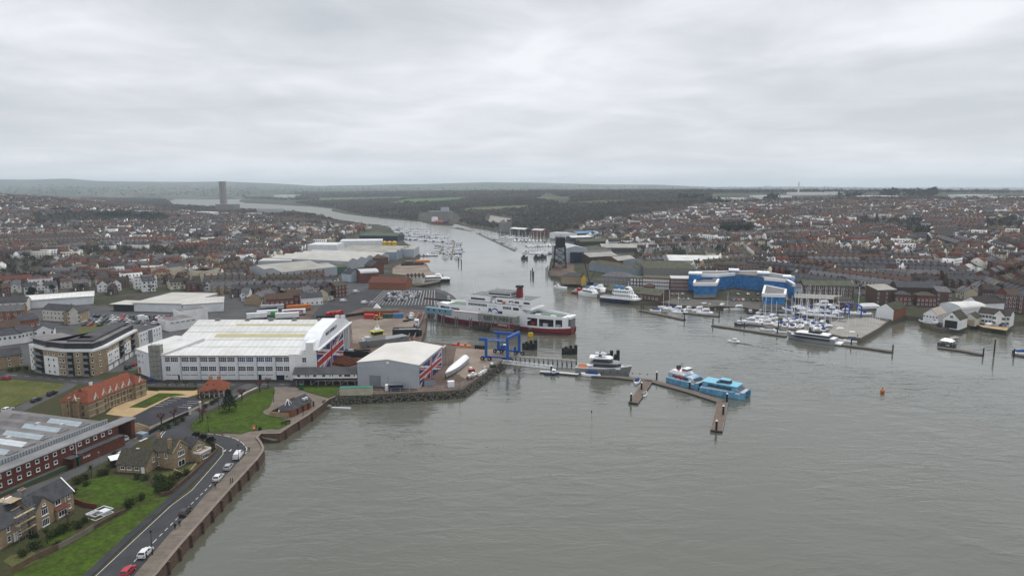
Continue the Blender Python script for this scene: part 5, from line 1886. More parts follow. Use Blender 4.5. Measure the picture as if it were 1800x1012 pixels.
 MB().box(4.6,.4,-.3,7.0,5.0,2.5).build('bay','yellow_stone',root)
 for x0_,y0_,x1_,y1_ in((4.7,.35,7.05,.5),(4.7,4.9,7.05,5.05),(6.9,.5,7.05,4.9)):
  MB().box(x0_,y0_,2.51,x1_,y1_,3.1).build('balustrade','white_paint',root)
 win(root,window_mesh(2.4,1.2,4,1),'right',2.7,1.3,7.0,5.4)
 win(root,window_mesh(1.6,1.3,3,1),'right',2.7,3.6,4.6,5.4)
 ribbon_wall('garden_wall',[(306,828),(322,835),(336,829),(345,818)],.3,.8,'buff_brick','low buff wall round the terrace of the gabled stone house')
 ribbon_wall('garden_wall',[(283,872),(300,868),(335,838),(372,804),(381,794),(378,785),(366,776)],.35,1.1,'wall_brick','long dark garden wall following the footpath round the bend')
 ribbon_wall('garden_fence',[(22,1006),(62,984),(103,965)],.12,1.4,'timber','grey timber fence at the foot of the terrace gardens')
 ribbon_wall('garden_fence',[(103,965),(120,956),(135,948),(165,930)],.12,1.3,'paving','pale panel fence at the foot of the villa garden')
 ribbon_wall('garden_wall',[(165,930),(190,915),(221,899)],.3,1.0,'wall_brick','reddish garden wall between the grass bank and the greenhouse plot')
 ribbon_wall('garden_wall',[(132,883),(150,890),(170,893)],.25,1.2,'red_brick','short red brick wall between villa and round lawn')
 a,rz,l=frame_ab((168,915),(200,900))
 t=thing('cold_frame','white framed glass garden enclosure below the round lawn','greenhouse',(a.x,a.y,LZ),rz)
 for(x0_,y0_,x1_,y1_)in((0,0,l,0),(0,3.5,l,3.5),(0,0,0,3.5),(l,0,l,3.5),(l/2,0,l/2,3.5)):
  for zz_ in(.1,1.1):
   MB().bar((x0_,y0_,zz_),(x1_,y1_,zz_),.12).build('frame_bar','white_paint',t)
 MB().box(l*.55,.6,0,l*.95,2.6,.9).build('glass_box','skylight_white',t)
 tag(MB().box(-1.4,-.4,.1,1.4,.5,.7).build('garden_lounger','light_grey',None,(*G(163,905).xy,LZ),rz),'pale garden sofa on the gravel beside the villa','sofa')
 a,rz,l=frame_ab((196,823),(212,821))
 t=thing('carport','white flat carport roof at the west end of the mossy cottage','carport',(a.x,a.y,LZ),rz+.35)
 MB().box(0,0,2.2,3.4,4.5,2.35).build('roof','white_paint',t)
 for xx in(.1,3.3):
  for yy in(.1,4.4):
   MB().box(xx-.08,yy-.08,0,xx+.08,yy+.08,2.2).build('post','dark_timber',t)
 MB().box(.4,.5,.2,3.0,4.2,1.5).build('log_store','dark_timber',t)
def ribbon_wall(name,pts,th,h,m,label,cat=None):
 o=ribbon(name,pts,th,m,0,thick=h,kind=None)
 return tag(o,label,cat or name.split('_')[-1])
shore_houses()
# ------ the curved four-storey flats
def flats():
 F=[G(*q).xy for q in((56,649),(80,656),(112,660.5),(168,660.5),(190,652.5),(244,619))]
 root=thing('apartment_block','curved four-storey flats in white render and tan brick with a dark penthouse floor','apartment block',(F[0].x,F[0].y,LZ))
 F=[f-F[0]for f in F]
 off=[]
 n=len(F)
 for i in range(n):
  d=(F[min(i+1,n-1)]-F[max(i-1,0)]).normalized()
  off.append(Vector((-d.y,d.x)))
 h=10.7
 def inset(a,b,k0=0,k1=n):
  return[F[i]+off[i]*a for i in range(k0,k1)]+[F[i]+off[i]*b for i in range(k1-1,k0-1,-1)]
 MB().prism(inset(0,14),-.3,h).build('wall','buff_brick',root)
 MB().prism(inset(-.25,14.3),h+.004,h+.9).build('parapet','white_paint',root)
 MB().prism(inset(1.6,12.5),h+.91,h+3.3).build('penthouse','dark_metal',root)
 MB().prism(inset(.9,13.4),h+3.31,h+3.6).build('roof','felt_roof',root)
 MB().prism(inset(3.5,11.5,2,n),h+3.61,h+4.5).build('upper_roof','dark_roof',root)
 wmk=window_mesh(.95,1.1,1,1)
 wdk=window_mesh(1.3,1.6,2,1,'dark_metal','glass',False)
 def facade(i,items):
  a,b=F[i],F[i+1]
  d=b-a
  L_=d.length
  rz=math.atan2(d.y,d.x)
  u=d.normalized()
  nrm=Vector((u.y,-u.x))
  for kind,t0,t1,z0,z1 in items:
   c0,c1=a+u*t0*L_,a+u*t1*L_
   if kind=='panel':
    mb=MB()
    P=[c0,c1,c1+nrm*.15,c0+nrm*.15]
    mb.prism(P,z0,z1)
    mb.build('render_panel','white_render',root)
   elif kind=='bay':
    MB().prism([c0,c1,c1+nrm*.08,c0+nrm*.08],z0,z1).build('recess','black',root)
    for s_ in range(4):
     zz_=z0+s_*2.7
     if zz_>z1-1:
      break
     MB().prism([c0,c1,c1+nrm*1.2,c0+nrm*1.2],zz_-.1,zz_+.08).build('balcony','steel_grey',root)
     MB().prism([c0+nrm*1.12,c1+nrm*1.12,c1+nrm*1.2,c0+nrm*1.2],zz_+.09,zz_+1.1).build('balustrade','roller',root)
     m_=(c0+c1)/2+nrm*.1
     O('window',wdk,root,(m_.x,m_.y,zz_+1.3),rz)
   else:
    m_=(c0+c1)/2+nrm*(.16 if kind=='winp' else.01)
    O('window',wmk,root,(m_.x,m_.y,z0),rz)
 zs=(1.3,4.0,6.7,9.4)
 facade(0,[('panel',0,.28,0,h)]+[('winp',.1,.2,z,0)for z in zs]+[('bay',.4,.95,.1,10.4)])
 facade(1,[('panel',.02,.78,0,8.1)]+[('winp' if z<8 else 'win',t-.05,t+.05,z,0)for z in zs for t in(.28,.56)]+[('win',.85,.93,z,0)for z in zs])
 facade(2,[('win',t-.02,t+.02,z,0)for z in zs for t in(.04,.5)]+[('bay',.17,.36,.1,10.4),('bay',.66,.85,.1,10.4)]+[('win',.93,.96,z,0)for z in zs])
 facade(3,[('win',.35,.55,z,0)for z in zs])
 it=[('panel',.02,.36,2.8,8.1),('bay',.39,.52,2.9,10.4),('panel',.54,.74,2.8,8.1),('bay',.77,.9,2.9,10.4)]
 for z in(4.1,6.8):
  it+=[('winp',t-.01,t+.01,z,0)for t in(.07,.12,.24,.3,.6,.67)]
 it+=[('win',t-.01,t+.01,9.4,0)for t in(.07,.12,.24,.3,.6,.67)]
 facade(4,it)
 a,b=F[4],F[5]
 u=(b-a).normalized()
 nrm=Vector((u.y,-u.x))
 for k in range(6):
  c=a+u*(b-a).length*(k+.5)/6
  MB().prism([c-u*2.2,c+u*2.2,c+u*2.2+nrm*.12,c-u*2.2+nrm*.12],.1,2.4).build('garage_door','white_paint',root)
 MB().prism([a,b,b+nrm*.3,a+nrm*.3],2.5,2.75).build('canopy','dark_metal',root)
 A,B=G(246,618),G(286,602)
 d=B-A
 rz=math.atan2(d.y,d.x)
 r2,L_,D,hh=building('apartment_block','lower white flats with paired windows continuing the curved flats','apartment block',Vector((A.x,A.y,LZ)),d.length,11,8.6,'flat','white_render','dark_roof',z=LZ,ang=rz,parapet=.7,wins=[rowwin('front',8,5.2,.8,1.1,1,1),rowwin('front',8,7.8,.8,1.1,1,1)])
 MB().box(L_*.4,-.3,2.6,L_*.56,-.02,9.0).build('balcony_stack','roller',r2)
flats()
# ------ the shipyard apron
sheet('yard_apron',[(517,668),(517,560),(560,540),(640,535),(752,535),(751,549),(747,580),(739.5,600.4),(790,603.4),(835,607.4),(870,613.4),(897,623),(881,636.5),(839,665),(811,684),(780,687),(720,690),(654,693),(628,693),(627,671)],'brown_yard',2)
sheet('concrete_slab',[(794,652),(802,612),(868,614),(895,623),(880,635),(842,655),(822,668)],'yard_concrete',3)
sheet('concrete_slab',[(620,603),(617,563),(655,558),(742,558),(735,585),(728,600),(690,602)],'yard_concrete',3)
sheet('terminal_apron',[(520,560),(470,552),(505,520),(590,500),(640,495),(722,503.5),(736,505.5),(750,507),(768,508.4),(782,512.3),(795,519.3),(804,530),(774,539.6),(751,548.6),(751,556),(640,554)],'old_asphalt',1.6)
def box_thing(name,label,cat,A,B,D,h,m,top=None,z=LZ,group=None,part='shell',extra=None):
 a,rz,l=frame_ab(A,B,z)
 t=thing(name,label,cat,(a.x,a.y,z),rz,group)
 MB().box(0,0,0,l,D,h).build(part,m,t)
 MB().box(-.05,-.05,h+.003,l+.05,D+.05,h+.12).build('roof',top or m,t)
 if extra:
  extra(t,l)
 return t
def rust_cells(t,l):
 for k in range(2):
  MB().box(.2+k*l*.5,-.05,.2,.3+k*l*.5+l*.3,-.003,2.1).build('door','rust',t)
def revetment():
 mb=MB()
 P=[G(*q).xy for q in((582,704),(592,698.5),(620,697),(654,695),(720,692),(780,689),(812,686),(840,667),(862,651),(881,638))]
 rnd=random.Random(4)
 for a,b in zip(P[:-1],P[1:]):
  d=b-a
  n=Vector((d.y,-d.x)).normalized()
  for _ in range(int(d.length*13)):
   t,k=rnd.random(),rnd.random()
   p=a+d*t+n*(k*2.8-.4)
   z=2.4-k*3.0
   r=.28+rnd.random()*.4
   b0=len(mb.v)
   vs=[]
   for e in((1,0,0),(-1,0,0),(0,1,0),(0,-1,0),(0,0,1),(0,0,-1),(.7,.7,.3),(-.7,.6,-.3)):
    j=[rnd.uniform(.7,1.25)for _ in range(3)]
    vs.append((p.x+e[0]*r*j[0],p.y+e[1]*r*j[1],z+e[2]*r*.8*j[2]))
   mb.v+=vs
   for f in((0,6,4),(6,2,4),(2,1,4),(1,3,4),(3,0,4),(6,0,5),(2,6,5),(1,7,5),(7,2,5),(3,1,5),(0,3,5),(2,7,1)):
    mb.f.append(tuple(b0+i for i in f))
    mb.m.append(0)
 o=mb.build('boulders','rock',kind='stuff')
 F=[G(*q).xy for q in((594,695.5),(654,692),(720,689),(778,685.5),(808,682.5),(836,664),(860,648),(878,637))]
 t=thing('yard_fence','pale mesh fence of posts and rails above the boulder shore of the shipyard','fence',(F[0].x,F[0].y,LZ))
 o0=F[0]
 for a,b in zip(F[:-1],F[1:]):
  a,b=a-o0,b-o0
  L_=(b-a).length
  n=max(1,int(L_/3))
  for k in range(n):
   p=a.lerp(b,k/n)
   MB().box(p.x-.05,p.y-.05,0,p.x+.05,p.y+.05,1.9).build('post','light_grey',t)
  for zz_ in(.15,1.0,1.8):
   MB().bar((*a,zz_),(*b,zz_),.05).build('rail','light_grey',t)
 for k in range(5):
  p=G(843+k*3.0,660-k*2.0)
  tag(MB().cbox(0,0,0,1.4,.9,1.3).build('bulk_bag','white_render',None,(p.x,p.y,LZ),.6+k),ORD_BAG[k],'bag','white bulk bags along the shipyard fence')
ORD_BAG=['white bulk bag by the shipyard fence, farthest from the travel lift','second white bulk bag along the shipyard fence towards the travel lift','middle white bulk bag of five along the shipyard fence','fourth white bulk bag along the shipyard fence towards the travel lift','white bulk bag by the shipyard fence, closest to the travel lift']
revetment()
box_thing('storage_container','cream container with a green sheeted roof beside the boulder shore','container',(597,695.5),(654,694),3.0,2.9,'cream_container','green_cover')
box_thing('storage_container','dark blue container standing against the pale shed front','container',(684,688),(709,687),2.6,2.6,'navy','steel_grey')
box_thing('water_tank','small white tank beside the dark blue container','tank',(677,687),(682,687),2.0,2.3,'white_render')
box_thing('storage_container','slate grey container at the corner of the flag shed doors','container',(746,679),(766,677),2.6,2.6,'blue_grey_cladding','rust')
box_thing('generator','white generator cabinet on legs near the shrink-wrapped boat','generator',(788,681),(799,680),1.8,2.3,'white_paint')
mat('sheet_grey',(.42,.43,.45),rough=.5,var=.3,scale=.8)
def wrapped_boat():
 a,b=G(783,667),G(818,637)
 c=(a+b)/2
 L_=(b-a).length
 t=thing('covered_boat','long white shrink-wrapped boat hull standing ashore beside the flag shed','boat',(c.x,c.y,LZ),math.atan2(a.y-b.y,a.x-b.x))
 R_=hull_rings(L_,4.2,1.9,n=12,transom=.9,sheer=.4,draft=.0,flare=.6,fine=1.1)
 R_=[[(p[0],p[1],p[2]+.5)for p in r]for r in R_]
 MB().rings(R_).build('hull','sheet_grey',t)
 cov=MB()
 rr=[]
 for i,r in enumerate(R_):
  x,w,z=r[3][0],-r[3][1],r[3][2]
  k=1-(i/12)*.7
  rr.append([(x,-w,z+.01),(x,-w*.55,z+.8*k+.15),(x,0,z+1.2*k+.2),(x,w*.55,z+.8*k+.15),(x,w,z+.01)])
 cov.rings(rr).build('shrink_wrap','sheet_white',t)
 for k in range(5):
  x=-L_*.4+k*L_*.18
  MB().bar((x,-1.8,0),(x,-1.8,1.4),.2).build('cradle_leg','steel_grey',t)
  MB().bar((x,1.8,0),(x,1.8,1.4),.2).build('cradle_leg','steel_grey',t)
 MB().box(-L_*.42,-.3,0,L_*.3,.3,.6).build('keel_block','timber',t)
wrapped_boat()
def travel_lift():
 P={k:G(*q).xy for k,q in dict(fl=(854.5,633),fr=(892,636),rl=(876,620),rr=(912.6,624)).items()}
 o=P['fl']
 t=thing('travel_lift','blue four-legged boat hoist on black wheel bogies at the dock edge','boat hoist',(o.x,o.y,LZ))
 Q={k:v-o for k,v in P.items()}
 H=9.6
 ux=(Q['fr']-Q['fl']).normalized()
 for k,p in Q.items():
  MB().bar((p.x,p.y,1.4),(p.x,p.y,H),1.3).build('leg','crane_blue',t)
  MB().bar((*(p-ux*2.2),1.5),(*(p+ux*2.2),1.5),.5,.7).build('bogie_beam','crane_blue',t)
  for s_ in(-1,1):
   c=p+ux*s_*1.75
   n=Vector((-ux.y,ux.x))
   w=MB()
   w.tube((*(c-n*.55),.95),(*(c+n*.55),.95),.95,14)
   w.tube((*(c-n*.6),.95),(*(c+n*.6),.95),.4,8,1)
   w.build('wheel',['tyre','light_grey'],t)
   MB().bar((*c,1.0),(*(p),1.6),.3).build('wheel_fork','white_paint',t)
 def beam(a,b,z,w=.9,h=1.35,name='beam',m='crane_blue'):
  MB().bar((*a,z),(*b,z),w,h).build(name,m,t)
 ext=ux*3.2
 beam(Q['fl']-ext,Q['fr']+ux*.5,H+.5)
 beam(Q['rl']-ext*.8,Q['rr']+ux*.5,H+.5)
 beam(Q['fr'],Q['rr'],H+1.5,1.2,1.5,'cross_beam')
 beam(Q['fl'],Q['fr'],1.9,.6,.7,'sill_beam')
 beam(Q['rl'],Q['rr'],1.9,.6,.7,'sill_beam')
 for k in range(5):
  a=Q['rl'].lerp(Q['rr'],(k+.2)/5)
  MB().bar((*a,H+1.0),(*(a+ux*.9),H+1.45),.25).build('sling_winch','steel_grey',t)
 c=Q['rl'].lerp(Q['rr'],.22)
 MB().cbox(c.x,c.y-1.0,2.4,2.6,1.5,2.0).build('engine_housing','crane_blue',t)
 MB().cbox(c.x+1.4,c.y-1.0,4.45,2.4,1.4,.25).build('housing_lid','white_paint',t)
 c=Q['rl'].lerp(Q['rr'],.8)
 MB().cbox(c.x,c.y-1.2,1.9,1.3,1.2,2.4).build('operator_cab','crane_blue',t)
 me=text_mesh('WIGHT SHIPYARD CO',.95,.02,'flag_white',.02)
 n=Vector((ux.y,-ux.x))
 a=Q['fl']+ux*.9+n*.47
 lo=O('lettering',me,t,(a.x,a.y,H+.2))
 lo.rotation_euler=(math.pi/2,0,math.atan2(ux.y,ux.x))
 wd=max(v.co.x for v in me.vertices)
 lo.scale=(((Q['fr']-Q['fl']).length-1.6)/wd,1,1)
 MB().bar((*(Q['fr']+n*.2+ux*.4),H+1.5),(*(Q['fr'].lerp(Q['rr'],.8)+ux*.5),H+1.5),.04,.5).build('name_stripe','flag_white',t)
 for f in(.25,.75):
  for s_ in('f','r'):
   a=Q[s_+'l'].lerp(Q[s_+'r'],f)
   MB().bar((*a,H),(*a,H-2.4),.12).build('sling','black',t)
travel_lift()
def finger_pier():
 a,b=G(899,625.5),G(1012,633)
 d=b-a
 rz,l=math.atan2(d.y,d.x),d.length
 t=thing('finger_pier','narrow concrete finger pier with pale square fender panels beside the travel dock','pier',(a.x,a.y,0),rz)
 MB().box(-2,-.9,1.9,l,.9,2.7).build('deck','concrete',t)
 pm=MB().box(-.8,-.1,0,.8,.1,1.3).mesh('fender_panel','light_grey')
 ps=MB().box(-.22,-.5,-2,.22,.5,1.95).mesh('pile','dark_timber')
 n=14
 for k in range(n):
  x=1.2+k*(l-2)/(n-1)
  O('fender_panel',pm,t,(x,-1.02,1.15))
  O('pile',ps,t,(x+1.25,-.55,0))
 a,b=G(882,637.5),G(973,648,1.2)
 d=b-a
 l,rz=d.length,math.atan2(d.y,d.x)
 g=thing('gangway','white lattice gangway from the yard corner down to the pontoon','gangway',(a.x,a.y,0),rz)
 z0,z1=2.7,1.3
 for yy in(-.8,.8):
  for dz in(0,1.25):
   MB().bar((0,yy,z0+dz),(l,yy,z1+dz),.16).build('chord','white_paint',g)
  n=17
  for k in range(n):
   t0,t1=k/n,(k+1)/n
   zz0,zz1=z0+(z1-z0)*t0,z0+(z1-z0)*t1
   MB().bar((l*t0,yy,zz0+(1.25 if k%2 else 0)),(l*t1,yy,zz1+(0 if k%2 else 1.25)),.1).build('lattice_bar','white_paint',g)
 mb=MB()
 mb.extr([(0,z0-.1),(l,z1-.1),(l,z1),(0,z0)],'y',-.75,.75)
 mb.build('deck','steel_grey',g)
finger_pier()
# --- pontoons and piles
def pontoon(name,label,pts,w,z=.75,m='pontoon_deck'):
 P=[G(a,b,z).xy for a,b in pts]
 o=P[0]
 t=thing(name,label,'pontoon',(o.x,o.y,0))
 for a,b in zip(P[:-1],P[1:]):
  d=(b-a).normalized()
  n=Vector((-d.y,d.x))*w/2
  Q=[a-o-n,b-o-n,b-o+n,a-o+n]
  MB().prism(Q,.0,z-.12).build('float','dark_metal',t)
  MB().prism([q for q in Q],z-.119,z).build('deck',m,t)
  for s_ in(-1,1):
   e=n.normalized()*(w/2+.08)*s_
   MB().bar((*(a-o+e),z-.12),(*(b-o+e),z-.12),.14,.3).build('rubbing_strake','steel_grey',t)
 return t
def pile(px,py,ytop,label,group='black mooring piles with white caps',r=.38,z0=0,cap=True):
 p=G(px,py,z0)
 h=hz(px,py,ytop,z0)+z0
 t=thing('mooring_pile',label,'pile',(p.x,p.y,0),0,group)
 MB().tube((0,0,-3),(0,0,h-.5),r,10).build('shaft','black',t)
 if cap:
  MB().tube((0,0,h-.5),(0,0,h),r*1.25,10,0,.12).build('cap','white_paint',t)
 return t
pontoon('pontoon','brown decked pontoon running from the grey superyacht to the blue catamarans',[(1040,659),(1080,661),(1146,668.5),(1212,687),(1268,705)],3.0)
pontoon('pontoon','short brown pontoon arm with the blue covered launch and small white boat',[(1140,668),(1126,688),(1112.5,707)],3.4)
pontoon('pontoon','brown pontoon arm below the bows of the blue catamaran',[(1270,706),(1265,731),(1259,756)],3.8)
pontoon('pontoon','pale pontoon at the foot of the white lattice gangway',[(949,652),(972,653),(1017,657)],2.4,m='light_grey')
for i,(a,b,c,lb)in enumerate(((969,654.5,641,'black white-capped pile standing at the foot of the lattice gangway'),(1079,657.5,645,'black white-capped pile beside the grey superyacht bow'),(1154.3,667,652,'black white-capped pile behind the elbow of the long pontoon'),(1212,685,669,'black white-capped pile between the two blue catamarans'),(1277.6,706,689.6,'black white-capped pile beside the bow of the bright blue catamaran'),(1109,708,690,'black white-capped pile at the end of the short pontoon arm'),(1127.5,687,670,'black white-capped pile beside the blue covered launch'),(1271,731,711,'black white-capped pile half way down the pontoon arm below the catamarans'),(1259,759,737,'black white-capped pile at the very end of the pontoon arm below the catamarans'))):
 pile(a,b,c,lb)
def dolphin(cx,cy,w,ytop,label,seed):
 rnd=random.Random(seed)
 p=G(cx,cy,0)
 t=thing('mooring_dolphin',label,'dolphin',(p.x,p.y,0),0,'black timber mooring dolphins by the ferry berth')
 s_=w/1200*p.y
 h0=hz(cx,cy,ytop,0)
 for k,(fx,fy,hh,r)in enumerate(((-.5,0,.72,.75),(-.25,.5,.8,.8),(0,-.2,.62,.8),(.12,.5,.95,.8),(.35,-.1,.7,.9),(.5,.3,1.0,.85),(-.1,.15,.7,.8))):
  MB().tube((fx*s_,fy*3,-3),(fx*s_,fy*3,h0*hh),r,8).build('fender_pile','black',t)
 MB().box(-s_*.45,-.6,1.2,s_*.5,1.6,2.4).build('cap_beam','dark_timber',t)
dolphin(931,614,22,598,'cluster of black fender piles closest to the blue travel lift',1)
dolphin(1001,622,23,607,'cluster of black fender piles at the end of the finger pier',2)
dolphin(1072,636,30,616,'cluster of black fender piles behind the grey superyacht',3)
# --- vessels ashore in the yard
def crew_boat():
 a,b=G(640,613),G(712,600)
 d=b-a
 l=d.length
 t=thing('crew_boat','grey crew boat with lime-edged upper decks standing ashore between the sheds','boat',(a.x,a.y,LZ),math.atan2(d.y,d.x))
 R_=hull_rings(l*1.15,6.4,3.0,n=8,transom=.95,draft=-.9,sheer=.5)
 MB().rings([[(-p[0]+l/2,-p[1]+2.5,p[2])for p in r]for r in R_]).build('hull','hull_grey',t)
 MB().box(2.2,.6,3.2,13,4.6,5.2).build('cabin','light_grey',t)
 MB().box(6.0,.3,5.3,12.4,4.9,5.6).build('deck_edge','lime_paint',t)
 MB().box(6.6,.9,5.61,11.8,4.3,7.3).build('wheelhouse','glass',t)
 MB().box(6.1,.5,7.3,12.2,4.7,7.7).build('wheelhouse_roof','lime_paint',t)
 MB().box(8.0,1.4,7.71,10.8,3.8,8.6).build('top_house','white_paint',t)
 MB().tube((9.4,2.5,8.5),(9.4,2.5,12.8),.1,5).build('mast','white_paint',t)
 MB().bar((8.4,2.5,10.4),(10.4,2.5,10.4),.15).build('mast_arm','white_paint',t)
 for x in(8.5,10.2):
  MB().tube((x,2.5,9),(x,2.5,9.8),.5,8,0,.3).build('radar_dome','white_paint',t)
 for x in(1.0,2.6,4.4):
  MB().tube((x,2.5,3.4),(x,2.5,5.0),.8,8,0,.5).build('wrapped_gear','sheet_white',t)
 for x in(3,7,11,15):
  for y in(1,4.2):
   MB().box(x-.3,y-.3,0,x+.3,y+.3,1.2).build('cradle','timber',t)
crew_boat()
def flat_hull(label,A,B,W,h,m,deck,name='barge',z=LZ,items=()):
 a,rz,l=frame_ab(A,B,z)
 t=thing(name,label,'barge',(a.x,a.y,z),rz)
 MB().prism([(0,0),(l*.92,0),(l,W*.3),(l,W*.7),(l*.92,W),(0,W)],.1,h).build('hull',m,t)
 MB().prism([(.3,.3),(l*.9,.3),(l*.96,W*.4),(l*.96,W*.6),(l*.9,W-.3),(.3,W-.3)],h+.003,h+.06).build('deck',deck,t)
 for q in((0,0,l*.92,.2),(0,W-.2,l*.92,W),(0,0,.2,W)):
  MB().box(q[0],q[1],h+.061,q[2],q[3],h+.7).build('bulwark',m,t)
 for(x,y,z_,sx,sy,sz,mm,nm)in items:
  MB().cbox(x,y,h+z_+.06,sx,sy,sz).build(nm,mm,t)
 return t
flat_hull('long black hull with gear on deck ashore behind the pale shed',(604,628),(652,628),4.5,2.2,'black','dark_metal',items=((3,2,0,2.4,1.6,1.2,'light_grey','deck_box'),(7,2.3,0,3,2,.9,'dark_timber','deck_gear'),(1.5,1.5,0,1.2,1.0,1.8,'container_teal','deck_gear')))
flat_hull('black open workboat hull ashore beside the passenger ramp',(690,592),(741,591),6.0,3.3,'black','steel_grey',items=((8,3,0,9,.4,.5,'white_paint','rail_bar'),))
flat_hull('grey pontoon stacked with white rafts and outboards ashore behind the pale shed',(700,603),(722,602.5),3.0,1.6,'steel_grey','light_grey',items=((2,1.2,0,1.5,1.5,.9,'black','outboard'),(4,1.3,0,1.5,1.5,.7,'black','outboard')))
a,rz,l=frame_ab((610,645),(628,640))
t=thing('steel_stack','rusty stack of steel sections lying beside the flag hangar doors','steel stack',(a.x,a.y,LZ),rz)
for k in range(12):
 MB().box(-1+(k%2)*.3,k*1.25,0,l+4.5,k*1.25+.8,.9+(k%3)*.25).build('steel_section','rust',t)
box_thing('container','bright red container in the row along the terminal fence','container',(640,560.5),(657,560.5),2.5,2.6,'bright_red')
box_thing('container','black container between the red and pale blue ones','container',(673,559.5),(690,559.3),2.5,2.6,'green_paint')
box_thing('container','pale blue container beside the white lorry cab','container',(691.5,559.3),(709,559),2.5,2.7,'container_blue')
building('long_shed','low red sided shed behind the container row','shed',(639.5,555),(700,554.5),7,2.9,'shed','bright_red','mossy_roof',rh=.5,oh=.2)
box_thing('tent','white pyramid tent behind the red shed','tent',(655,545.5),(668,545.5),3.5,1.0,'white_paint',extra=lambda t,l:MB().rings([[(0,0,1.1),(l,0,1.1),(l,3.5,1.1),(0,3.5,1.1)],[(l*.4,1.5,4.0),(l*.6,1.5,4.0),(l*.6,2,4.0),(l*.4,2,4.0)]]).build('canopy','white_paint',t))
def forklift():
 p=G(663,561.5)
 t=thing('forklift','yellow forklift parked in front of the container row','forklift',(p.x,p.y,LZ),.1)
 MB().box(-1.8,-.9,.5,1.2,.9,1.6).build('body','orange',t)
 MB().box(-1.2,-.8,1.61,.6,.8,2.6).build('cab','glass',t)
 MB().box(-1.3,-.9,2.6,.7,.9,2.8).build('cab_roof','yellow_paint',t)
 for x in(-1.2,1.0):
  for y in(-.85,.85):
   MB().tube((x,y-.15,.5),(x,y+.15,.5),.5,10).build('wheel','tyre',t)
 MB().box(1.5,-.7,.1,1.8,.7,4.2).build('mast','yellow_paint',t)
 MB().box(1.8,-.6,.1,3.0,-.3,.2).build('fork','black',t)
 MB().box(1.8,.3,.1,3.0,.6,.2).build('fork','black',t)
forklift()
def lorry(A,B,label,cabm,boxm,W=2.5,H=2.9,group=None,box=True,flagged=False,cab=True,name='lorry',cat='lorry'):
 a,rz,l=frame_ab(A,B)
 t=thing(name,label,cat,(a.x,a.y,LZ),rz,group)
 l0=2.2 if cab else 0
 if box:
  MB().box(0,0,1.0,l-l0-.15,W,1.0+H).build('box_body',boxm,t)
  if flagged:
   fm=MB()
   flag(fm,(l-l0)*.8,H*.8,-.0,(l-l0)*.08,1.3)
   fm.build('union_flag',FLAGM,t)
 MB().box(0,.15,.6,l,W-.15,.98).build('chassis','black',t)
 if cab:
  MB().extr([(l-l0,.6),(l,.6),(l,1.7),(l-.4,2.9),(l-l0,3.0)],'y',.1,W-.1).build('cab',cabm,t)
  MB().box(l-.55,.2,1.7,l-.02,W-.2,2.4).build('windscreen','glass',t)
 for x in((1.2,2.4,l-1.0)if l>6 else(1.0,l-.9)):
  for y in(.15,W-.15):
   MB().tube((x,y-.15,.5),(x,y+.15,.5),.5,10).build('wheel','tyre',t)
 return t
lorry((713,566),(728,562),'white lorry tractor parked by the ramp gate','white_paint','black',box=False)
lorry((718,560),(729,557),'second white lorry tractor close behind the first by the ramp','white_paint','black',box=False)
lorry((496,556),(538,553.5),'white trailer painted with a Union flag in the lorry park','white_paint','white_paint',cab=False,flagged=True,name='trailer',cat='trailer')
lorry((505,548),(547,545),'long red curtain-sided trailer in the lorry park','bright_red','orange',name='trailer',cat='trailer',cab=False)
lorry((452,557.5),(490,555),'white trailer with a lime green tail in the lorry park','white_paint','white_paint',cab=False,name='trailer',cat='trailer')
lorry((456,553),(488,550.5),'navy sided trailer with a white roof in the lorry park','navy','navy',cab=False,name='trailer',cat='trailer')
lorry((458,547.5),(500,545),'white roofed trailer at the back of the lorry park','white_paint','light_grey',cab=False,name='trailer',cat='trailer')
lorry((434,562.5),(470,560),'plain white trailer right behind the white hangar roof','white_paint','white_paint',cab=False,name='trailer',cat='trailer')
lorry((484,562),(526,560),'second plain white trailer behind the hangar roof','white_paint','white_paint',cab=False,name='trailer',cat='trailer')
MBg=MB().box(0,0,0,3.0,2.6,2.6).build('waste_skip','lime_green',None,(*G(476,557).xy,LZ+.6),0)
tag(MBg,'lime green container end beside the white trailer','container')
def fire_engines():
 for k,(px,py)in enumerate(((584,558),(591,557.2),(598,556.4))):
  a,b=(px-6,py),(px+6,py-4)
  lorry(a,b,('red lorry with Union flag sides farthest from the container row','middle red lorry with Union flag sides beside the plant yard','red lorry with Union flag sides closest to the container row')[k],'bright_red','bright_red',H=1.9,group='red lorries in the plant yard')
fire_engines()
def passenger_ramp():
 a,b=G(747,561),G(728,600)
 d=b-a
 l=d.length
 t=thing('passenger_ramp','sloping walkway with grey side rails from the link bridge to the yard','ramp',(a.x,a.y,LZ),math.atan2(d.y,d.x))
 for yy in(-3.6,-.4):
  MB().extr([(0,3.0),(l,.2),(l,1.6),(0,4.6)],'y',yy-.15,yy+.15).build('side_rail','steel_grey',t)
 MB().extr([(0,2.8),(l,0),(l,.15),(0,3.0)],'y',-3.45,-.55).build('deck','rust',t)
 for k in range(5):
  x=2+k*(l-4)/4
  z_=2.8*(1-x/l)
  for yy in(-3.6,-.4):
   MB().bar((x,yy,-2.5),(x,yy,z_),.3).build('support','steel_grey',t)
 MB().box(l*.42,-3.2,1.6,l*.42+3,-.9,5.2).build('kiosk','white_paint',t)
 for yy in(-2.7,-1.9):
  MB().box(l*.42+3,yy,3.6,l*.42+3.05,yy+.6,4.3).build('window','glass',t)
passenger_ramp()
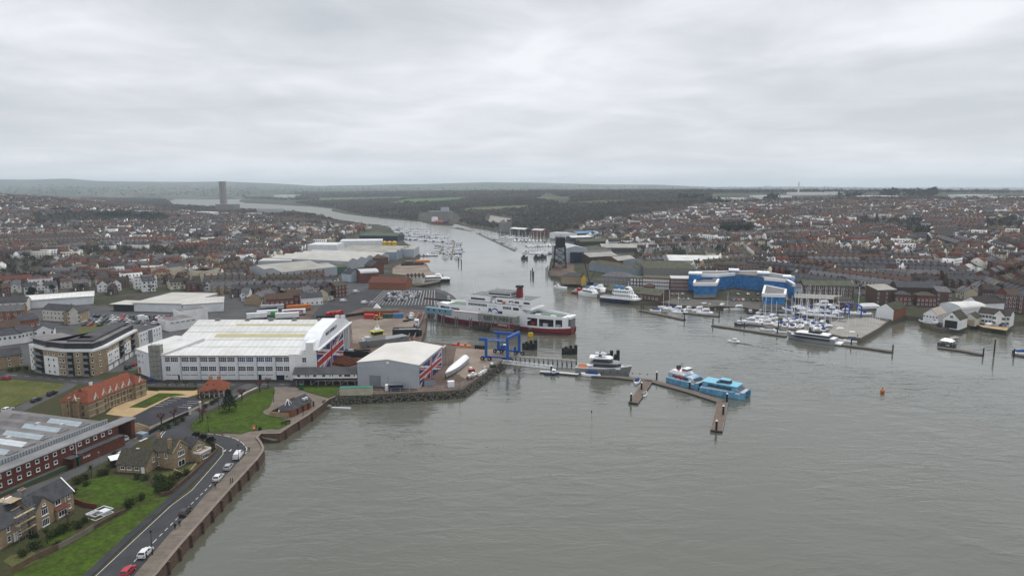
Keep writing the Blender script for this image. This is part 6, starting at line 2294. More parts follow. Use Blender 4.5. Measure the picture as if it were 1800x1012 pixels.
for k,(px,py,m,lb)in enumerate(((806,606.5,'bright_red','flat red raft with a small box at the quay edge'),(818,608.5,'orange','flat orange-red raft lying on the quay edge'),)):
 p=G(px,py)
 t=thing('raft',lb,'raft',(p.x,p.y,LZ),-.15)
 MB().box(-3,-.9,0,3,.9,.5).build('hull',m,t)
 MB().box(-.5,-.4,.5,.5,.4,1.7).build('deck_box',m,t)
for k in range(6):
 p=G(836+k*3.6,612+k*.35)
 o=MB().tube((-.45,0,.9),(.45,0,.9),.85,10).build('fender_tyre','tyre',None,(p.x,p.y,LZ))
 tag(o,'large black tyre fender standing in a row on the quay beside the boat hoist','tyre','row of black tyre fenders on the quay')
for(px,py,m,lb)in((829,653,'bright_red','red mobile plant machine near the boulder shore'),(833,662,'white_paint','white-topped machine beside the boulder shore fence'),(826,667,'rust','rusty frame on wheels beside the white-topped machine'),(853,652,'steel_grey','grey compressor cart near the dock corner'),(866,645,'green_paint','dark green tank cart at the corner of the travel dock')):
 p=G(px,py)
 t=thing('plant_machine',lb,'machine',(p.x,p.y,LZ),.5)
 MB().box(-1.4,-.7,.5,1.2,.7,1.3).build('body',m,t)
 MB().box(-.9,-.6,1.31,.1,.6,2.1).build('hood','white_paint' if m!='steel_grey' else 'light_grey',t)
 for x in(-1,.9):
  for y in(-.7,.7):
   MB().tube((x,y-.12,.4),(x,y+.12,.4),.4,9).build('wheel','tyre',t)
   # ------ the car ferry
def ferry():
 a,b=Vector((-46.5,428.5)),Vector((36,382))
 c=(a+b)/2
 L_=93.2
 rz=math.atan2(b.y-a.y,b.x-a.x)
 t=thing('car_ferry','large white car ferry with dark red hull band and red funnel in its berth','ferry',(c.x,c.y,0),rz)
 Bm=8.7
 n=24
 xs=[-L_/2+L_*i/n for i in range(n+1)]
 def half(x):
  u=abs(x)/(L_/2)
  return Bm*(1-max(0,(u-.62)/.38)**2.2*.62)
 red=[[(x*(1-.03*abs(x)/46),-half(x)*.8,-1.5),(x,-half(x),1.0),(x,-half(x),2.7+.9*(abs(x)/46)**3),(x,half(x),2.7+.9*(abs(x)/46)**3),(x,half(x),1.0),(x*.97,half(x)*.8,-1.5)]for x in xs]
 MB().rings(red).build('hull','ferry_red',t)
 def side(z0,z1,x0,x1,m,nm,off=0.0,both=True):
  ys=[x for x in np.linspace(x0,x1,max(2,int((x1-x0)/3)))]
  for s_ in((-1,1)if both else(-1,)):
   mb=MB()
   for p,q in zip(ys[:-1],ys[1:]):
    A=[(p,s_*(half(p)+off)),(q,s_*(half(q)+off)),(q,s_*(half(q)-.25)),(p,s_*(half(p)-.25))]
    zz0=(lambda X,Y:(z0 if not callable(z0)else z0(X)))
    zz1=(lambda X,Y:(z1 if not callable(z1)else z1(X)))
    mb.prism(A,zz0,zz1)
   mb.build(nm,m,t)
 lo=lambda X:2.71+.9*(abs(X)/46)**3
 side(lo,lambda X:lo(X)+1.0,-46,46,'boat_white','rubbing_bulwark',.02)
 side(3.72,14.6,-21,15.5,'boat_white','side_plating',.03)
 side(9.6,11.4,-45,-21,'boat_white','upper_bulwark',.03)
 side(lambda X:8.4,lambda X:10.6-1.0*max(0,(X-30)/15),15.5,45,'boat_white','upper_bulwark',.03)
 for x0,x1 in((-45,-42),(-33.3,-32.3),(-26,-21)):
  side(3.6,9.6,x0,x1,'boat_white','side_frame',.02)
 for x0,x1 in((15.5,21),(27.6,28.6),(37.4,38.3),(42,45)):
  side(3.6,8.4,x0,x1,'boat_white','side_frame',.02)
 mb=MB()
 for s_ in(-1,1):
  mb.poly([(15.5,s_*(Bm+.03),7.4),(24,s_*(Bm+.03),7.4),(15.5,s_*(Bm+.03),3.7)])
  mb.poly([(15.5,s_*(Bm+.04),8.9),(22,s_*(Bm+.04),8.9),(15.5,s_*(Bm+.04),14.5)])
 mb.build('side_brace','boat_white',t)
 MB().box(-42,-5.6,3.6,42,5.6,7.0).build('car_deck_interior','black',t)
 MB().prism([(x,half(x)-.3)for x in xs[1:-1]]+[(x,-half(x)+.3)for x in xs[1:-1]][::-1],3.0,3.3).build('car_deck','deck_grey',t)
 def deck(x0,x1,z,m,nm,ins=.3):
  q=np.linspace(x0,x1,10)
  MB().prism([(x,half(x)-ins)for x in q]+[(x,-half(x)+ins)for x in q][::-1],z,z+.2).build(nm,m,t)
 deck(-44,-21,10.2,'boat_white','fore_deck')
 deck(-38,-22,10.42,'deck_green','deck_covering',2.0)
 deck(15.5,44,9.0,'boat_white','aft_deck')
 deck(17,40,9.22,'deck_green','deck_covering',1.6)
 deck(-21,15.5,14.5,'deck_grey','boat_deck',.1)
 for x in(-45.5,45.5):
  MB().box(x-.6,-3.2,3.6,x+.6,3.2,9.0).build('bow_ramp','steel_grey',t)
  MB().box(x-1.6,-half(45),8.8,x+.8,half(45),10.2).build('visor','boat_white',t)
 for z0,x1 in((9.9,20.5),(12.6,23.5)):
  MB().box(15.5,-Bm,z0,x1,Bm,z0+.35).build('gallery_deck','boat_white',t)
  for k in range(9):
   MB().box(15.6+k*(x1-16)/8-.05,-Bm-.02,z0+.35,15.6+k*(x1-16)/8+.05,-Bm+.05,z0+1.5).build('rail_post','boat_white',t)
  MB().box(15.5,-Bm-.03,z0+1.45,x1,-Bm+.06,z0+1.6).build('rail','boat_white',t)
 MB().box(15.5,-6.5,10.3,20,6.5,12.6).build('stern_house','boat_white',t)
 MB().box(15.5,-6.9,13.0,22.5,6.9,14.5).build('stern_house','boat_white',t)
 for(x0,x1,y0,y1,z0,z1,wb)in((-19.5,-5,-7.2,7.5,14.7,18.4,((-18.5,-8.5),)),(-1,22.5,-7.2,7.5,14.7,18.0,((0,3.6),(8,11),(11.8,14.8),(17.8,21.8)))):
  MB().box(x0,y0,z0,x1,y1,z1).build('deck_house','boat_white',t)
  MB().box(x0+.3,y0+.3,z1+.003,x1-.3,y1-.3,z1+.15).build('house_roof','deck_grey',t)
  for w0,w1 in wb:
   MB().box(w0,y0-.05,z0+1.0,w1,y0-.003,z0+2.1).build('window_band','glass',t)
 MB().box(-5,-4,14.7,-1,6,17.0).build('deck_house','boat_white',t)
 wb_=MB()
 wb_.prism([(-7.5,-4.9),(7.5,-4.2),(7.5,6),(-7.5,6)],18.5,20.9)
 wb_.build('wheelhouse','boat_white',t)
 MB().prism([(-7.2,-5.0),(7.2,-4.3),(7.2,-4.1),(-7.2,-4.75)],19.2,20.2).build('window_band','glass',t)
 MB().box(7.52,-3.5,19.2,7.56,5.5,20.2).build('window_band','glass',t)
 MB().prism([(-8,-5.3),(8,-4.7),(8,6.4),(-8,6.4)],20.91,21.15).build('wheelhouse_roof','deck_grey',t)
 for k in range(10):
  MB().tube((-8+k*1.5,-1+(k%3),20.6),(-8+k*1.5,-1+(k%3),22.2+(k%4)*.5),.07,4).build('aerial','light_grey',t)
 f=MB().rings([[(9.6,-1.6,17.4),(13.0,-1.6,17.4),(13.0,1.6,17.4),(9.6,1.6,17.4)],[(9.9,-1.4,23.6),(12.6,-1.4,23.9),(12.6,1.4,23.9),(9.9,1.4,23.6)]])
 f.build('funnel','funnel_red',t)
 MB().box(9.4,-1.6,23.95,13.0,1.6,25.2).build('funnel_top','black',t)
 for x,z1 in((-17.5,27),(17.5,25)):
  MB().tube((x,-6.2 if x>0 else-4,14.5),(x,-6.2 if x>0 else-4,z1+2),.5,6,0,.2).build('mast','white_paint',t)
  for dz in(2.5,4.5):
   MB().bar((x-1,-6.2 if x>0 else-4,z1-dz),(x+1,-6.2 if x>0 else-4,z1-dz),.12).build('mast_arm','white_paint',t)
 wq=MB().box(-.35,-.04,-.75,.35,0,.75).mesh('window','glass')
 y=-Bm-.035
 for k in range(14):
  O('window',wq,t,(-19+k*.95,y,13.0))
 for k in range(6):
  O('window',wq,t,(5.2+k*.95,y,12.7))
 for k in range(6):
  O('window',wq,t,(12.0+k*.62,y,12.6))
 for x,z_,w,h in((-4.2,10.6,1.8,1.9),(-9.5,7.6,1.6,.9),(2.8,8.9,3.0,3.0),(-11.5,10.4,.8,.6)):
  MB().box(x-w/2,y-.03,z_-h/2,x+w/2,y,z_+h/2).build('shell_door','glass',t)
 MB().box(1.0-1.4,y-.05,7.4,1.0+1.2,y-.005,9.2).build('house_flag','flag_red',t)
 lg=MB()
 def arc(pts,w0,w1,dz=0):
  P=[Vector((p[0],0,p[1]))for p in pts]
  m=len(P)
  for i in range(m-1):
   d0=(P[min(i+1,m-1)]-P[max(i-1,0)]).normalized()
   d1=(P[min(i+2,m-1)]-P[i]).normalized()
   wa=w0+(w1-w0)*abs(2*i/(m-1)-1)
   wb2=w0+(w1-w0)*abs(2*(i+1)/(m-1)-1)
   na,nb=Vector((-d0.z,0,d0.x))*wa,Vector((-d1.z,0,d1.x))*wb2
   q=[P[i]-na,P[i+1]-nb,P[i+1]+nb,P[i]+na]
   lg.poly([(v.x,y-.04-dz,v.z)for v in q])
 arc([(-3.2,8.9),(-3.0,10.2),(-2.0,11.3),(-.6,11.6),(.8,11.0),(1.6,9.8),(3.0,9.0),(4.8,8.6)],.5,.12)
 arc([(-5.4,8.7),(-4.9,9.9),(-4.0,10.4),(-2.9,9.9),(-2.6,9.2)],.42,.1,.01)
 lg.build('emblem','logo_blue',t)
 put_text(t,'RED FUNNEL',1.0,(-5.0,y-.01,12.9),'front','light_grey',.02)
 for x in(-28.5,-38):
  MB().box(x-1,-Bm+1.0,3.7,x+2.5,-Bm+3,6.8).build('parked_vehicle','yellow_paint' if x<-30 else 'car_silver',t)
 for k in range(5):
  MB().box(22+k*4,-6.5,3.7,25+k*4,-5.0,5.6).build('parked_vehicle',('car_red','car_grey','car_white','car_black','car_silver')[k],t)
 for x in(24,34):
  MB().box(x,-4.5,9.4,x+3,-3.2,10.2).build('deck_locker','white_paint',t)
 for x in(-3,4,9):
  MB().box(x,-7.9,14.7,x+1.6,-7.25,16.2).build('raft_canister','orange' if x==4 else 'white_paint',t)
 return t
mat('funnel_red',(0.19,0.012,0.018),rough=0.4,var=0.1)
ferry()
def link_bridge():
 a=Vector((-53.5,412.5))
 b=Vector((3.0,381.5))
 d=b-a
 l=d.length
 t=thing('link_bridge','raised covered passenger bridge in blue and grey beside the white ferry','bridge',(a.x,a.y,0),math.atan2(d.y,d.x))
 MB().box(0,0,6.4,l*.30,3.2,9.9).build('blue_section','container_teal',t)
 for k in range(4):
  win(t,MB().box(-.55,-.05,-.55,.55,0,.55).mesh('window','navy'),'front',l*(.04+.065*k),8.6,l,3)
 MB().box(l*.302,.1,6.0,l*.62,3.1,9.5).build('grey_section','light_grey',t)
 MB().box(l*.302,.02,9.2,l*.62,.09,9.5).build('red_stripe','flag_red',t)
 MB().box(l*.60,-1.0,5.6,l*.995,3.4,9.8).build('sign_box','mossy_grey',t)
 me=text_mesh('RED FUNNEL',3.2,.03,'black',.05)
 wd=max(v.co.x for v in me.vertices)
 o=O('lettering',me,t,(l*.66,-1.05,6.5))
 o.rotation_euler=(math.pi/2,0,0)
 o.scale=(l*.305/wd,1,1)
 MB().box(l*.80,-1.2,3.4,l*.985,-1.02,5.5).build('lower_sign','ferry_red',t)
 me=text_mesh('FERRIES',1.9,.03,'light_grey',.03)
 o=O('lettering',me,t,(l*.81,-1.22,3.8))
 o.rotation_euler=(math.pi/2,0,0)
 for x in(4,12,22,32,39,41.5,44,47,56,62):
  for y in(.5,2.8):
   MB().tube((x,y,-3),(x,y,6.0),.3,6).build('pile','steel_grey',t)
 MB().box(l*.55,-3.5,1.2,l*.72,2.0,1.9).build('landing_stage','dark_timber',t)
 MB().box(l*.76,-4.5,.5,l*.99,1.0,2.6).build('landing_stage','mud',t)
 MB().tube((l*.93,-1.5,2),(l*.93,-1.5,10.5),.18,5).build('lamp_mast','light_grey',t)
 for x,h in((l*1.0,5.5),(l*1.13,4.5)):
  MB().box(x,-2.5,-2,x+1.7,-.2,h).build('fender_block','dark_metal',t)
 MB().box(l*1.14,-4.2,.1,l*1.14+2.4,-2.3,2.4).build('yellow_fender','yellow_paint',t)
 t2=thing('linkspan','grey vehicle ramp with gantry towers at the stern of the ferry','ramp',(*(a+Vector((2,6))),0),math.atan2(d.y,d.x))
 MB().extr([(-12,2.9),(9,3.8),(9,3.3),(-12,2.3)][::-1],'y',8,18).build('roadway','steel_grey',t2)
 for y in(6,20):
  MB().box(0,y,-2,1.2,y+1.2,13).build('gantry_tower','light_grey',t2)
 MB().box(-8,5.6,12.4,12,6.6,13.4).build('gantry_sign','black',t2)
 put_text(t2,'Red Funnel Ferries',.9,(-6.5,5.55,12.6),'front','bright_red',.02)
mat('mossy_grey',(0.27,0.275,0.265),col2=(0.17,0.18,0.155),scale=0.5,fine=0.2)
link_bridge()
# ------ fast catamarans
mat('cat_pale',(.55,.62,.68),rough=.35,col2=(.06,.25,.45),scale=.3)
def catamaran(A,B,label,hullm,sidem,topm,mural=False,name='catamaran'):
 a,b=G(*A,0),G(*B,0)
 d=b-a
 l=d.length
 t=thing(name,label,'catamaran',(a.x,a.y,0),math.atan2(d.y,d.x))
 W=8.2
 t.scale=(1,1,.88)
 for yc in(1.2,W-1.2):
  R_=[]
  for i in range(11):
   u=i/10
   w=1.2*(1 if u<.6 else max(1-((u-.6)/.4)**2,.04))
   z1=2.4+.8*u*u
   R_.append([(l*u,yc,-.6),(l*u*.99,yc-w*.8,.0),(l*u,yc-w,z1),(l*u,yc+w,z1),(l*u*.99,yc+w*.8,.0)])
  MB().rings(R_).build('hull',hullm,t)
 MB().box(.5,.3,2.2,l*.88,W-.3,2.9).build('bridge_deck','boat_white',t)
 s=MB()
 x0,x1=(l*.04,l*.78)
 s.rings([[(x0,.35,2.91),(x1+2.0,.6,2.91),(x1+2.0,W-.6,2.91),(x0,W-.35,2.91)],[(x0+.5,.5,5.2),(x1,.9,5.0),(x1,W-.9,5.0),(x0+.5,W-.5,5.2)]])
 s.build('saloon',sidem,t)
 for sy,yy in((-1,.37),(1,W-.37)):
  g=MB()
  for k in range(9):
   u0=x0+2.5+k*(x1-x0-4)/9
   q=[(u0,yy+sy*.03,3.6),(u0+(x1-x0)/9*.72,yy+sy*(.0),3.6),(u0+(x1-x0)/9*.72+.1,yy-sy*.09,4.5),(u0+.1,yy-sy*.07,4.55)]
   g.poly(q if sy<0 else q[::-1])
  g.build('side_windows','glass',t,kind='stuff')
 g=MB().poly([(x1+1.66,1.0,3.5),(x1+1.66,W-1.0,3.5),(x1+.5,W-1.2,4.6),(x1+.5,1.2,4.6)])
 g.build('front_window','glass',t)
 tp=MB()
 if mural:
  tp.rings([[(x0+.3,.45,5.22),(x1*.7,.6,5.22),(x1*.7,W-.6,5.22),(x0+.3,W-.45,5.22)],[(x0+1.5,1.0,6.6),(x1*.62,1.2,6.6),(x1*.62,W-1.2,6.6),(x0+1.5,W-1,6.6)]])
  tp.build('upper_deck',topm,t)
  for k in range(4):
   MB().cbox(l*.30+k*l*.07,W*.3+(k%2)*1.2,6.62,l*.05,2.2,.12,rz=.5).build('red_panel','flag_red',t)
   MB().box(l*.28+k*l*.08,.28,3.0+(k%2)*.5,l*.33+k*l*.08,.345,4.6).build('red_panel','flag_red',t)
  MB().box(l*.42,2.2,6.61,l*.56,W-2.2,8.2).build('wheelhouse','boat_white',t)
  MB().box(l*.42-.03,2.15,7.1,l*.56+.03,W-2.15,7.8).build('wheelhouse_window','glass',t)
  MB().box(l*.18,3.2,6.61,l*.24,5.2,8.4).build('funnel','dark_metal',t)
  for k in range(3):
   MB().tube((l*.2+k*.5,6,6.6),(l*.2+k*.5,6,9.5),.07,4).build('mast','steel_grey',t)
 else:
  tp.prism([(x0-.3,.2),(x1+.6,.5),(x1+.6,W-.5),(x0-.3,W-.2)],5.22,5.5)
  tp.build('roof',topm,t)
  MB().rings([[(l*.40,2.4,5.51),(l*.62,2.8,5.51),(l*.62,W-2.8,5.51),(l*.40,W-2.4,5.51)],[(l*.41,2.5,6.9),(l*.60,3.0,6.7),(l*.60,W-3.0,6.7),(l*.41,W-2.5,6.9)]]).build('wheelhouse','glass',t)
  MB().prism([(l*.39,2.2),(l*.61,2.7),(l*.61,W-2.7),(l*.39,W-2.2)],6.91,7.15).build('wheelhouse_roof',topm,t)
  MB().prism([(l*.34,1.6),(l*.40,1.6),(l*.40,W-1.6),(l*.34,W-1.6)],5.51,6.0).build('air_intake','navy',t)
 for sy in(.5,W-.5):
  MB().bar((l*.8,sy,3.9),(l*.97,sy+(1 if sy<2 else-1),4.0),.08).build('bow_rail','light_grey',t)
  for k in range(6):
   u=.8+k*.034
   MB().bar((l*u,sy,2.9),(l*u,sy,3.9),.06).build('rail_post','light_grey',t)
 MB().box(l*.78,.7,2.91,l*.95,W-.7,3.1).build('fore_deck','light_grey',t)
 return t
catamaran((1229,689),(1309,704.5),'bright blue fast catamaran with cyan roof, bows towards open water','cat_sea','cat_sea','cat_blue')
catamaran((1170,671),(1225,686.5),'blue, white and red painted catamaran moored astern of the bright blue one','cat_sea','cat_pale','sheet_white',True)
# ------ yachts with superstructure
def motor_yacht(A,B,W,label,hm,items,z=0.0,free=2.4,name='motor_yacht',cat='yacht',deck='boat_white',rev=False,hull_n='hull',sheer=.9,draft=.8,transom=.85):
 a,b=G(*A,z),G(*B,z)
 if rev:
  a,b=b,a
 d=b-a
 l=d.length
 c=(a+b)/2
 t=thing(name,label,cat,(c.x,c.y,0),math.atan2(d.y,d.x))
 R_=hull_rings(l,W,free,n=14,transom=transom,sheer=sheer,draft=draft)
 MB().rings(R_).build(hull_n,hm,t,smooth=False)
 MB().poly([(p[3][0],p[3][1]+.15,p[3][2]-.15)for p in R_]+[(p[4][0],p[4][1]-.15,p[4][2]-.15)for p in R_][::-1]).build('deck',deck,t)
 bw=MB()
 for r0,r1 in zip(R_[:-1],R_[1:]):
  for i in(3,4):
   bw.bar(r0[i],r1[i],.16,.3)
 bw.build('bulwark_rail','boat_white',t)
 for(nm,x0,x1,w,z0,z1,rake,m,rounded)in items:
  X0,X1=l*(x0-.5),l*(x1-.5)
  mb=MB()
  rk=rake
  q0=[(X0,-w/2),(X1-w*.25,-w/2),(X1,-w*.2),(X1,w*.2),(X1-w*.25,w/2),(X0,w/2)]
  q1=[(X0+rk*.3,-w/2+.1),(X1-w*.25-rk,-w/2+.1),(X1-rk,-w*.2),(X1-rk,w*.2),(X1-w*.25-rk,w/2-.1),(X0+rk*.3,w/2-.1)]
  mb.rings([[(*p,z0)for p in q0],[(*p,z1)for p in q1]])
  mb.build(nm,m,t)
 return t,l
t,l=motor_yacht((1013,653),(1111,659),8.6,'grey hulled superyacht with three white decks moored at the yard pontoon','hull_grey',[('main_deck_house',.30,.84,6.6,3.0,3.5,.3,'boat_white',1),('main_saloon',.31,.82,6.2,3.5,5.1,1.4,'glass',1),('bridge_deck',.26,.80,7.0,5.1,5.55,.2,'hull_grey',1),('upper_house',.30,.66,5.2,5.55,7.2,1.4,'glass',1),('sun_deck',.24,.66,5.9,7.2,7.7,.3,'boat_white',1),('radar_mast',.40,.46,1.6,7.7,10.0,.6,'hull_grey',0),('hard_top',.34,.55,4.4,9.2,9.45,.3,'light_grey',0)],free=3.0,sheer=1.3)
for k in range(9):
 MB().tube((-l*.25+k*3.2,-4.26,1.9),(-l*.25+k*3.2,-4.1,1.9),.28,8).build('porthole','black',t)
MB().box(-l*.46,-3.2,2.9,-l*.3,3.2,3.05).build('aft_deck','terracotta',t)
for k in range(3):
 MB().tube((-3+k*1.5,0,9.9),(-3+k*1.5,0,12.0),.06,4).build('aerial','steel_grey',t)
mat('hull_silver',(0.27,0.28,0.30),rough=0.3,var=0.1)
t,l=motor_yacht((1382,593),(1470,605),7.4,'long silver and black motor yacht at the outer marina pontoon, stern platform towards the flagpoles','hull_silver',[('hull_window_band',.10,.84,7.95,1.7,2.7,.0,'glass',1),('saloon',.10,.86,7.7,3.3,4.4,1.6,'glass',1),('roof',.14,.80,7.3,4.4,4.8,1.0,'boat_white',1),('fly_bridge',.30,.56,4.6,4.8,6.0,.8,'black',1),('side_deck',.08,.90,7.5,3.0,3.3,.4,'boat_white',1)],free=3.1,sheer=.6,rev=True,transom=.95)
MB().box(-l*.5-3.0,-3.3,.5,-l*.5,3.3,1.2).build('stern_platform','boat_white',t)
MB().box(-l*.48,-3.0,3.0,-l*.3,3.0,3.2).build('aft_deck','boat_white',t)
for x in(-1.5,0.5):
 MB().tube((x,1,6),(x,1,7.6),.6,8,0,.3).build('radar_dome','boat_white' if x<0 else 'black',t)
def small_ferry():
 a,b=G(1058,526,0),G(1127,534,0)
 t,l=motor_yacht((1059,528),(1128,534.5),11.0,'white passenger ferry with dark blue hull berthed beside the long brick quay shed','navy',[('upper_hull',.015,.985,11.02,3.0,4.2,.0,'boat_white',1),('saloon',.30,.93,9.6,4.2,7.0,4.0,'boat_white',1),('upper_saloon',.30,.82,8.6,7.0,9.6,3.0,'boat_white',1),('wheelhouse',.60,.76,6.5,9.6,11.6,1.6,'boat_white',1)],free=3.0,sheer=.8,rev=False,name='passenger_ferry',cat='ferry',transom=.8)
 for z0,x0,n,w in((5.2,-.17,14,9.62),(7.9,-.17,10,8.62)):
  mb=MB()
  for k in range(n):
   for s_ in(-1,1):
    mb.box(l*x0+k*1.75,s_*w/2-.04,z0,l*x0+k*1.75+1.1,s_*w/2+.04,z0+.9)
  mb.build('windows','glass',t,kind='stuff')
 MB().box(l*.115,-3.3,10.2,l*.2,3.3,11.2).build('wheelhouse_window','glass',t)
 for x in(-.2,-.05):
  MB().box(l*x,-1.2,9.6,l*x+3.2,1.2,11.8).build('funnel','container_blue',t)
 MB().tube((l*.16,0,11.6),(l*.16,0,15.5),.15,5).build('mast','white_paint',t)
 MB().box(-l*.47,-4.6,4.2,-l*.22,4.6,4.35).build('aft_deck','deck_grey',t)
mat('hull_silver',(0.27,0.28,0.30),rough=0.3,var=0.1)
small_ferry()
for(A,B,W,lb,hm,z)in(((1022,517),(1052,523),7.5,'white twin-deck trip boat moored ahead of the dark blue hulled ferry','boat_white',0),((1036,512),(1068,520),8.0,'white high-sided ferry lying inside the trip boat','boat_white',0)):
 t,l=motor_yacht(A,B,W,lb,hm,[('saloon',.2,.9,6.2,2.4,5.0,2.0,'boat_white',1),('upper_deck',.2,.78,5.6,5.0,5.3,.5,'boat_white',1),('wheelhouse',.55,.72,4.0,5.3,7.6,1.0,'boat_white',1),('funnel',.3,.38,2.0,5.3,7.4,.2,'container_blue',0)],name='trip_boat',cat='boat',free=2.4)
 MB().box(-l*.25,-3.13,3.4,l*.28,3.13,4.3).build('window_band','glass',t)
t,l=motor_yacht((1007,515),(1028,517),5.5,'low red tug moored ahead of the white trip boats','ferry_red',[('wheelhouse',.4,.7,3.2,2.0,4.6,.8,'bright_red',1),('engine_casing',.15,.4,2.6,2.0,3.2,.2,'light_grey',0)],name='tug',cat='boat',free=1.8,deck='rust')
t,l=motor_yacht((972,506.5),(996,508),4.2,'small white survey launch lying off the brick quay','boat_white',[('cabin',.55,.8,2.8,1.6,3.6,1.0,'boat_white',1),('cabin_window',.6,.78,2.85,2.5,3.2,.8,'glass',1)],name='launch',cat='boat',free=1.4,rev=True,deck='light_grey')
t,l=motor_yacht((745,497),(793,495),8.5,'black and white high-speed craft lying at the quay beyond the red sheds','black',[('saloon',.05,.72,7.4,3.2,5.8,2.0,'boat_white',1),('window_band',.04,.70,7.5,3.8,4.9,1.0,'glass',1),('wheelhouse',.42,.66,5.0,5.8,7.6,1.6,'boat_white',1),('fore_deck',.7,.98,6.2,2.8,3.9,1.2,'boat_white',1)],name='fast_craft',cat='boat',free=2.8)
t,l=motor_yacht((762,393.5),(790,396),14,'small red coaster with a white bridge berthed far up the river','ferry_red',[('bridge_house',.02,.2,11,6,15,.5,'boat_white',0),('hatch_covers',.22,.68,11,5,8,.1,'bright_red',0),('fore_castle',.72,.96,8,5,9,1,'navy',0)],name='coaster',cat='ship',free=5.5,sheer=2)
def at(px,py,z=0):
 return G(px,py,z)
place_boat('workboat',at(970,658),-.1,'dark open tender on the pontoon at the foot of the lattice gangway',s_=.75)
place_boat('dayboat',at(1038,660.5),math.pi-.12,'white and black sports boat between the pontoon and the grey superyacht',s_=1.35)
place_boat('dayboat',at(1119,673),-1.9,'launch under a bright blue canopy beside the short pontoon arm',s_=1.1)
place_boat('greyboat',at(1133,694),1.1,'small white boat with red seats beside the short pontoon arm',s_=.85)
place_boat('cruiser',at(1289,601),math.pi-.35,'little white motor boat under way with a trailing wake',s_=.62)
def buoy():
 p=G(1551,690,0)
 t=thing('buoy','round orange buoy floating alone in the open water','buoy',(p.x,p.y,0))
 r=[]
 for k in range(7):
  a=-math.pi/2+math.pi*k/6
  r.append([(max(math.cos(a),.02)*.95*math.cos(q*math.pi/6),max(math.cos(a),.02)*.95*math.sin(q*math.pi/6),.7+.95*math.sin(a))for q in range(12)])
 MB().rings(r).build('float','orange',t,smooth=True)
 MB().tube((0,0,1.6),(0,0,2.1),.2,6).build('top_mark','rust',t)
 p=G(1041,747,0)
 t=thing('marker_post','thin leaning marker pole in the open water off the pontoons','post',(p.x,p.y,0))
 MB().tube((0,0,-1),(-.3,0,5.0),.06,5).build('shaft','steel_grey',t)
 MB().tube((-.3,0,4.6),(-.3,0,5.3),.2,6).build('top_mark','dark_metal',t)
buoy()
def wake():
 mb=MB()
 rnd=random.Random(3)
 P=[G(*q,0).xy for q in((1292,602),(1320,606),(1360,613),(1410,624),(1470,640))]
 for i in range(240):
  t=rnd.random()**1.3*(len(P)-1.001)
  k=int(t)
  p=P[k].lerp(P[k+1],t-k)
  w=.4+t*1.1
  side=rnd.choice((-1,1,0))*w+rnd.uniform(-.4,.4)
  d=(P[k+1]-P[k]).normalized()
  n=Vector((-d.y,d.x))
  c=p+n*side
  a=rnd.uniform(.8,3.0)*(1-t/7)
  b=rnd.uniform(.12,.4)
  mb.poly([(*(c-d*a),.03),(*(c-n*b),.03),(*(c+d*a),.03),(*(c+n*b),.03)])
 mb.build('wake_foam','foam',kind='stuff')
mat('foam',(0.42,0.43,0.42),rough=0.6,var=0.2)
wake()
# ------ quay-side industry and landmark buildings
mat('steel_blue',(0.10,0.24,0.42),rough=0.5)
mat('blue_white',(0.48,0.56,0.62),var=.2)
mat('lime_strip',(0.10,0.13,0.08),var=.2,stripes=(3,.3,0))
mat('dark_mossy',(0.05,0.047,0.04),col2=(0.085,0.085,0.05),scale=.3,fine=.25)
mat('brown_sheet',(0.42,0.36,0.31),var=.3)
mat('quay_surface',(.13,.122,.11),col2=(.085,.08,.075),scale=.12,fine=.2)
mat('tower_concrete',(.30,.27,.25),var=.2)
def zt(p):
 return max(TP(*p).z,LZ)
def B_(label,A,B,D,h,roof,wall,roofm,rh=2.0,ridge='x',wins=(),name='building',cat=None,**kw):
 z=kw.pop('z',None)
 if z is None:
  z=min(zt(A),zt(B))
 if isinstance(h,tuple):
  h=hz((A[0]+B[0])/2,(A[1]+B[1])/2,h[0],z)
 return building(name,label,cat or name.replace('_',' '),A,B,D,h,roof,wall,roofm,rh,ridge,wins,z=z,**kw)
def fw(n,floors,w=1.1,h=1.3,a0=.06,a1=.94,face='front',z0=1.6,st=2.8,m=W1,nx=1):
 return[(face,a0,a1,n,z0+st*k,w,h,nx,2,m[0],m[1])for k in range(floors)]
WW=('white_paint','skylight_white')
S='shed'
B_('wide supermarket with a broad grey flat roof and white side wall',(236,547),(320,549),42,5.5,'slab','white_cladding','pale_roof',name='supermarket',oh=.8)
B_('glazed entrance canopy at the end of the supermarket',(200,546),(234,547),12,4.4,'slab','glass','pale_roof',name='entrance_hall',oh=1.5)
B_('white upper block with rounded grey roof joined to the supermarket',(322,551),(393,546.5),24,5.6,'slab','white_cladding','pale_roof',oh=.6,wins=[rowwin('right',6,5.0,1.2,1.0)])
B_('white stepped clinic with flat roofs behind the white hangar',(299,583),(345,575),13,5.2,'flat','white_render','felt_roof',parapet=.8,name='clinic',wins=[rowwin('front',5,4.6,2.2,.7)])
B_('upper white block of the stepped clinic',(316,569),(366,562.5),11,6.6,'flat','white_render','felt_roof',parapet=.7,name='clinic')
B_('surgery with a large white monopitch roof and grey roof light',(44,543),(164,534),24,5.4,'slab','white_cladding','white_roof',name='surgery',oh=1.0,wins=fw(6,1,1.4,1.2,face='right'))
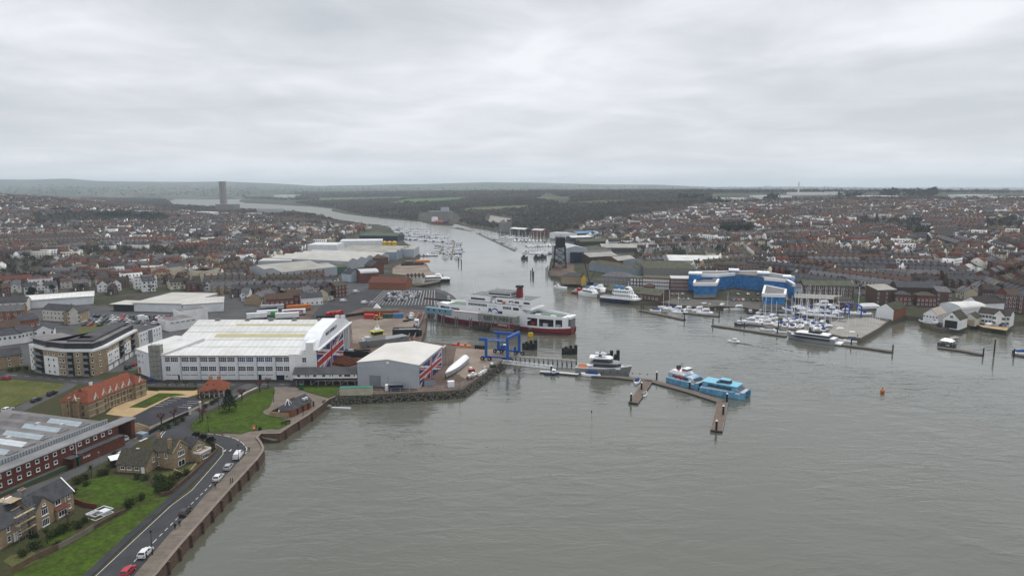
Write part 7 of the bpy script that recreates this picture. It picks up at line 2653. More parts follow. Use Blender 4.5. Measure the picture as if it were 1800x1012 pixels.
for a in(('long cream three-storey block with grey slates below the surgery',(76,563),(121,566),9,7.0,'gable','magnolia_render','slate',2.6,'x',fw(7,2,z0=2,m=W1)),('cream gabled end block beside the retaining bank',(121,571),(141,569),14,7.4,'gable','magnolia_render','slate',3.0,'y',fw(2,3,z0=1.6,st=2.4)),('tan brick return of the cream gabled block',(142,569),(158,562),9,6.8,'gable','buff_brick','slate',2.4,'x',fw(2,2)),('white rendered house with a broad slate gable in front of the cream block',(62,599),(95,596),12,5.2,'gable','white_render','slate',2.6,'y',fw(3,1,z0=4)),('white terrace with dark slates facing the curved flats',(-30,612),(40,603),9,5.4,'gable','white_render','slate',2.5,'x',fw(8,1,z0=3.6)),('short white terrace end with steel canopy',(41,603),(63,598),9,5.8,'gable','white_render','slate',2.5,'x',fw(4,1,z0=3.8)),('tan brick house with slate roof at the main road corner',(-6,650),(41,643),9,5.6,'gable','buff_brick','slate',2.6,'x',fw(3,2,.9,1.2)),('orange brick gabled house with slate roof',(38,588),(70,582),10,7.4,'gable','orange_brick','slate',2.8,'x',fw(4,2)),('red brick house with two white dormers',(-12,596),(38,590),9,5.6,'gable','red_brick','brown_tile',3.2,'x',fw(4,1)),('orange brick house with a solar panelled slate roof',(-14,566),(44,562),9,6.0,'gable','orange_brick','light_slate',2.8,'x',fw(5,2)),('slate roofed pair behind the solar roof',(-10,549),(48,546),9,6.0,'gable','magnolia_render','slate',2.8,'x',fw(5,2)),('striped red brick gabled house by the lorry park',(468,545),(516,542),9,7.0,'gable','red_brick','brown_tile',3.0,'x',fw(6,2)),('large red brick house with white clapboard end by the car park',(505,537),(531,536),10,7.0,'gable','red_brick','brown_tile',3.0,'x',fw(4,2)),('white fronted house with roof lights beside the ferry car park',(530,538),(568,535),9,5.4,'gable','white_render','slate',2.8,'x',fw(5,1)),('black boarded house with white windows by the ferry car park',(571,523),(590,521),9,8.0,'gable','navy','dark_tile',2.6,'y',fw(3,3)),('tall red brick house next to the black boarded one',(591,523),(611,520),12,8.4,'gable','red_brick','mossy_slate',2.4,'x',fw(4,3)),('cream hall with a pedimented roofline in the old town',(266,489),(300,490),16,9.0,'flat','cream_render','light_slate',1,'x',fw(7,2,z0=2.4)),('cream hall wing with a long slate roof',(301,488),(327,484),16,8.5,'gable','cream_render','slate',2.4,'x',fw(6,2)),('three-storey yellow stucco terrace with parapet in the old town',(333,497),(362,499),12,11.0,'flat','cream_render','dark_roof',1,'x',fw(7,3,z0=3,st=3)),('yellow stucco terrace end with shop awnings',(363,499),(386,493),12,11.0,'flat','cream_render','dark_roof',1,'x',fw(6,3,z0=3,st=3))):
 B_(a[0],*a[1:7],a[7],a[8],a[9],a[10],name='house' if 'block' not in a[0]and 'hall' not in a[0]else 'building')
for a in(('pair of white gabled sheds behind the old town',(436,483),(496,494),(553,480),7.5,'saw','grey_cladding','sheet_roof',2,'y'),('white flat-roofed shed block behind the paired gables',(454,472),(512,471),26,7.5,'flat','grey_cladding','pale_roof',0,'x'),('very broad works with rows of white roofs and grey roof lights',(478,467),(613,474),75,8.0,'saw','grey_cladding','pale_roof',5,'x'),('tall white works block with stack vents',(541,449),(592,449),34,12.5,'flat','white_cladding','white_roof',0,'x'),('long grey ribbed works along the quay',(592,456),(697,457),60,8.5,'saw','blue_grey_cladding','sheet_roof',4,'x'),('white clad works behind the ribbed roofs',(598,438),(672,437),30,10.5,'flat','white_cladding','white_roof',0,'x'),('white gabled shed left of the yellow tanks',(652,437),(670,437),20,6.5,'gable','white_cladding','white_roof',2,'y'),('pale grey quay shed on the point beyond the yellow tanks',(701,452),(728,452),44,9,'flat','grey_cladding','sheet_roof',2,'y'),('long navy shed with lime roof stripes behind the tanks',(632,423),(699,424),30,7.5,'saw','navy','lime_strip',2,'x'),('green sided shed beside the works gate',(561,484),(611,480),14,6,'gable','green_cover','mossy_roof',2.0,'x'),('pale blue gabled twin house by the quay',(603,494),(616,494),12,7,'gable','blue_white','slate',3.4,'y'),('second pale blue gabled house by the quay',(617,496),(631,494),12,7,'gable','blue_white','slate',3.4,'y'),('red brick store with a curved pale roof',(634,498),(666,496),16,8.5,'arch','red_brick','light_grey',2.4,'x'),('long low red brick shed with a red sheeted roof',(648,508),(713,509.5),18,5.2,'gable','orange_brick','red_tile',3.6,'x'),('dark brick gabled house behind the curved roof',(655,483),(675,481),14,8,'gable','red_brick','slate',4.2,'y'),('brown hipped works office between the sheds and the quay',(658,466),(683,464),16,7,'hip','brown_brick','brown_tile',3.2,'x')):
 B_(*a,name='industrial_shed' if 'house' not in a[0]else 'house',cat=S if 'house' not in a[0]else 'house',z=LZ)
for k in range(5):
 B_('dark gabled boathouse in the row on the quay, %s'%('beside the long red shed','second beyond the red shed','in the middle of the five','second back from the water end','at the water end')[k],(711+k*6.6,499.5-k*.3),(717.2+k*6.6,499.5-k*.3),12,5,'gable','magnolia_render','dark_tile',2.6,'y',name='boathouse',z=LZ,group='row of gabled boathouses')
for k,px in enumerate((676.5,685,693.5)):
 p=G(px,443)
 t=thing('storage_tank',('tall yellow storage tank, on the landward side of three','middle one of the three tall yellow storage tanks','tall yellow storage tank, on the river side of three')[k],'tank',(p.x,p.y,LZ),0,'three tall yellow storage tanks')
 MB().tube((0,0,0),(0,0,12.5),3.0,20).tube((0,0,12.5),(0,0,13.4),3.0,20,0,1.2).build('shell','yellow_paint',t)
 MB().tube((0,0,11.7),(0,0,11.9),3.06,20).build('band','orange',t)
sheet('supermarket_yard',[(-60,640),(-60,548),(44,546),(150,535),(200,540),(300,512),(420,512),(440,540),(400,560),(350,585),(300,600),(250,625),(240,650),(190,655),(40,655)],'old_asphalt',.5)
sheet('old_town_road',[(394,549),(420,541),(470,530),(530,522),(560,529),(545,560),(430,566),(398,562)],'old_asphalt',1.3)
sheet('slipway_apron',[(690,471),(715,458),(727,458.6),(748,463.5),(756,477.2),(778,483),(776,487),(740,486),(690,481)],'yard_concrete',3)
sheet('mud_bank',[(724,502.5),(742,497.3),(776,491.5),(772,495),(740,501)],'mud',3)
flat_hull('black barge with an orange hold lying on the slipway apron',(706,467),(746,466),12,2.0,'dark_metal','mossy_roof',items=((22,6,0,14,6,2.4,'orange','hold_cover'),(8,6,0,8,4,1.6,'rust','gear')))
for a in(('big grey hangar with navy doors beside the hammerhead crane',(992,462.5),(1031,461.5),48,(437,),'gable','grey_cladding','grey_cladding',2.5,'y'),('grey sheeted workshop right behind the slipway yard',(1036,463),(1086,460),24,6.5,'gable','dark_brick','sheet_roof',3,'x'),('pale green and white saw-roofed workshop',(1034,450),(1085,447),24,6.5,'saw','light_grey','mossy_roof',2,'x'),('very long grey works with shallow pale roof',(1058,446),(1160,446),34,7,'gable','dark_roof','sheet_roof',3,'x'),('long mossy shed with a white roof-light strip',(1020,433),(1106,431),26,6,'saw','dark_timber','mossy_roof',2,'x'),('blue roofed warehouse up river',(1016,419),(1055,417),26,7.5,'gable','brown_brick','container_blue',2,'x'),('white quayside warehouse facing the marina',(966,418),(1012,420),24,8,'flat','white_cladding','pale_roof',1,'x'),('white roofed boat hall on the west bank',(1004,425),(1040,424),20,6,'gable','navy','white_roof',2,'x'),('red brick workshop with a pale hipped roof',(1086,470),(1118,467),18,6.5,'gable','red_brick','sheet_roof',3,'x'),('blue-grey clad lean-to beside the red workshop',(1119,470),(1136,466),14,6,'flat','blue_grey_cladding','dark_roof',1,'x'),('red brick marina building with a grey roof up river',(934,413),(953,414),18,8,'gable','red_brick','light_grey',2,'x'),('white roofed open shed up river',(896,409),(922,411),16,7,'gable','dark_timber','white_roof',2,'x'),('grey concrete tower block of the old mill up river',(877,406),(886,407),16,16,'flat','grey_stone','felt_roof',1,'x')):
 B_(*a,name='industrial_shed',cat=S)
B_('pale blue gabled end of the old north-light factory',(1108,487),(1131,485),60,6.5,'saw','blue_grey_cladding','mossy_roof',2,'y',name='factory')
B_('mossy north-light factory roof stretching behind the red warehouses',(1132,486),(1221,486),44,7,'saw','grey_stone','mossy_roof',4,'x',name='factory')
B_('broad white roofed sports hall behind the blue wrapped flats',(1176,471),(1270,472),40,7,'gable','light_grey','white_roof',3,'x',name='hall',cat='hall')
B_('long grey stone sail loft with loading doors',(1056,502),(1108,505),14,8.0,'hip','grey_stone','light_slate',3.2,'x',fw(8,2,1.2,1.2,z0=2.4,st=3.6),name='warehouse')
B_('dark brick warehouse with white shutters',(1109,508),(1128,509),14,9,'flat','dark_brick','mossy_roof',1,'x',fw(4,3,1.6,1.7,z0=1.9,m=WW),name='warehouse')
B_('deep red warehouse with three rows of white windows',(1129,509),(1177,511),16,9.5,'flat','red_brick','mossy_roof',1,'x',fw(11,3,1.5,1.8,z0=2.0,m=WW),name='warehouse')
B_('red brown brick offices with square windows',(1178,511),(1219,512),18,9.5,'flat','red_brick','light_grey',1,'x',fw(9,3,1.2,1.3,z0=1.9),name='offices')
B_('yellow stone quay building at the water edge',(987,498),(1022,499),11,6,'hip','yellow_stone','slate',2.6,'x',fw(4,1,1.2,1.2),name='quay_house',z=LZ)
B_('bright yellow gabled quay house',(1022.5,501),(1030,501),9,6.5,'gable','yellow_paint','dark_tile',2.4,'y',fw(2,2,.9,1),name='quay_house',z=LZ)
B_('long low brick quay shed with a mossy green roof',(1064,520),(1160,531),15,4.6,'gable','brown_brick','mossy_roof',3.2,'x',fw(14,1,1.2,1.4,z0=2.2),name='quay_shed',cat=S,z=LZ)
B_('small red brick gatehouse before the deep red warehouse',(1131,512),(1147,513),8,4,'hip','red_brick','brown_tile',2,'x',name='gatehouse')
B_('long brown brick flats with balconies and mossy roof',(1411,523),(1500,525),12,9,'gable','brown_brick','mossy_roof',2.6,'x',fw(12,3,1.4,1.6,z0=1.8),name='apartment_block')
B_('pale blue boarded house beside the wrapped flats',(1392,525),(1410,525),9,8,'gable','blue_white','light_slate',2,'x',fw(3,2),name='house')
B_('low grey roofed arcade behind the boat yard',(1394,532),(1482,536),9,3.6,'shed','dark_brick','sheet_roof',1.4,'x',name='arcade')
B_('red harbour office with a wide hipped roof',(1471,540),(1499,541),10,5.2,'hip','red_brick','mossy_slate',2.2,'x',fw(7,1,1.4,1,z0=4.2,m=W1),name='harbour_office')
B_('brown brick flats with a grey standing roof, west block',(1541,534),(1574,533),12,9.5,'shed','brown_brick','sheet_roof',2,'x',fw(3,3),name='apartment_block')
B_('dark slate roofed brick flats behind the white marina shed',(1575,527),(1646,529),14,9,'gable','dark_brick','slate',3.4,'x',fw(8,2),name='apartment_block')
B_('red brick projecting block below the dark slate roof',(1574,536),(1600,537),8,7.4,'hip','red_brick','slate',2,'x',fw(4,2),name='apartment_block')
B_('second red brick projecting block with paired windows',(1612,538),(1644,539),8,7.4,'hip','red_brick','mossy_slate',2,'x',fw(5,2),name='apartment_block')
B_('brown brick end block with stone coloured stair',(1647,536),(1670,537),12,9,'shed','brown_brick','light_slate',2,'x',fw(2,3),name='apartment_block')
for k,(a,b,lb)in enumerate((((1726,545),(1745,546),'tall dark brick town house with white framed windows above the boat sheds'),((1745,547),(1766,548),'red brick town house with a bay between the dark ones'),((1766,549),(1790,550),'red brick five-storey flats at the waterside'),((1790,551),(1830,553),'red and white gabled flats at the edge of the waterfront'))):
 B_(lb,a,b,12,13.5-k,'gable',('dark_brick','red_brick','red_brick','red_brick')[k],('dark_tile','slate','brown_tile','slate')[k],3,'y' if k%2 else 'x',fw(4,4,1.2,1.6,z0=1.8),name='town_house')
DR=lambda t,w,h,m:('front',t,w,h,m)
B_('white marina shed with a long mossy black roof',(1540,557.5),(1569,561.5),21,5.5,'gable','orange_brick','dark_mossy',3.4,'y',z=LZ,name='boathouse',doors=[DR(.3,3,2.6,'glass')])
B_('white gable front of the marina shed',(1539.6,557.8),(1569.3,561.9),.3,5.5,'gable','sheet_white','white_paint',3.4,'y',z=LZ,name='gable_screen',cat='facade',oh=.05)
B_('white boathouse with brownish roof and slipway boats in front',(1622,567),(1647,570.5),14,5.6,'gable','white_render','brown_sheet',3.2,'y',z=LZ,name='boathouse',wins=fw(5,1,1,1.0,z0=4.2))
B_('white boathouse with an open black door and balcony',(1657,574.5),(1685,578.5),13,5.4,'gable','white_render','dark_mossy',4.0,'y',z=LZ,name='boathouse',doors=[DR(.5,6.4,4.4,'black')],wins=[('front',.5,.5,1,6.6,1.6,1.4,2,2,*W1)])
B_('pale low boatshed with a wide timber door',(1692,569),(1715,572),10,4.2,'gable','magnolia_render','dark_mossy',2.4,'y',z=LZ,name='boathouse',doors=[DR(.5,5,3,'pale_timber')])
B_('curved white roofed boat hall behind the gabled sheds',(1650,553),(1688,561),20,6,'arch','white_cladding','white_roof',3.0,'y',z=LZ,name='boat_hall',cat=S)
B_('white gabled shed with dark roof behind the row',(1690,547),(1719,553),20,7,'gable','white_render','dark_tile',3.6,'y',z=LZ,name='boathouse',wins=fw(6,1,1,1.4,z0=5))
B_('white waterside club house with gables and balconies',(1718,567),(1774,574),10,6.2,'gable','white_render','dark_tile',2.6,'x',fw(9,2,1.5,1.5),z=LZ,name='club_house')
B_('white front gable of the club house',(1745,571.4),(1764,573.8),4,6.2,'gable','white_render','dark_tile',3,'y',z=LZ,name='club_house',wins=fw(2,2,2,1.5))
sheet('slipway_apron',[(1716,570),(1728,575),(1769,581),(1777,572),(1740,573)],'gravel',4)
def blue_flats():
 root=thing('wrapped_flats','curved waterfront flats wrapped in blue scaffold netting with white sheeted eaves','apartment block',(*G(1220,520).xy,LZ))
 o=Vector((root.location.x,root.location.y))
 F=[G(*q).xy-o for q in((1219,524),(1258,524),(1262,515),(1290,512),(1338,517),(1340,541),(1378,542),(1380,532),(1394,535))]
 Bk=[G(*q).xy-o for q in((1394,520),(1330,507.5),(1222,509))]
 H1=hz(1290,512,482)
 MB().prism(F+Bk,-.3,2.6).build('undercroft','concrete',root)
 lo=[(F[0],F[1],F[2],G(1222,514).xy-o)]
 mb=MB().prism([F[2],F[3],F[4],G(1342,522).xy-o,G(1382,526).xy-o,F[8]]+Bk+[G(1221,515).xy-o],2.61,H1)
 mb.build('debris_netting','net_blue',root)
 MB().prism(lo[0],2.61,hz(1238,524,500)).build('debris_netting','net_blue',root)
 MB().prism([F[5],F[6],F[7],G(1344,524).xy-o],2.61,hz(1358,541,519)).build('debris_netting','net_blue',root)
 top=hz(1238,524,500)
 for P,z0 in((lo[0],top),([F[5],F[6],F[7],G(1344,524).xy-o],hz(1358,541,519)),([F[2],F[3],F[4],G(1342,522).xy-o,G(1382,526).xy-o,F[8]]+Bk+[G(1221,515).xy-o],H1)):
  n=len(P)
  for i in range(n):
   if(n>5 and i in(1,2,5)):
    continue
   MB().bar((*P[i],z0+.2),(*P[(i+1)%n],z0+.2),1.5,2.2).build('eaves_sheeting','sheet_white',root)
  MB().prism([p*.96+(sum(P,Vector((0,0)))/n)*.04 for p in P],z0-.6,z0+.5).build('roof','felt_roof',root)
  if n>5:
   for a_,b_,c_ in((1224,517,9),(1292,510,7),(1344,516,8),(1386,524,5)):
    q=G(a_,b_).xy-o
    MB().cbox(q.x,q.y+5,2.7,c_,9,z0-1.2,rz=-.3).build('netted_bay','net_blue',root)
    MB().cbox(q.x,q.y+5,z0+1.5,c_+.8,9.8,1.2,rz=-.3).build('sheeted_cap','sheet_white',root)
  for i in range(n):
   a,b=P[i],P[(i+1)%n]
   m=max(1,int((b-a).length/5))
   d=(b-a).normalized()
   nr=Vector((d.y,-d.x))*.15
   for k in range(m):
    p=a.lerp(b,k/m)+nr
    MB().bar((*p,.2),(*p,z0),.16).build('scaffold_standard','steel_blue',root)
   for z_ in np.arange(3,z0,2.6):
    MB().bar((*(a+nr),z_),(*(b+nr),z_),.14).build('scaffold_lift','steel_blue',root)
blue_flats()
def hammerhead():
 p=G(984,470)
 h=hz(984,470,416)
 t=thing('hammerhead_crane','tall dark lattice hammerhead crane on the west bank','crane',(p.x,p.y,LZ))
 w=6.0
 hb=h*.66
 for x in(-w,w):
  for y in(-w,w):
   MB().bar((x,y,0),(x*.8,y*.8,hb),1.0).build('leg','black',t)
 for k in range(3):
  z0,z1=hb*k/3,hb*(k+1)/3
  for a,b in(((-w,-w),(w,-w)),((w,-w),(w,w)),((w,w),(-w,w)),((-w,w),(-w,-w))):
   MB().bar((*a,z0),(b[0]*.85,b[1]*.85,z1),.45).build('brace','black',t)
   MB().bar((*b,z0),(a[0]*.85,a[1]*.85,z1),.45).build('brace','black',t)
   MB().bar((a[0]*.9,a[1]*.9,z1),(b[0]*.9,b[1]*.9,z1),.55).build('ring_beam','black',t)
 MB().tube((0,0,hb),(0,0,hb+1.5),6,12).build('turntable','black',t)
 MB().box(-4.5,-9,hb+1.5,4.5,6,h).build('machinery_house','black',t)
 for x in(-2.2,2.2):
  for z in(h-3.5,h-.5):
   MB().bar((x,24,z),(x,-18,z),.5).build('jib_chord','black',t)
 for k in range(10):
  MB().bar((-2.2,24-k*4.2,h-3.5),(-2.2,21-k*4.2,h-.5),.3).build('jib_brace','black',t)
  MB().bar((2.2,24-k*4.2,h-3.5),(2.2,21-k*4.2,h-.5),.3).build('jib_brace','black',t)
 q=G(1036,500)
 c=thing('crawler_crane','thin black lattice jib crane leaning over the quay','crane',(q.x,q.y,LZ),0)
 hh=hz(1036,500,460)
 MB().bar((0,0,2),(-4,4,hh),.5).build('jib','black',c)
 MB().bar((0,0,2),(5,1,12),.35).build('back_stay','black',c)
 MB().box(-2,-2,0,3,2,2.6).build('cab','navy',c)
hammerhead()
p=G(1014,461.5)
MBd=MB().box(-13,-.3,0,0,0,12.5).box(.6,-.3,0,13.6,0,12.5)
sc_h=MB().box(0,-.3,0,13.2,0,13)
for k,x in enumerate((1002,1014.5)):
 a,b=G(x,462.4),G(x+12,462.0)
 o=MB().box(0,-.4,0,(b-a).length,-.1,hz(1014,462,443)).build('hangar_door','navy',None,(a.x,a.y,LZ),math.atan2((b-a).y,(b-a).x))
 tag(o,('navy sliding door leaf of the grey hangar, crane side','navy sliding door leaf of the grey hangar, town side')[k],'door','navy doors of the grey hangar')
sheet('slipway_apron',[(972,462),(990,464),(1090,462),(1085,482),(1000,486),(970,484),(967,478)],'brown_yard',3)
sheet('quay_road',[(1160,531.5),(1180,534),(1227,540),(1262,538),(1308,540),(1344,546),(1395,550),(1408,553),(1440,559),(1459,563),(1466,572),(1454,585),(1479,591.4),(1513,594),(1545,576.6),(1565,562),(1530,548),(1500,540),(1400,523),(1394,513),(1330,507),(1222,510),(1165,518)],'quay_surface',2)
sheet('dinghy_deck',[(1458,566),(1467,572),(1455,585),(1479,591),(1513,593.6),(1544,576.4),(1558,565),(1530,558),(1490,560)],'concrete',3)
def far_marks():
 p=TP(394,372)
 h=hz(394,372,319,p.z)
 t=thing('chimney_tower','tall slim concrete twin shaft tower above the river woods','tower',(p.x,p.y,p.z))
 w=9.5/1200*p.y/2
 for s_ in(-1,1):
  MB().box(s_*w*.54-w*.44,-7,0,s_*w*.54+w*.44,7,h).build('shaft','tower_concrete',t)
 MB().box(-w*.3,-4,0,w*.3,4,h*.97).build('core','light_grey',t)
 p2=TP(381,373)
 z=p2.z
 B_('low grey concrete block at the foot of the slim tower',(379,373.5),(413,373.5),40,24,'flat','grey_stone','felt_roof',1,'x',name='power_station')
 B_('white domed sheds west of the slim tower',(345,380),(375,380.5),20,9,'saw','white_render','white_roof',3,'x',name=S)
 B_('long white shed below the slim tower',(432,381),(452,381.3),20,9,'flat','white_render','white_roof',1,'x',name=S)
 B_('grey box buildings beside the river above the woods',(452,378),(487,378.5),30,17,'flat','light_grey','grey_roof',1,'x',name='depot')
 B_('large pale distribution shed beyond the upper river',(482,349),(523,349),60,20,'flat','white_render','white_roof',1,'x',name='depot')
 B_('grey aggregate works with silos beside the red coaster',(752,389),(792,389),40,22,'flat','grey_stone','felt_roof',1,'x',name='works')
 B_('tall silo block of the aggregate works',(775,388),(788,388),20,30,'flat','grey_cladding','felt_roof',1,'x',name='works')
 for k,(x0,x1,y,lb)in enumerate(((1262,1322,355,'long low pale warehouse roofs on the west plateau'),(1330,1392,350,'wide white factory roofs on the west plateau'),(1395,1455,343.5,'white factory with the slim chimney on the skyline'),(1462,1486,343,'taller white factory block on the skyline'),(1508,1580,351,'bright white warehouse beyond the plateau trees'),(1690,1745,349,'pale warehouse roofs on the far plateau'),(1755,1830,353,'white roofed warehouse at the far edge of the plateau'))):
  B_(lb,(x0,y),(x1,y),60,10,'flat','white_render','white_roof',1,'x',name='warehouse')
 p=TP(1403,344)
 t=thing('factory_chimney','thin white chimney above the skyline factory','chimney',(p.x,p.y,p.z))
 MB().tube((0,0,0),(0,0,hz(1403,344,320,p.z)),3.5,8,0,2.5).build('shaft','white_render',t)
far_marks()
# ------ marinas
PTS='pontoons of the west bank marina'
for pts,w,lb in(([(1126,544.5),(1163,552),(1203,560.5)],2.6,'detached floating pontoon closest to the brick quay shed'),([(1201,548.5),(1232,552),(1265,555)],2.2,'pontoon with motor cruisers below the blue wrapped flats'),([(1252,570.5),(1310,579),(1382,590)],2.4,'long outer breakwater pontoon ahead of the silver and black yacht'),([(1470,603.5),(1520,610),(1570,617)],2.4,'outer pontoon running from the silver yacht to the red topped pile'),([(1292,566),(1350,572.5),(1460,586)],2.0,'second marina pontoon behind the breakwater'),([(1330,555),(1400,561),(1480,574)],2.0,'inner marina pontoon beneath the boat yard'),([(1649,609.5),(1690,615),(1728,622)],2.6,'pontoon with the white awning off the boathouses'),([(1782,621),(1810,626),(1860,634)],2.6,'pontoon with the green covered boat at the far waterside')):
 pontoon('pontoon',lb,pts,w)
sheet_w('quay_road',[(G(*q).x,G(*q).y)for q in((1664,603),(1671,588),(1679,586),(1688,588),(1674,592),(1669,604))],'concrete',2,thick=.1,level=1.2)
for a,b,c,lb in((1127,546,534,'by the brick quay shed'),(1131.5,546,535,'second by the brick quay shed'),(1253,571,558,'at the upstream end of the breakwater pontoon'),(1302,569,555,'by the red launch'),(1308,578,565,'midway on the breakwater pontoon'),(1366,588,574,'close to the silver yacht bow'),(1368,577,562,'on the second marina pontoon'),(1463,602,588,'beside the silver yacht stern'),(1496,608,594,'behind the white catamaran'),(1507,600,586,'at the flagpole deck corner'),(1569,619,604,'at the river end of the outer pontoon'),(1728,626,610,'at the end of the boathouse pontoon'),(1747,624,595,'tall and alone before the club house'),(1782,627,611,'at the far waterside pontoon'),(1203,563,549,'at the end of the detached pontoon'),(1264,557,545,'at the end of the cruiser pontoon')):
 pile(a,b,c,'dark marina pile '+lb,'dark piles of the west marina',.33,cap=False)
for a,b,c in((960,482,469),(963,481,466),(967,480,468),(971,476,465),(936,484,470),(933,486,474),(938,488,476),(806,462,452),(811,466,455)):
 pile(a,b,c,'bare dark mooring post standing in the river off the %s'%('crane slipway' if a>850 else 'boat column'),'bare posts in the river',.5,cap=False)
NB=[0]
HD=dict(cruiser='white motor cruiser',yacht='white sailing yacht',navy_yacht='navy hulled yacht',dayboat='small blue covered boat',greyboat='small grey covered boat',workboat='dark workboat',rib='black inflatable')
ml=[('cruiser',1190,546.5,165,1.1,'at the shore end of the cruiser pontoon'),('yacht',1178,544,175,1.0,'with a tall mast beside the brick shed steps'),('dayboat',1152,547,170,1.2,'on the detached pontoon'),('yacht',1168,541,170,.9,'between the detached pontoon and the quay road'),('yacht',1194,550,170,1.0,'outside the cruiser pontoon, mast up'),('cruiser',1209,545,200,.8,'second from the shore end of the cruiser pontoon'),('cruiser',1227,547,190,1.0,'side by side with another on the cruiser pontoon'),('cruiser',1238,551.5,182,1.1,'outermost on the cruiser pontoon'),('cruiser',1235,539.5,195,.9,'close under the blue netted block'),('cruiser',1247,541,250,.8,'stern to the quay under the blue netting'),('dayboat',1257,543,250,.9,'stern to the quay, second under the netting'),('cruiser',1268,542,230,1.0,'beside the covered boats under the netting'),('yacht',1280,544,210,.9,'alone on the inner quay'),('cruiser',1296,545,180,1.1,'like a square houseboat on the inner quay'),('workboat',1321,550.5,190,.8,'painted dark beneath the yellow quay ladder'),('cruiser',1336,551,205,.8,'between workboat and yachts on the inner quay'),('yacht',1358,553,175,1.1,'moored under the low netted tower'),('yacht',1384,555,175,1.1,'moored at the foot of the white wrapped corner'),('cruiser',1318,567.5,165,1.1,'on the second pontoon next to the red launch'),('cruiser',1326,563.5,165,1.0,'tucked behind another near the red launch'),('yacht',1348,560,172,1.25,'largest on the inner pontoon'),('cruiser',1346,570.5,170,1.0,'midway on the second pontoon'),('yacht',1366,571.5,172,1.1,'midway on the second pontoon'),('yacht',1393,563,172,1.15,'with blue boom cover beyond the long yacht'),('yacht',1408,566,172,1.1,'in the thick of the inner rafts'),('navy_yacht',1421,569,172,1.1,'in the thick of the inner rafts'),('yacht',1435,571,172,1.1,'towards the ramp on the inner pontoon'),('yacht',1452,567,170,1.0,'near the quay ramp head'),('yacht',1476,572.5,168,1.1,'close to the sloping access ramp'),('navy_yacht',1441,563.5,172,1.0,'closest to the boat yard quay'),('cruiser',1453,581,170,1.1,'abreast of the silver yacht'),('yacht',1440,577,171,1.1,'abreast of the silver yacht'),('cruiser',1473,585.5,170,1.0,'astern of the silver yacht'),('yacht',1462,591.5,172,.9,'just off the silver yacht stern'),('cruiser',1494,591.5,172,.9,'beneath the flagpole deck'),('yacht',1492,601,168,1.1,'outermost behind the outer pontoon'),('greyboat',1349,580.5,170,1.3,'under a pale cover on the breakwater pontoon'),('greyboat',1375,584.5,170,1.4,'under a pale cover close to the silver yacht'),('workboat',1302,571.5,170,.9,'reddish decked at the head of the second pontoon'),('yacht',1408,558,172,.9,'right under the boat yard wall'),('yacht',1424,561,172,.9,'right under the boat yard wall')]
for k,px,py,hd,sc,w in ml:
 place_boat(k,G(px,py,0),math.radians(hd),HD[k]+' '+w,'boats afloat in the west marina',sc)
for k,px,py,hd,sc,w in(('yacht',1425,534,175,1.0,'nearest the arcade'),('cruiser',1445,539,178,1.2,'under white covers'),('yacht',1419,546,176,1.1,'above the yard wall'),('navy_yacht',1467,541,172,1.0,'before the harbour office'),('yacht',1443,549,174,1.1,'shrouded in blue covers'),('yacht',1511,554,172,1.3,'behind the small blue hoist'),('yacht',1480,538,172,.9,'beside the harbour office'),('cruiser',1460,548,172,.9,'in the middle of the yard'),('yacht',1405,541,176,.9,'by the wrapped corner'),('dayboat',1384,546,120,1.4,'under white plastic at the blue netting'),('cruiser',1643,569,250,1.1,'stern out between the boathouses'),('rib',1651,573,250,1.2,'beside the cruiser on the boathouse slip'),('dayboat',1621,566,260,.9,'at the wall of the boathouse')):
 place_boat(k,G(px,py),math.radians(hd),HD[k]+' standing ashore '+w,'boats ashore in the west yard',sc,LZ+.4)
for k in range(26):
 px,py=1398+(k%9)*10.5+RNG.random()*4,(531,544,553)[k//9]+(k%9)*.9
 kd=('yacht','cruiser','dayboat','navy_yacht')[int(RNG.random()*4)]
 place_boat(kd,G(px,py),math.radians(175+RNG.normal()*8),HD[kd]+' laid up ashore '+('closest to the arcade','in the middle row of the yard','in the row nearest the yard wall')[k//9],'boats laid up in yard row %s'%('one','two','three')[k//9],.9,LZ+.5)
for px,py,m,lb in((1739,571.5,'sheet_white','covered dinghy in white on the tan slipway'),(1763,573,'cover_blue','covered dinghy in blue on the tan slipway')):
 p=G(px,py)
 t=thing('covered_dinghy',lb,'boat',(p.x,p.y,LZ))
 MB().rings(hull_rings(4.5,2.2,1.0,n=5)).build('hull',m,t)
 MB().rings([[(-2,-1,1),(1.4,-.6,1.1),(1.4,.6,1.1),(-2,1,1)],[(-1.6,-.1,1.7),(1,-.1,1.6),(1,.1,1.6),(-1.6,.1,1.7)]]).build('canvas_cover',m,t)
t,l=motor_yacht((1491,553),(1546,540),.1,'x','sheet_white',[],name='tmp')
for o in list(KIDS.get(t.name,[]))+[t]:
 bpy.data.objects.remove(o)
p=G(1527,544)
t=thing('covered_boat','large white shrink-wrapped boat ashore beside the marina shed','boat',(p.x,p.y,LZ),.05)
MB().rings([[(-7,-2,.8),(6,-2,1),(8,0,1.6),(6,2,1),(-7,2,.8)],[(-6.8,-2,2.4),(5.5,-2,2.6),(7,0,2.8),(5.5,2,2.6),(-6.8,2,2.4)],[(-6,-.4,4.2),(3,-.4,4.4),(3.4,0,4.4),(3,.4,4.4),(-6,.4,4.2)]]).build('shrink_wrap','sheet_white',t)
p=G(1492,557)
t=thing('boat_hoist','small blue boat hoist in the marina yard','boat hoist',(p.x,p.y,LZ),-.2)
for x in(0,7):
 for y in(0,9):
  MB().box(x-.35,y-.35,0,x+.35,y+.35,6.5).build('leg','crane_blue',t)
 MB().box(x-.3,-.6,6.5,x+.3,9.6,7.1).build('beam','crane_blue',t)
MB().box(0,8.7,6.5,7,9.3,7.1).build('beam','crane_blue',t)
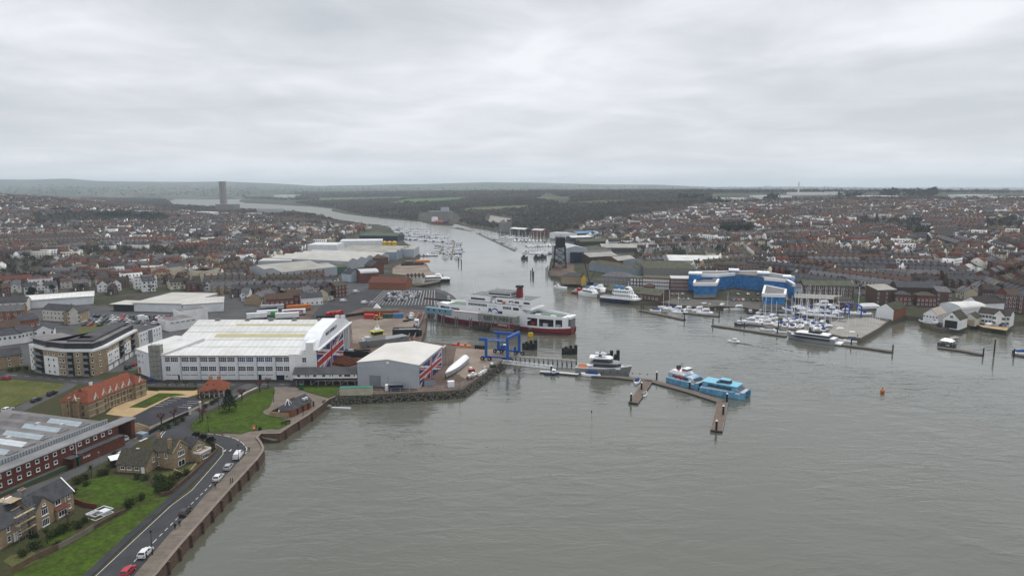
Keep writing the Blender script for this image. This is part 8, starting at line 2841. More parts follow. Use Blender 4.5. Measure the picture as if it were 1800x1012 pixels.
for k,(px,py)in enumerate(((1502,590),(1508,593),(1515,592.5),(1521,588),(1527,584),(1532,580.5),(1537,577),(1541,573.5),(1545,570))):
 p=G(px,py)
 t=thing('flagpole',ORD[k]+(' ' if k else 'first ')+'white flagpole on the dinghy deck counting from its river corner','flagpole',(p.x,p.y,LZ),0,'white flagpoles on the dinghy deck')
 MB().tube((0,0,0),(0,0,10),.12,5,0,.06).build('pole','white_paint',t)
a,rz,l=frame_ab((1650,608),(1676,612),0)
t=thing('pontoon_shelter','white awning over dark moored boats on the boathouse pontoon','shelter',(a.x,a.y,0),rz)
MB().rings([[(0,.5,3.0),(l*.9,.5,3.0),(l*.9,5.5,3.0),(0,5.5,3.0)],[(1.5,2.8,4.3),(l*.9-1.5,2.8,4.3),(l*.9-1.5,3.2,4.3),(1.5,3.2,4.3)]]).build('awning','white_paint',t)
for x in(.3,l*.45,l*.88):
 for y in(.7,5.3):
  MB().bar((x,y,.3),(x,y,3),.12).build('post','light_grey',t)
MB().box(-1,1,.2,l,5,1.6).build('boat_rack','dark_metal',t)
place_boat('dayboat',G(1797,622,0),-.15,'white boat under a sea green cover at the far waterside pontoon',None,1.3)
place_boat('yacht',G(1420,557,0),math.radians(172),'white yacht with awning frame against the yard wall','boats afloat in the west marina',.9)
def berth_row(name,a,b,n,kinds,where,grp,side=(-1,1),sc=1.0):
 A,B=G(*a,0).xy,G(*b,0).xy
 d=B-A
 L_=d.length
 u=d/L_
 nrm=Vector((-u.y,u.x))
 t=thing('pontoon','walkway pontoon '+name,'pontoon',(A.x,A.y,0),math.atan2(d.y,d.x),grp+', walkways')
 MB().box(0,-1,0,L_,1,.7).build('deck','pontoon_deck',t)
 n=min(n,int(L_/4.3))
 for s_ in side:
  for k in range(n):
   if RNG.random()<.1:
    continue
   p=A+u*(L_*(k+.5)/n)+nrm*s_*6.8
   kd=kinds[int(RNG.random()*len(kinds))]
   hd=math.atan2(nrm.y*s_,nrm.x*s_)+(math.pi if RNG.random()<.4 else 0)+RNG.normal()*.04
   w_={'far_yacht':'white sailing yacht','far_navy_yacht':'navy hulled yacht','yacht':'white sailing yacht','navy_yacht':'navy hulled yacht','cruiser':'white motor cruiser','far_cruiser':'white motor cruiser','workboat':'dark workboat'}[kd]
   place_boat(kd,p,hd,'%s berthed %s'%(w_,where),'%ss, %s'%(w_,grp),sc*(.85+RNG.random()*.35))
FK=('far_yacht','far_yacht','far_navy_yacht','far_cruiser','far_yacht')
for i,(a,b)in enumerate((((668,398.5),(738,403)),((684,403),(752,407.5)),((697,408),(768,412.5)),((706,413),(784,418)),((716,420),(792,425)))):
 berth_row('of the crowded east marina, '+('farthest up river','second from the far end','in the middle','second from the near end','closest to the sheds')[i],a,b,20,FK,'in the crowded east marina, '+('farthest walkway','second farthest walkway','middle walkway','second closest walkway','walkway closest to the sheds')[i],'crowded east marina',sc=.95)
berth_row('with boats rafted down mid river from the east marina',(799,426),(793,456),11,('far_yacht','workboat','far_cruiser'),'on the mid river column below the east marina','mid river column')
berth_row('of the short column inshore of the mid river one',(779,432),(773,446),5,('far_yacht','workboat'),'on the short inshore column near the slipway','short river column')
berth_row('jutting from the grey quay shed',(728,451),(770,450),7,('workboat','far_cruiser'),'on the cross pontoon by the grey quay shed','grey shed pontoon',side=(1,),sc=.8)
berth_row('slanting outermost on the west side of the river',(838,410),(905,441),16,('far_yacht','far_cruiser','far_navy_yacht'),'on the slanting outer pontoon opposite the east marina','slanting pontoon',side=(1,),sc=.9)
berth_row('far up the middle of the river',(790,400),(828,406.5),7,('far_cruiser','workboat'),'on the lone pontoon near the red coaster','lone up-river pontoon',side=(1,),sc=.8)
for i,(a,b)in enumerate((((884,417),(930,421)),((902,424),(960,424)),((924,433),(966,432)),((928,443),(966,447)))):
 berth_row('of the west haven, '+('farthest up river','second from the far end','third from the far end','next to the hammerhead crane')[i],a,b,9,FK,'in the west haven, '+('farthest walkway','second farthest walkway','third farthest walkway','walkway next to the black crane')[i],'west haven',sc=.95)
berth_row('filling the second marina pontoon',(1330,571.5),(1452,585),15,('yacht','navy_yacht','cruiser','yacht'),'rafted on the second marina pontoon','second pontoon rafts',side=(1,),sc=.95)
berth_row('filling the inner marina pontoon',(1345,556.5),(1470,572),15,('yacht','yacht','cruiser'),'in the close rafts under the boat yard wall','inner pontoon rafts',side=(-1,),sc=.9)
for px,py,lb in((922,456,'low dark work barge moored mid river before the black crane'),(944,455,'brown dredger float moored beside the work barge'),(955,454,'grey spud barge moored closest to the black crane')):
 flat_hull(lb,(px-6,py),(px+6,py),7,1.6,'dark_metal','rust',z=0,name='work_barge',items=((3,3,0,3,3,3,'dark_timber','deck_house'),(7,3,0,2,3,2,'steel_grey','deck_gear')))
place_boat('yacht',G(809,441.5,0),2.8,'single yacht on a free mooring beside the mid river column',None,1.2)
# ------ the two towns
EAST=[(-160,341),(60,347),(150,353),(230,361),(300,371),(420,379),(520,387),(612,395),(650,402),(640,411),(600,423),(540,440),(470,456),(432,474),(436,497),(500,499),(556,492),(600,505),(640,505),(640,528),(560,531),(500,541),(430,536),(425,522),(300,513),(226,519),(110,512),(40,519),(-160,520)]
WEST=[(1010,399),(1060,391),(1120,382),(1190,372),(1250,360),(1400,356),(1520,356),(1640,355),(1980,357),(1980,565),(1800,545),(1730,532),(1672,522),(1545,514),(1500,518),(1400,512),(1392,496),(1300,484),(1270,474),(1225,474),(1132,473),(1140,460),(1092,436),(1050,426),(1030,410)]
GREENS=[[(60,380),(225,372),(300,384),(290,392),(170,392),(60,396)],[(1262,393),(1322,393),(1322,412),(1262,412)],[(1500,386),(1620,388),(1620,402),(1500,400)],[(130,440),(300,436),(290,452),(140,456)],[(0,455),(95,455),(95,500),(0,500)],[(1585,400),(1640,400),(1640,418),(1585,418)],[(1730,388),(1800,386),(1800,408),(1730,408)],[(290,440),(350,440),(350,460),(290,460)]]
HARD=[[(90,575),(95,548),(150,538),(330,545),(330,600),(240,612)],[(560,560),(600,512),(640,505),(800,505),(800,560)]]
ROADS=[[(100,500),(85,475),(140,462),(180,450)],[(1800,460),(1770,500),(1745,530)]]
FT=np.array(FOOT)
def blocked(x,y,m=5.0):
 dx,dy=x-FT[:,0],y-FT[:,1]
 u=dx*np.cos(FT[:,2])+dy*np.sin(FT[:,2])
 v=-dx*np.sin(FT[:,2])+dy*np.cos(FT[:,2])
 return bool(np.any((u>-m)&(u<FT[:,3]+m)&(v>-m)&(v<FT[:,4]+m)))
HOUSES=[]
TREES=[]
def town(poly,east):
 rnd=random.Random(7 if east else 8)
 xs=(-1750,120)if east else(60,2150)
 sites=[]
 for _ in range(330):
  sites.append((rnd.uniform(*xs),380+2900*rnd.random()**1.25,rnd.choice([0.15,-0.25,1.45,0.7,-0.8,0.0,0.3])+rnd.uniform(-.12,.12),rnd.choice(['terrace','terrace','bay_terrace','semi','mixed','mixed','mixed'])))
 SA=np.array([(s_[0],s_[1])for s_ in sites])
 for si,(sx,sy,ang,sort)in enumerate(sites):
  c,s_=math.cos(ang),math.sin(ang)
  R_=175
  pitch=37 if sort!='semi' else 44
  for j in range(-5,6):
   for side in(-1,1):
    v=j*pitch+side*9.6
    u=-R_
    run,wall,roof,kind=0,None,None,None
    while u<R_:
     if run<=0:
      wall=rnd.choice(['red_brick','red_brick','brown_brick','dark_brick','buff_brick','white_render','white_render','white_render','white_render','cream_render','magnolia_render','magnolia_render'])
      roof=rnd.choice(['slate','slate','slate','dark_tile','dark_tile','brown_tile','brown_tile','light_slate','light_slate','mossy_slate','red_tile'])
      if sort in('terrace','bay_terrace'):
       kind,run=sort,rnd.randint(5,14)
      elif sort=='semi':
       kind,run=rnd.choice(['hipped_pair','hipped_pair','plain','bungalow']),rnd.randint(3,7)
      else:
       kind,run=rnd.choice(['detached','front_gable','plain','villa','tall','bay_terrace','terrace','long_block','flat_block','front_gable']),rnd.randint(1,3)
      if kind in('long_block','flat_block','tall'):
       run=1
      u+=rnd.uniform(1.5,9)
     w=FORMS[kind][1][0]
     gap=0 if kind in('terrace','bay_terrace')else rnd.uniform(1.2,4)
     if rnd.random()<(.3 if sort=='mixed' else.08):
      wall=rnd.choice(['red_brick','white_render','cream_render','brown_brick'])
     x=sx+(u+w/2)*c-v*s_
     y=sy+(u+w/2)*s_+v*c
     u+=w+gap
     run-=1
     if rnd.random()<.05:
      u+=rnd.uniform(4,14)
      run=0
     if y<370 or np.argmin((SA[:,0]-x)**2+(SA[:,1]-y)**2)!=si:
      continue
     d=float(bilin(CD,np.array([x]),np.array([y]))[0])
     if d<16:
      continue
     h=Hh(x,y)
     px,py=proj(x,y,h)
     if not inpoly(px,py,poly)or any(inpoly(px,py,g)for g in GREENS+HARD)or(y<1100 and blocked(x,y)):
      continue
     if y>1000 and rnd.random()<(.26 if not east else.32):
      TREES.append((x,y,h,rnd.choice(['b','b','b','e','g'])))
      continue
     HOUSES.append((y,kind,wall,roof,x,y,h,ang+(0 if side<0 else math.pi)+math.pi*(0),px,py,east))
     if rnd.random()<.5:
      k2=side*rnd.uniform(8,13)
      tx,ty=x-(k2)*s_+rnd.uniform(-3,3),y+(k2)*c
      if not blocked(tx,ty,2):
       TREES.append((tx,ty,Hh(tx,ty),rnd.choice(['b','b','b','g','e'])))
town(EAST,True)
town(WEST,False)
HOUSES.sort(key=lambda q:q[0])
near,rest=[],[]
for q in HOUSES:
 if len(near)<225 and-15<q[8]<1815:
  near.append(q)
 else:
  rest.append(q)
ZN=((130,'beyond the surgery'),(262,'behind the supermarket'),(440,'in the old town'),(900,'by the works gate'),(1250,'above the red warehouses'),(1410,'behind the blue wrapped flats'),(1540,'behind the mossy roofed flats'),(1690,'above the marina shed'),(3000,'above the club house'))
SH={'terrace':'terrace','bay_terrace':'bay terrace','hipped_pair':'hipped pair','front_gable':'gabled house','detached':'detached house','bungalow':'bungalow','plain':'plain house','tall':'dormered house','villa':'villa','flat_block':'flats','long_block':'long block'}
cnt={}
for q in sorted(near,key=lambda q:-q[8]if q[10]else q[8]):
 _,kind,wall,roof,x,y,h,rz,px,py,east=q
 zone=next(z for lim,z in ZN if px<lim)
 base='%s %s, %s roof, %s'%(HOUSE_WALLS[wall],SH[kind],HOUSE_ROOFS[roof],zone)
 i=cnt.get(base,0)
 cnt[base]=i+1
 place_house(kind,wall,roof,x,y,h,rz,base+', %s from the river'%(ordn(i)if i else 'first'),'%ss %s'%(SH[kind],zone))
bk=Bulk()
for q in rest:
 _,kind,wall,roof,x,y,h,rz,px,py,east=q
 bulk_house(bk,kind,wall,roof,x,y,h,rz,y>900)
ob=O('houses',bk.build('houses'),kind='stuff')
# --- trees and woods: crowns of many small faces
def crown(nf,r,hz_,size,seed,twiggy=True):
 rg=np.random.default_rng(seed)
 V,LI,LT=[],[],[]
 for k in range(nf):
  d=rg.normal(size=3)
  d/=np.linalg.norm(d)
  rr=rg.random()**.4
  c=np.array([d[0]*r*rr,d[1]*r*rr,hz_*.58+d[2]*hz_*.42*rr])
  a,b=rg.normal(size=3),rg.normal(size=3)
  a*=size/np.linalg.norm(a)
  b*=size/np.linalg.norm(b)
  n=len(V)
  V+=[c-a*.5,c+a*.5,c+b*.8]
  LI+=[n,n+1,n+2]
  LT.append(3)
 n=len(V)
 V+=[np.array(q)for q in((-.2,0,-1),(.2,0,-1),(0,0,hz_*.6),(0,-.2,-1),(0,.2,-1),(0,0,hz_*.6))]
 LI+=list(range(n,n+6))
 LT+=[3,3]
 return np.array(V),(np.array(LI),np.array(LT))
NEARC=[crown(150,2.9,6.5,1.0,s_)for s_ in range(5)]
MIDC=[crown(56,3.0,7.0,1.7,s_)for s_ in range(9,15)]
FARC=[crown(20,4.6,8.5,3.6,s_)for s_ in range(20,27)]
tb=Bulk()
for q in('twigs','dark_leaves','green_leaves','wood_twigs','bark'):
 tb.slot(q)
TR=np.random.default_rng(77)
def bulk_tree(x,y,h,sort,s_=1.0,lod=None):
 D=math.hypot(x,y)
 L_=(NEARC if D<750 else MIDC if D<1700 else FARC)if lod is None else lod
 V,F=L_[int(TR.random()*len(L_))]
 a=TR.random()*6.28
 k=s_*(.75+TR.random()*.6)
 W=np.stack([(V[:,0]*math.cos(a)-V[:,1]*math.sin(a))*k+x,(V[:,0]*math.sin(a)+V[:,1]*math.cos(a))*k+y,V[:,2]*k*(.85 if sort!='e' else.8)+h],1)
 m={'b':0,'e':1,'g':2,'w':3}[sort]
 M=np.full(len(F[1]),m)
 M[-2:]=4
 tb.add(W,F,M)
TREES.sort(key=lambda q:q[1])
TW=dict(b='bare brown winter tree',e='dark evergreen tree',g='green bushy tree')
nt_,tc_=0,{}
for x,y,h,k in TREES:
 px=proj(x,y,h)[0]
 if nt_<150 and-10<px<1810:
  nt_+=1
  zone=next(z for lim,z in ZN if px<lim)
  base='%s among the houses %s'%(TW[k],zone)
  i=tc_.get(base,0)
  tc_[base]=i+1
  sz=TR.uniform(.75,1.15)
  place_tree({'b':'bare_%d'%(nt_%3),'e':'evergreen_%d'%(nt_%2),'g':'evergreen_%d'%(nt_%2)}[k]if k!='g' else 'green_0',x,y,h,sz,base+', %s nearest the water'%(ordn(i)if i else 'first'),'%ss %s'%(TW[k],zone))
 else:
  bulk_tree(x,y,h,k)
def wood(poly,step,sort,s_,prob=1.0,n_max=9000):
 xs,ys=[TP(*q).x for q in poly],[TP(*q).y for q in poly]
 nx,ny=int((max(xs)-min(xs))/step),int((max(ys)-min(ys))/step)
 X,Y=np.meshgrid(np.arange(nx)*step+min(xs),np.arange(ny)*step+min(ys))
 X=(X+TR.uniform(-.5,.5,X.shape)*step).ravel()
 Y=(Y+TR.uniform(-.5,.5,Y.shape)*step).ravel()
 H_=height(X,Y)
 d=bilin(CD,X,Y)
 f=Y*CP-(H_-CAM_H)*SP
 PX=900+1200*X/f
 PY=506-1200*(Y*SP+(H_-CAM_H)*CP)/f
 n=0
 for x,y,h,px,py,dd in zip(X,Y,H_,PX,PY,d):
  if n>=n_max:
   break
  if dd>9 and inpoly(px,py,poly)and not any(inpoly(px,py,g)for g in CLEAR)and TR.random()<prob and(y>1100 or not blocked(x,y,2)):
   bulk_tree(x,y,h,sort if TR.random()>.06 else 'e',s_)
   n+=1
CLEAR=[[(786,374),(830,365.5),(930,361),(928,368),(860,373)],[(672,360),(715,350.5),(835,346),(805,354),(730,360)],[(560,349),(690,347),(760,344),(700,351),(560,355)],[(930,361),(1060,353),(1180,350.5),(1060,360)],[(850,349),(960,347),(1080,346.5),(960,350.5)],[(600,362),(660,360.5),(700,361),(640,364)],[(735,374),(800,374),(815,391),(735,391)],[(855,376),(905,384),(880,396),(850,392)],[(960,340),(1010,352),(990,358),(940,352)],[(1250,340),(1950,340),(1950,349),(1250,352)],[(430,341),(520,341),(520,352),(430,349)]]
wood([(590,367),(640,379),(711,386),(740,390),(800,392),(833,398),(862,402),(915,409),(975,414),(1012,401),(1100,386),(1190,373),(1260,358),(1250,347),(1100,344),(950,343),(700,345),(600,352),(520,357),(545,361)],11.5,'w',1.15,n_max=14000)
wood([(140,349),(250,350),(290,352),(305,362),(370,366),(450,371),(540,378),(600,390),(585,393),(520,387),(420,379),(300,371),(200,358)],11,'w',1.1,.9,5000)
wood([(430,350),(520,353),(600,352),(700,345),(950,343),(1250,347),(1250,337.5),(1000,337.5),(700,338.5),(500,341),(425,346)],20,'w',1.7,.8,8000)
wood([(1200,341),(1260,350),(1260,361),(1500,356),(1950,357),(1950,343),(1500,339),(1250,336)],17,'w',1.25,.5,4500)
wood([(1180,337),(1500,337.5),(1950,339),(1950,345),(1250,348)],21,'w',1.5,.45,4000)
wood([(1500,349),(1700,352),(1700,356),(1500,356)],13,'w',1.1,.6,1500)
for g in GREENS:
 wood(g,10,'b',1.0,.55,500)
for(x0,x1,y,n,s_)in((1268,1322,411,50,2.2),(1192,1232,353,12,3.2),(1240,1285,361,12,2.6),(172,226,383,34,2.0),(244,286,384,24,1.9),(86,118,374,12,1.8),(296,318,386,10,1.8),(1546,1580,346,9,4.0),(1590,1640,346,16,3.8),(1475,1512,350,10,3.2),(1340,1362,353,6,3.0),(0,16,447,6,1.3),(26,46,418,7,1.5),(256,284,452,12,1.4),(216,240,448,8,1.3),(1420,1440,427,6,1.5),(1662,1668,357,2,2.2),(50,62,520,5,1.0),(334,350,470,5,1.2),(452,465,447,5,1.5),(1110,1130,428,5,1.6),(40,95,490,26,1.1),(130,160,486,10,1.0),(1600,1640,414,14,1.4),(1500,1560,398,18,1.3),(700,800,361,14,2.4)):
 for k in range(n):
  p=TP(x0+(x1-x0)*TR.random(),y+TR.uniform(-3,2)*(1 if y>400 else.4))
  bulk_tree(p.x,p.y,p.z,'e',s_*.8)
for _ in range(1500):
 p=TP(TR.uniform(-60,1860),TR.uniform(327,345))
 if p.y>3600:
  bulk_tree(p.x,p.y,p.z,'w',1.0+p.y/9000)
O('woodland',tb.build('woodland'),kind='stuff')
def patch(name,poly,m,up=.35,st=(6,3)):
 """ground cover that follows the slope"""
 x0,x1,y0,y1=min(p[0]for p in poly),max(p[0]for p in poly),min(p[1]for p in poly),max(p[1]for p in poly)
 P=[TP(*p)for p in poly]
 tri=geometry.tessellate_polygon([[Vector((p.x,p.y,0))for p in P]])
 vs,fs=[Vector((p.x,p.y))for p in P],[tuple(t)for t in tri]
 import bmesh
 bm=bmesh.new()
 V=[bm.verts.new((v.x,v.y,0))for v in vs]
 for f in fs:
  bm.faces.new([V[i]for i in f])
 bmesh.ops.subdivide_edges(bm,edges=bm.edges[:],cuts=5,use_grid_fill=True)
 bmesh.ops.triangulate(bm,faces=bm.faces[:])
 for v in bm.verts:
  v.co.z=Hh(v.co.x,v.co.y)+up
 bm.normal_update()
 for f in bm.faces:
  if f.normal.z<0:
   f.normal_flip()
 me=bpy.data.meshes.new(name)
 bm.to_mesh(me)
 bm.free()
 me.materials.append(MATS[m])
 O(name,me,kind='structure')
mat('far_field',(0.075,0.125,0.035),col2=(0.06,0.09,0.03),scale=.01)
mat('far_meadow',(0.10,0.12,0.06),col2=(0.085,0.085,0.05),scale=.01)
for i,g in enumerate(CLEAR[:6]):
 patch('field',g,('far_meadow','far_field')[i%2],1.2)
patch('field',[(1180,345.5),(1260,346),(1260,343),(1180,343)],'far_field',1.2)
patch('lawn',[(96,437),(132,433),(130,441),(96,444)],'lawn',.6)
patch('lawn',[(0,424),(28,422),(28,426),(0,428)],'lawn',.6)
patch('lawn',[(322,392),(342,389),(343,393),(324,395)],'lawn',.6)
patch('quarry',[(862,379),(900,385),(882,393),(858,390)],'concrete',.8)
# ------ cars, trees, lamps and people of the near shore
sheet('car_park',[(96,574),(110,556),(150,546),(236,549),(320,551.5),(312,570),(298,584),(288,598),(246,612),(200,588),(130,582)],'old_asphalt',2)
sheet('ferry_car_park',[(560,540),(600,520),(640,510),(735,508),(750,509),(766,512),(782,518),(792,526),(770,536),(750,545),(640,540),(600,556),(545,560)],'asphalt',3)
sheet('retaining_bank',[(128,582),(150,572),(192,562),(196,568),(190,580),(150,590)],'weedy_grass',3)
CC=['car_white','car_silver','car_grey','car_black','car_blue','car_red','car_silver','car_white','car_black']
def street_cars():
 def d_(a,b):
  return face_dir(a,b)
 for k,m,px,py,a,b,lb in(('hatch','car_red',225,1008,(205,1030),(245,985),'bright red car parked at the lowest bay of the sea front'),('hatch','car_white',256,975,(230,1005),(275,955),'white estate car parked beside the sea front lamp post'),('hatch','car_black',326,903,(305,925),(345,880),'black hatchback alone in the middle of the sea front bays'),('hatch','car_white',384,842,(370,858),(398,826),'white hatchback, first of three cars near the road bend'),('hatch','car_silver',402,823.5,(390,840),(414,808),'silver car between the white hatchback and white van'),('van','car_white',419,804,(408,820),(431,788),'white van parked closest to the road bend'),('suv','car_white',215.5,774,(226,777),(206,771),'white car parked beside the open bay of the brick works'),('hatch','car_black',64,705,(45,713),(85,697),'dark car with bright glass parked along the rough grass'),('suv','car_black',92,694,(80,699),(104,689),'black car at the upper end of the rough grass verge'),('hatch','car_white',14,722,(0,728),(30,716),'white car at the lower end of the rough grass verge'),('hatch','car_red',10,667,(30,668),(-10,666),'dark red car on the main road by the rough grass'),('hatch','car_blue',268,669,(258,668),(280,670),'blue car parked against the office wing of the hangar'),('suv','car_black',226,648,(216,652),(236,643),'black car under the flats beside the garage doors'),('hatch','car_red',237,642,(230,646),(246,637),'red car behind the black one under the flats'),('hatch','car_grey',411,701,(405,706),(418,697),'dark car on the lane behind the conifer')):
  p=G(px,py)
  place_car(k,m,p.x,p.y,LZ+(.08 if px>180 else.06),d_(a,b),lb)
 rnd=random.Random(12)
 n=0
 for r,(y,x0,x1)in enumerate(((557,134,300),(561.5,130,292),(566,125,276),(572,145,262))):
  a,b=G(x0,y),G(x1,y+2.5)
  m=int((b-a).length/3.1)
  for k in range(m):
   if rnd.random()<.3:
    continue
   p=a.lerp(b,(k+.5)/m)
   if abs(proj(p.x,p.y,LZ)[0]-240)<14 and r==3:
    continue
   c=rnd.choice(CC)
   place_car(rnd.choice(['hatch','hatch','suv']),c,p.x,p.y,LZ+.05,1.5+rnd.choice((0,math.pi)),'%s car parked in the %s row from the supermarket front'%(COLW[c],('first','second','third','fourth')[r]),'%s cars in supermarket row %s'%(COLW[c],('one','two','three','four')[r]),detail=False)
 for lane in range(11):
  a,b=G(673+lane*5.6,529),G(690+lane*4.9,513)
  for k in range(7):
   if rnd.random()<.22 or lane>8 and rnd.random()<.6:
    continue
   p=a.lerp(b,(k+.3)/7)
   c=rnd.choice(['car_white','car_white','car_silver','car_grey','car_black','car_white'])
   kd='van' if rnd.random()<.15 else 'hatch'
   place_car(kd,c,p.x,p.y,LZ+.07,math.atan2((b-a).y,(b-a).x),'%s %s queueing in the ferry lanes'%(COLW[c],'van' if kd=='van' else 'car'),'%s %ss in the ferry lanes'%(COLW[c],'van' if kd=='van' else 'car'),detail=False)
 for lane in range(21):
  ribbon('lane_line',[(648+lane*5.8,536),(676+lane*4.4,510)],.22,'line_white',4)
 for k,(px,py,kd,lb)in enumerate(((604,530,'van','white van on the apron of the ferry car park'),(641,533.5,'van','white van nearest the pyramid tent'),(655,533,'hatch','white car beside the van near the tent'),(560,527,'van','white van outside the black boarded house'),(626,514,'van','white van near the long red shed'))):
  p=G(px,py)
  place_car(kd,'car_white',p.x,p.y,LZ+.07,.9,lb)
 for(y,x0,x1,w_)in((521,1292,1336,'on the quay inside the blue wrapped flats'),(528,1285,1335,'on the quay before the blue netting'),(519,1176,1214,'outside the red brown offices'),(526,1172,1214,'on the quay road by the moored cruisers'),(516,1504,1536,'behind the harbour office'),(525,1505,1538,'beside the brown brick flats')):
  a,b=G(x0,y),G(x1,y+.6)
  m=int((b-a).length/3.2)
  for k in range(m):
   if rnd.random()>.25:
    p=a.lerp(b,(k+.5)/m)
    c=rnd.choice(CC)
    place_car('hatch',c,p.x,p.y,Hh(p.x,p.y)+.06,1.4,'%s car parked %s'%(COLW[c],w_),'%s cars %s'%(COLW[c],w_),detail=False)
 lorry((246,566),(262,563.5),'white and green delivery lorry in the supermarket car park','white_paint','white_paint')
 lorry((272,582),(286,578),'dark blue lorry parked beyond the white flats','navy','navy')
street_cars()
rndt=random.Random(21)
for k,px,py,s_,lb in(('conifer_0',403,722,.95,'dark spreading conifer on the promenade lawn'),('pollard_0',356,742-2,1.0,'red-brown pollarded tree at the lane corner of the lawn'),('pollard_1',425.5,703.5,1.0,'red-brown pollarded tree above the conifer'),('pollard_0',456.5,688,1.0,'red-brown pollarded tree at the head of the lawn'),('pollard_1',471.5,681.5,.9,'brown pollarded tree closest to the hangar doors'),('pollard_1',355,709,.9,'pollarded tree beside the upper gatepost'),('pollard_0',375,702,.9,'pollarded tree before the lodge verandah'),('pollard_0',306,738,.85,'reddish shrub tree over the parking fence'),('pollard_1',284,746,.85,'reddish tree beside the roofless stone hut'),('bare_0',294,683,.5,'small bare street tree, first of four before the hangar'),('bare_1',311,682,.5,'small bare street tree, second of four before the hangar'),('bare_2',326,681.5,.5,'small bare street tree, third of four before the hangar'),('bare_0',343,682,.5,'small bare street tree, fourth of four before the hangar'),('palm_0',161,838,1.2,'bushy palm at the edge of the round lawn'),('palm_0',84,955,1.3,'garden palm in front of the villa'),('evergreen_0',62,955,.35,'dark evergreen in the terrace garden'),('bare_1',120,920,.5,'bare shrub tree in the villa garden'),('evergreen_1',357,780,.45,'rounded evergreen behind the balconied wing'),('evergreen_0',372,786,.5,'tall clipped hedge tree at the road bend'),('evergreen_1',345,774,.4,'green hedge mound behind the slate wing')):
 p=G(px,py)
 place_tree(k,p.x,p.y,LZ,s_,lb)
BUSH='garden bushes of the shore houses'
for i,(px,py,s_)in enumerate(((276,850,1.6),(290,852,1.4),(300,858,1.5),(292,866,1.4),(283,862,1.3),(306,846,1.3),(316,838,1.1),(325,834,1.0),(222,893,1.2),(232,886,1.1),(246,878,1.0),(138,848,1.2),(148,842,1.1),(176,836,1.1),(188,832,1.0),(255,842,1.0),(240,842,.9),(154,852,.9),(128,868,.9),(90,945,1.2),(106,938,1.1),(118,932,1.3),(140,925,1.1),(152,918,1.0),(60,965,1.1),(44,975,1.0),(98,962,.9),(372,795,1.0),(362,805,.9),(286,757,1.0),(296,752,1.0),(308,746,1.0),(320,740,1.0),(362,716,1.0),(372,711,1.0),(381,706,1.0),(202,800,.8),(250,768,.9),(310,786,1.0),(330,778,1.0),(75,650,1.2),(64,647,1.2),(30,652,1.3),(20,653,1.2),(44,650,1.2))):
 p=G(px,py)
 place_tree('bush_%d'%(i%2),p.x,p.y,LZ,s_*1.15,('olive' if i%2 else 'green')+' leafy bush '+('below the curved flats' if py<700 else 'along the lane fence' if px>245 and py<770 else 'round the gabled stone house' if px>225 else 'on the edge of the round lawn' if px>125 and py<880 else 'in the villa garden' if px>50 else 'at the lane side'),BUSH+(', olive' if i%2 else ', green'))
for px,py,yt,lb in((268,974,935,'tall black lamp post on the sea front beside the white estate car'),(420,811,783,'black lamp post beside the white van'),(366.5,759,734,'black lamp post at the lower tip of the lawn'),(385,721,700,'slim lamp post beside the conifer'),(352,742,690,'tall lamp post on the lane corner'),(177,833,797,'wooden lamp column before the brick works annexe'),(481,706,692,'lamp post at the pavilion path'),(808,684,660,'thin pale lamp mast by the shipyard fence'),(682.5,690,665,'thin pale lamp mast beside the dark blue container'),(750,601,584,'lamp mast on the quay edge before the ferry')):
 p=G(px,py)
 h=hz(px,py,yt)
 t=thing('lamp_post',lb,'lamp post',(p.x,p.y,LZ))
 m='black' if 'black' in lb or 'lamp post' in lb else 'steel_grey'
 MB().tube((0,0,0),(0,0,h),.09,6,0,.05).build('pole',m,t)
 MB().tube((0,0,0),(0,0,1.0),.15,6).build('base',m,t)
 MB().tube((0,0,h),(0,0,h+.5),.14,6,0,.26).build('lantern',m,t)
def person(px,py,rz,coat,legs,lb,lean=0.0,z=LZ+.04):
 p=G(px,py)
 V=[(0,0,.95),(0,0,1.2),(0,0,1.45),(0,0,1.54),(.02,0,1.66),(.0,.1,.9),(.08,.12,.5),(.0,.13,.06),(.14,.13,.03),(0,-.1,.9),(-.06,-.12,.5),(-.16,-.13,.06),(-.02,-.13,.03),(0,.2,1.42),(.04,.27,1.14),(.14,.25,.92),(0,-.2,1.42),(-.03,-.27,1.14),(.06,-.26,.9)]
 E=[(0,1),(1,2),(2,3),(3,4),(0,5),(5,6),(6,7),(7,8),(0,9),(9,10),(10,11),(11,12),(2,13),(13,14),(14,15),(2,16),(16,17),(17,18)]
 Rr=[.16,.16,.17,.06,.105,.1,.075,.05,.045,.1,.075,.05,.045,.075,.055,.04,.075,.055,.04]
 me=bpy.data.meshes.new('person')
 me.from_pydata([(x+lean*(z_-.9),y,z_)for x,y,z_ in V],E,[])
 o=bpy.data.objects.new('person_tmp',me)
 C.objects.link(o)
 md=o.modifiers.new('skin','SKIN')
 for v,r in zip(me.skin_vertices[0].data,Rr):
  v.radius=(r,r)
 me.skin_vertices[0].data[0].use_root=True
 s_=o.modifiers.new('s','SUBSURF')
 s_.levels=s_.render_levels=1
 m2=bpy.data.meshes.new_from_object(o.evaluated_get(bpy.context.evaluated_depsgraph_get()))
 bpy.data.objects.remove(o)
 m2.name='person'
 for q in(coat,legs,'skin','dark_timber'):
  m2.materials.append(MATS[q])
 for f in m2.polygons:
  f.material_index=1 if f.center.z<.92 and abs(f.center.y)<.2 else 2 if(f.center.z>1.52 and f.center.x>.02)or(f.center.z<.96 and abs(f.center.y)>.2)else 3 if f.center.z>1.58 else 0
 ob_=O('person',m2,None,(p.x,p.y,z),rz)
 tag(ob_,lb,'person')
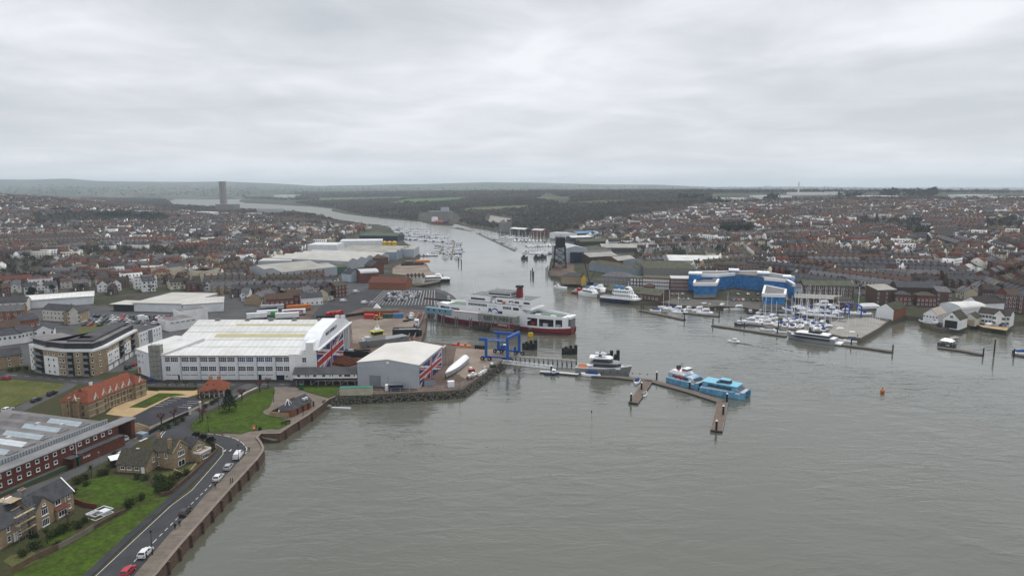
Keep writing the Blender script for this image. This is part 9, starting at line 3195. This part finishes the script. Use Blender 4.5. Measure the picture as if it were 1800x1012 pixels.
for px,py,rz,c,l_,lb in((258,984.5,1.0,'black','dark_metal','person in black on the pavement beside the white estate car'),(308,930.5,2.2,'black','navy','person in a dark coat walking towards the black hatchback'),(316,925,2.2,'dark_timber','black','person in brown walking on the sea front pavement'),(379,858,-1.0,'black','black','person in dark clothes near the white hatchback'),(405.5,849,.5,'black','navy','person in black on the promenade by the sea wall'),(409,848,.5,'green_paint','black','companion in green beside the person in black by the wall'),(438,794,1.2,'rust','dark_metal','person in rusty red at the bend of the promenade'),(568,711,2.0,'black','black','person in black standing at the landing steps'),(571,709.5,2.4,'dark_metal','black','second dark figure standing at the landing steps'),(533,731,.5,'dark_metal','navy','person in grey walking before the pavilion'),(450,754.5,2.6,'black','black','person in black near the orange lifebuoy post')):
 person(px,py,rz,c,l_,lb)
def oddments():
 for px,py in((499,746),(506,744)):
  p=G(px,py)
  t=thing('bench','dark bench on the sea front grass edge, %s the pavilion'%('farther from' if px<500 else 'closer to'),'bench',(p.x,p.y,LZ+.05),.55)
  MB().box(-.9,-.2,.42,.9,.25,.48).build('seat','dark_timber',t)
  MB().box(-.9,.22,.5,.9,.28,.95).build('backrest','dark_timber',t)
  for x in(-.75,.75):
   MB().box(x-.05,-.2,0,x+.05,.25,.42).build('leg','black',t)
 p=G(447,757)
 t=thing('lifebuoy_post','orange and white lifebuoy board at the seaward tip of the lawn','lifebuoy',(p.x,p.y,LZ),.3)
 MB().box(-.5,-.05,.5,.5,.05,2.0).build('board','orange',t)
 MB().box(-.06,.05,0,.06,.12,2.0).build('post','dark_metal',t)
 MB().box(-.2,-.09,.9,.2,-.055,1.4).build('lifebuoy','white_paint',t)
 tag(MB().box(-.4,-.4,0,.4,.4,1.2).build('litter_bin','black',None,(*G(457,755.5).xy,LZ)),'black litter bin beside the lifebuoy board','bin')
 for px,py,lb in((334,728.5,'lower white stone gatepost on the parking fence'),(352,718,'upper white stone gatepost on the parking fence')):
  p=G(px,py)
  t=thing('gatepost',lb,'gatepost',(p.x,p.y,LZ),.6)
  MB().box(-.4,-.4,0,.4,.4,2.4).build('shaft','magnolia_render',t)
  MB().box(-.5,-.5,2.4,.5,.5,2.7).build('cap','magnolia_render',t)
 ribbon_wall('iron_fence',[(262,764),(300,743),(333,728)],.08,1.3,'netting_dark','dark iron fence along the lane beside the parking bays')
 ribbon_wall('lane_wall',[(236,773),(262,762),(300,741),(333,727)],.4,.5,'buff_brick','low stone wall under the iron fence','wall')
 ribbon_wall('yard_hedge',[(262,684.5),(300,685),(345,685)],1.2,1.3,'garden_soil','brown clipped hedge along the main road before the barracks','hedge')
 a,rz,l=frame_ab((236,769),(262,765))
 t=thing('stone_hut','roofless stone hut with bare pale rafters beside the parking bays','hut',(a.x,a.y,LZ),rz+.5)
 MB().box(0,0,0,5,.4,2.3).build('wall','yellow_stone',t)
 MB().box(4.6,.4,0,5,6,2.3).build('wall','yellow_stone',t)
 MB().box(0,.4,0,.4,6,2.3).build('wall','yellow_stone',t)
 for k in range(6):
  MB().bar((.2,.8+k,2.4),(4.8,.8+k,2.5),.2).build('rafter','pale_timber',t)
 for x in(1,2.5,4):
  MB().bar((x,.5,2.6),(x,6.2,2.6),.15).build('rafter','pale_timber',t)
 p=G(238,769)
 t=thing('bin_cage','slatted blue-grey bin cage beside the end pier of the brick works','cage',(p.x,p.y,LZ),1.2)
 MB().box(0,-3.4,0,2.2,0,1.6).build('shell','blue_grey_cladding',t)
 for k in range(6):
  MB().box(2.21,-3.3+k*.62,0,2.28,-3.1+k*.62,1.7).build('post','steel_grey',t)
 p,rz,l=frame_ab((572,713.5),(606,717))
 t=thing('landing_float','small white landing float and step at the sea wall end','pontoon',(*G(584,715,.3).xy,0),-.12)
 MB().box(0,-1.2,0,7.5,0,.5).build('deck','light_grey',t)
 MB().box(-4,-1.6,0,-.2,.6,1.2).build('step','grey_stone',t)
 tag(MB().box(-.7,-.7,0,.7,.7,2.2).build('kiosk','green_paint',None,(*G(530,684).xy,LZ)),'small green kiosk under the stilted pier building','kiosk')
 ribbon_wall('works_fence',[(556,560),(600,559),(640,553)],.1,1.8,'netting_dark','dark mesh fence between the lorry park and the shipyard','fence')
mat('netting_dark',(.035,.037,.038))
oddments()
# ------ air
def haze():
 m=bpy.data.materials.new('haze_air')
 m.use_nodes=True
 t=m.node_tree
 t.nodes.clear()
 o=nd(t,'ShaderNodeOutputMaterial')
 v=nd(t,'ShaderNodeVolumePrincipled')
 v.inputs['Color'].default_value=(0.78,0.90,1.0,1)
 v.inputs['Density'].default_value=HAZE
 v.inputs['Anisotropy'].default_value=0.2
 t.links.new(v.outputs[0],o.inputs['Volume'])
 mb=MB()
 mb.box(-14000,-900,-6,14000,13500,176)
 me=mb.mesh('haze','mud')
 me.materials.clear()
 me.materials.append(m)
 O('haze',me,kind='stuff')
HAZE=9e-5
haze()
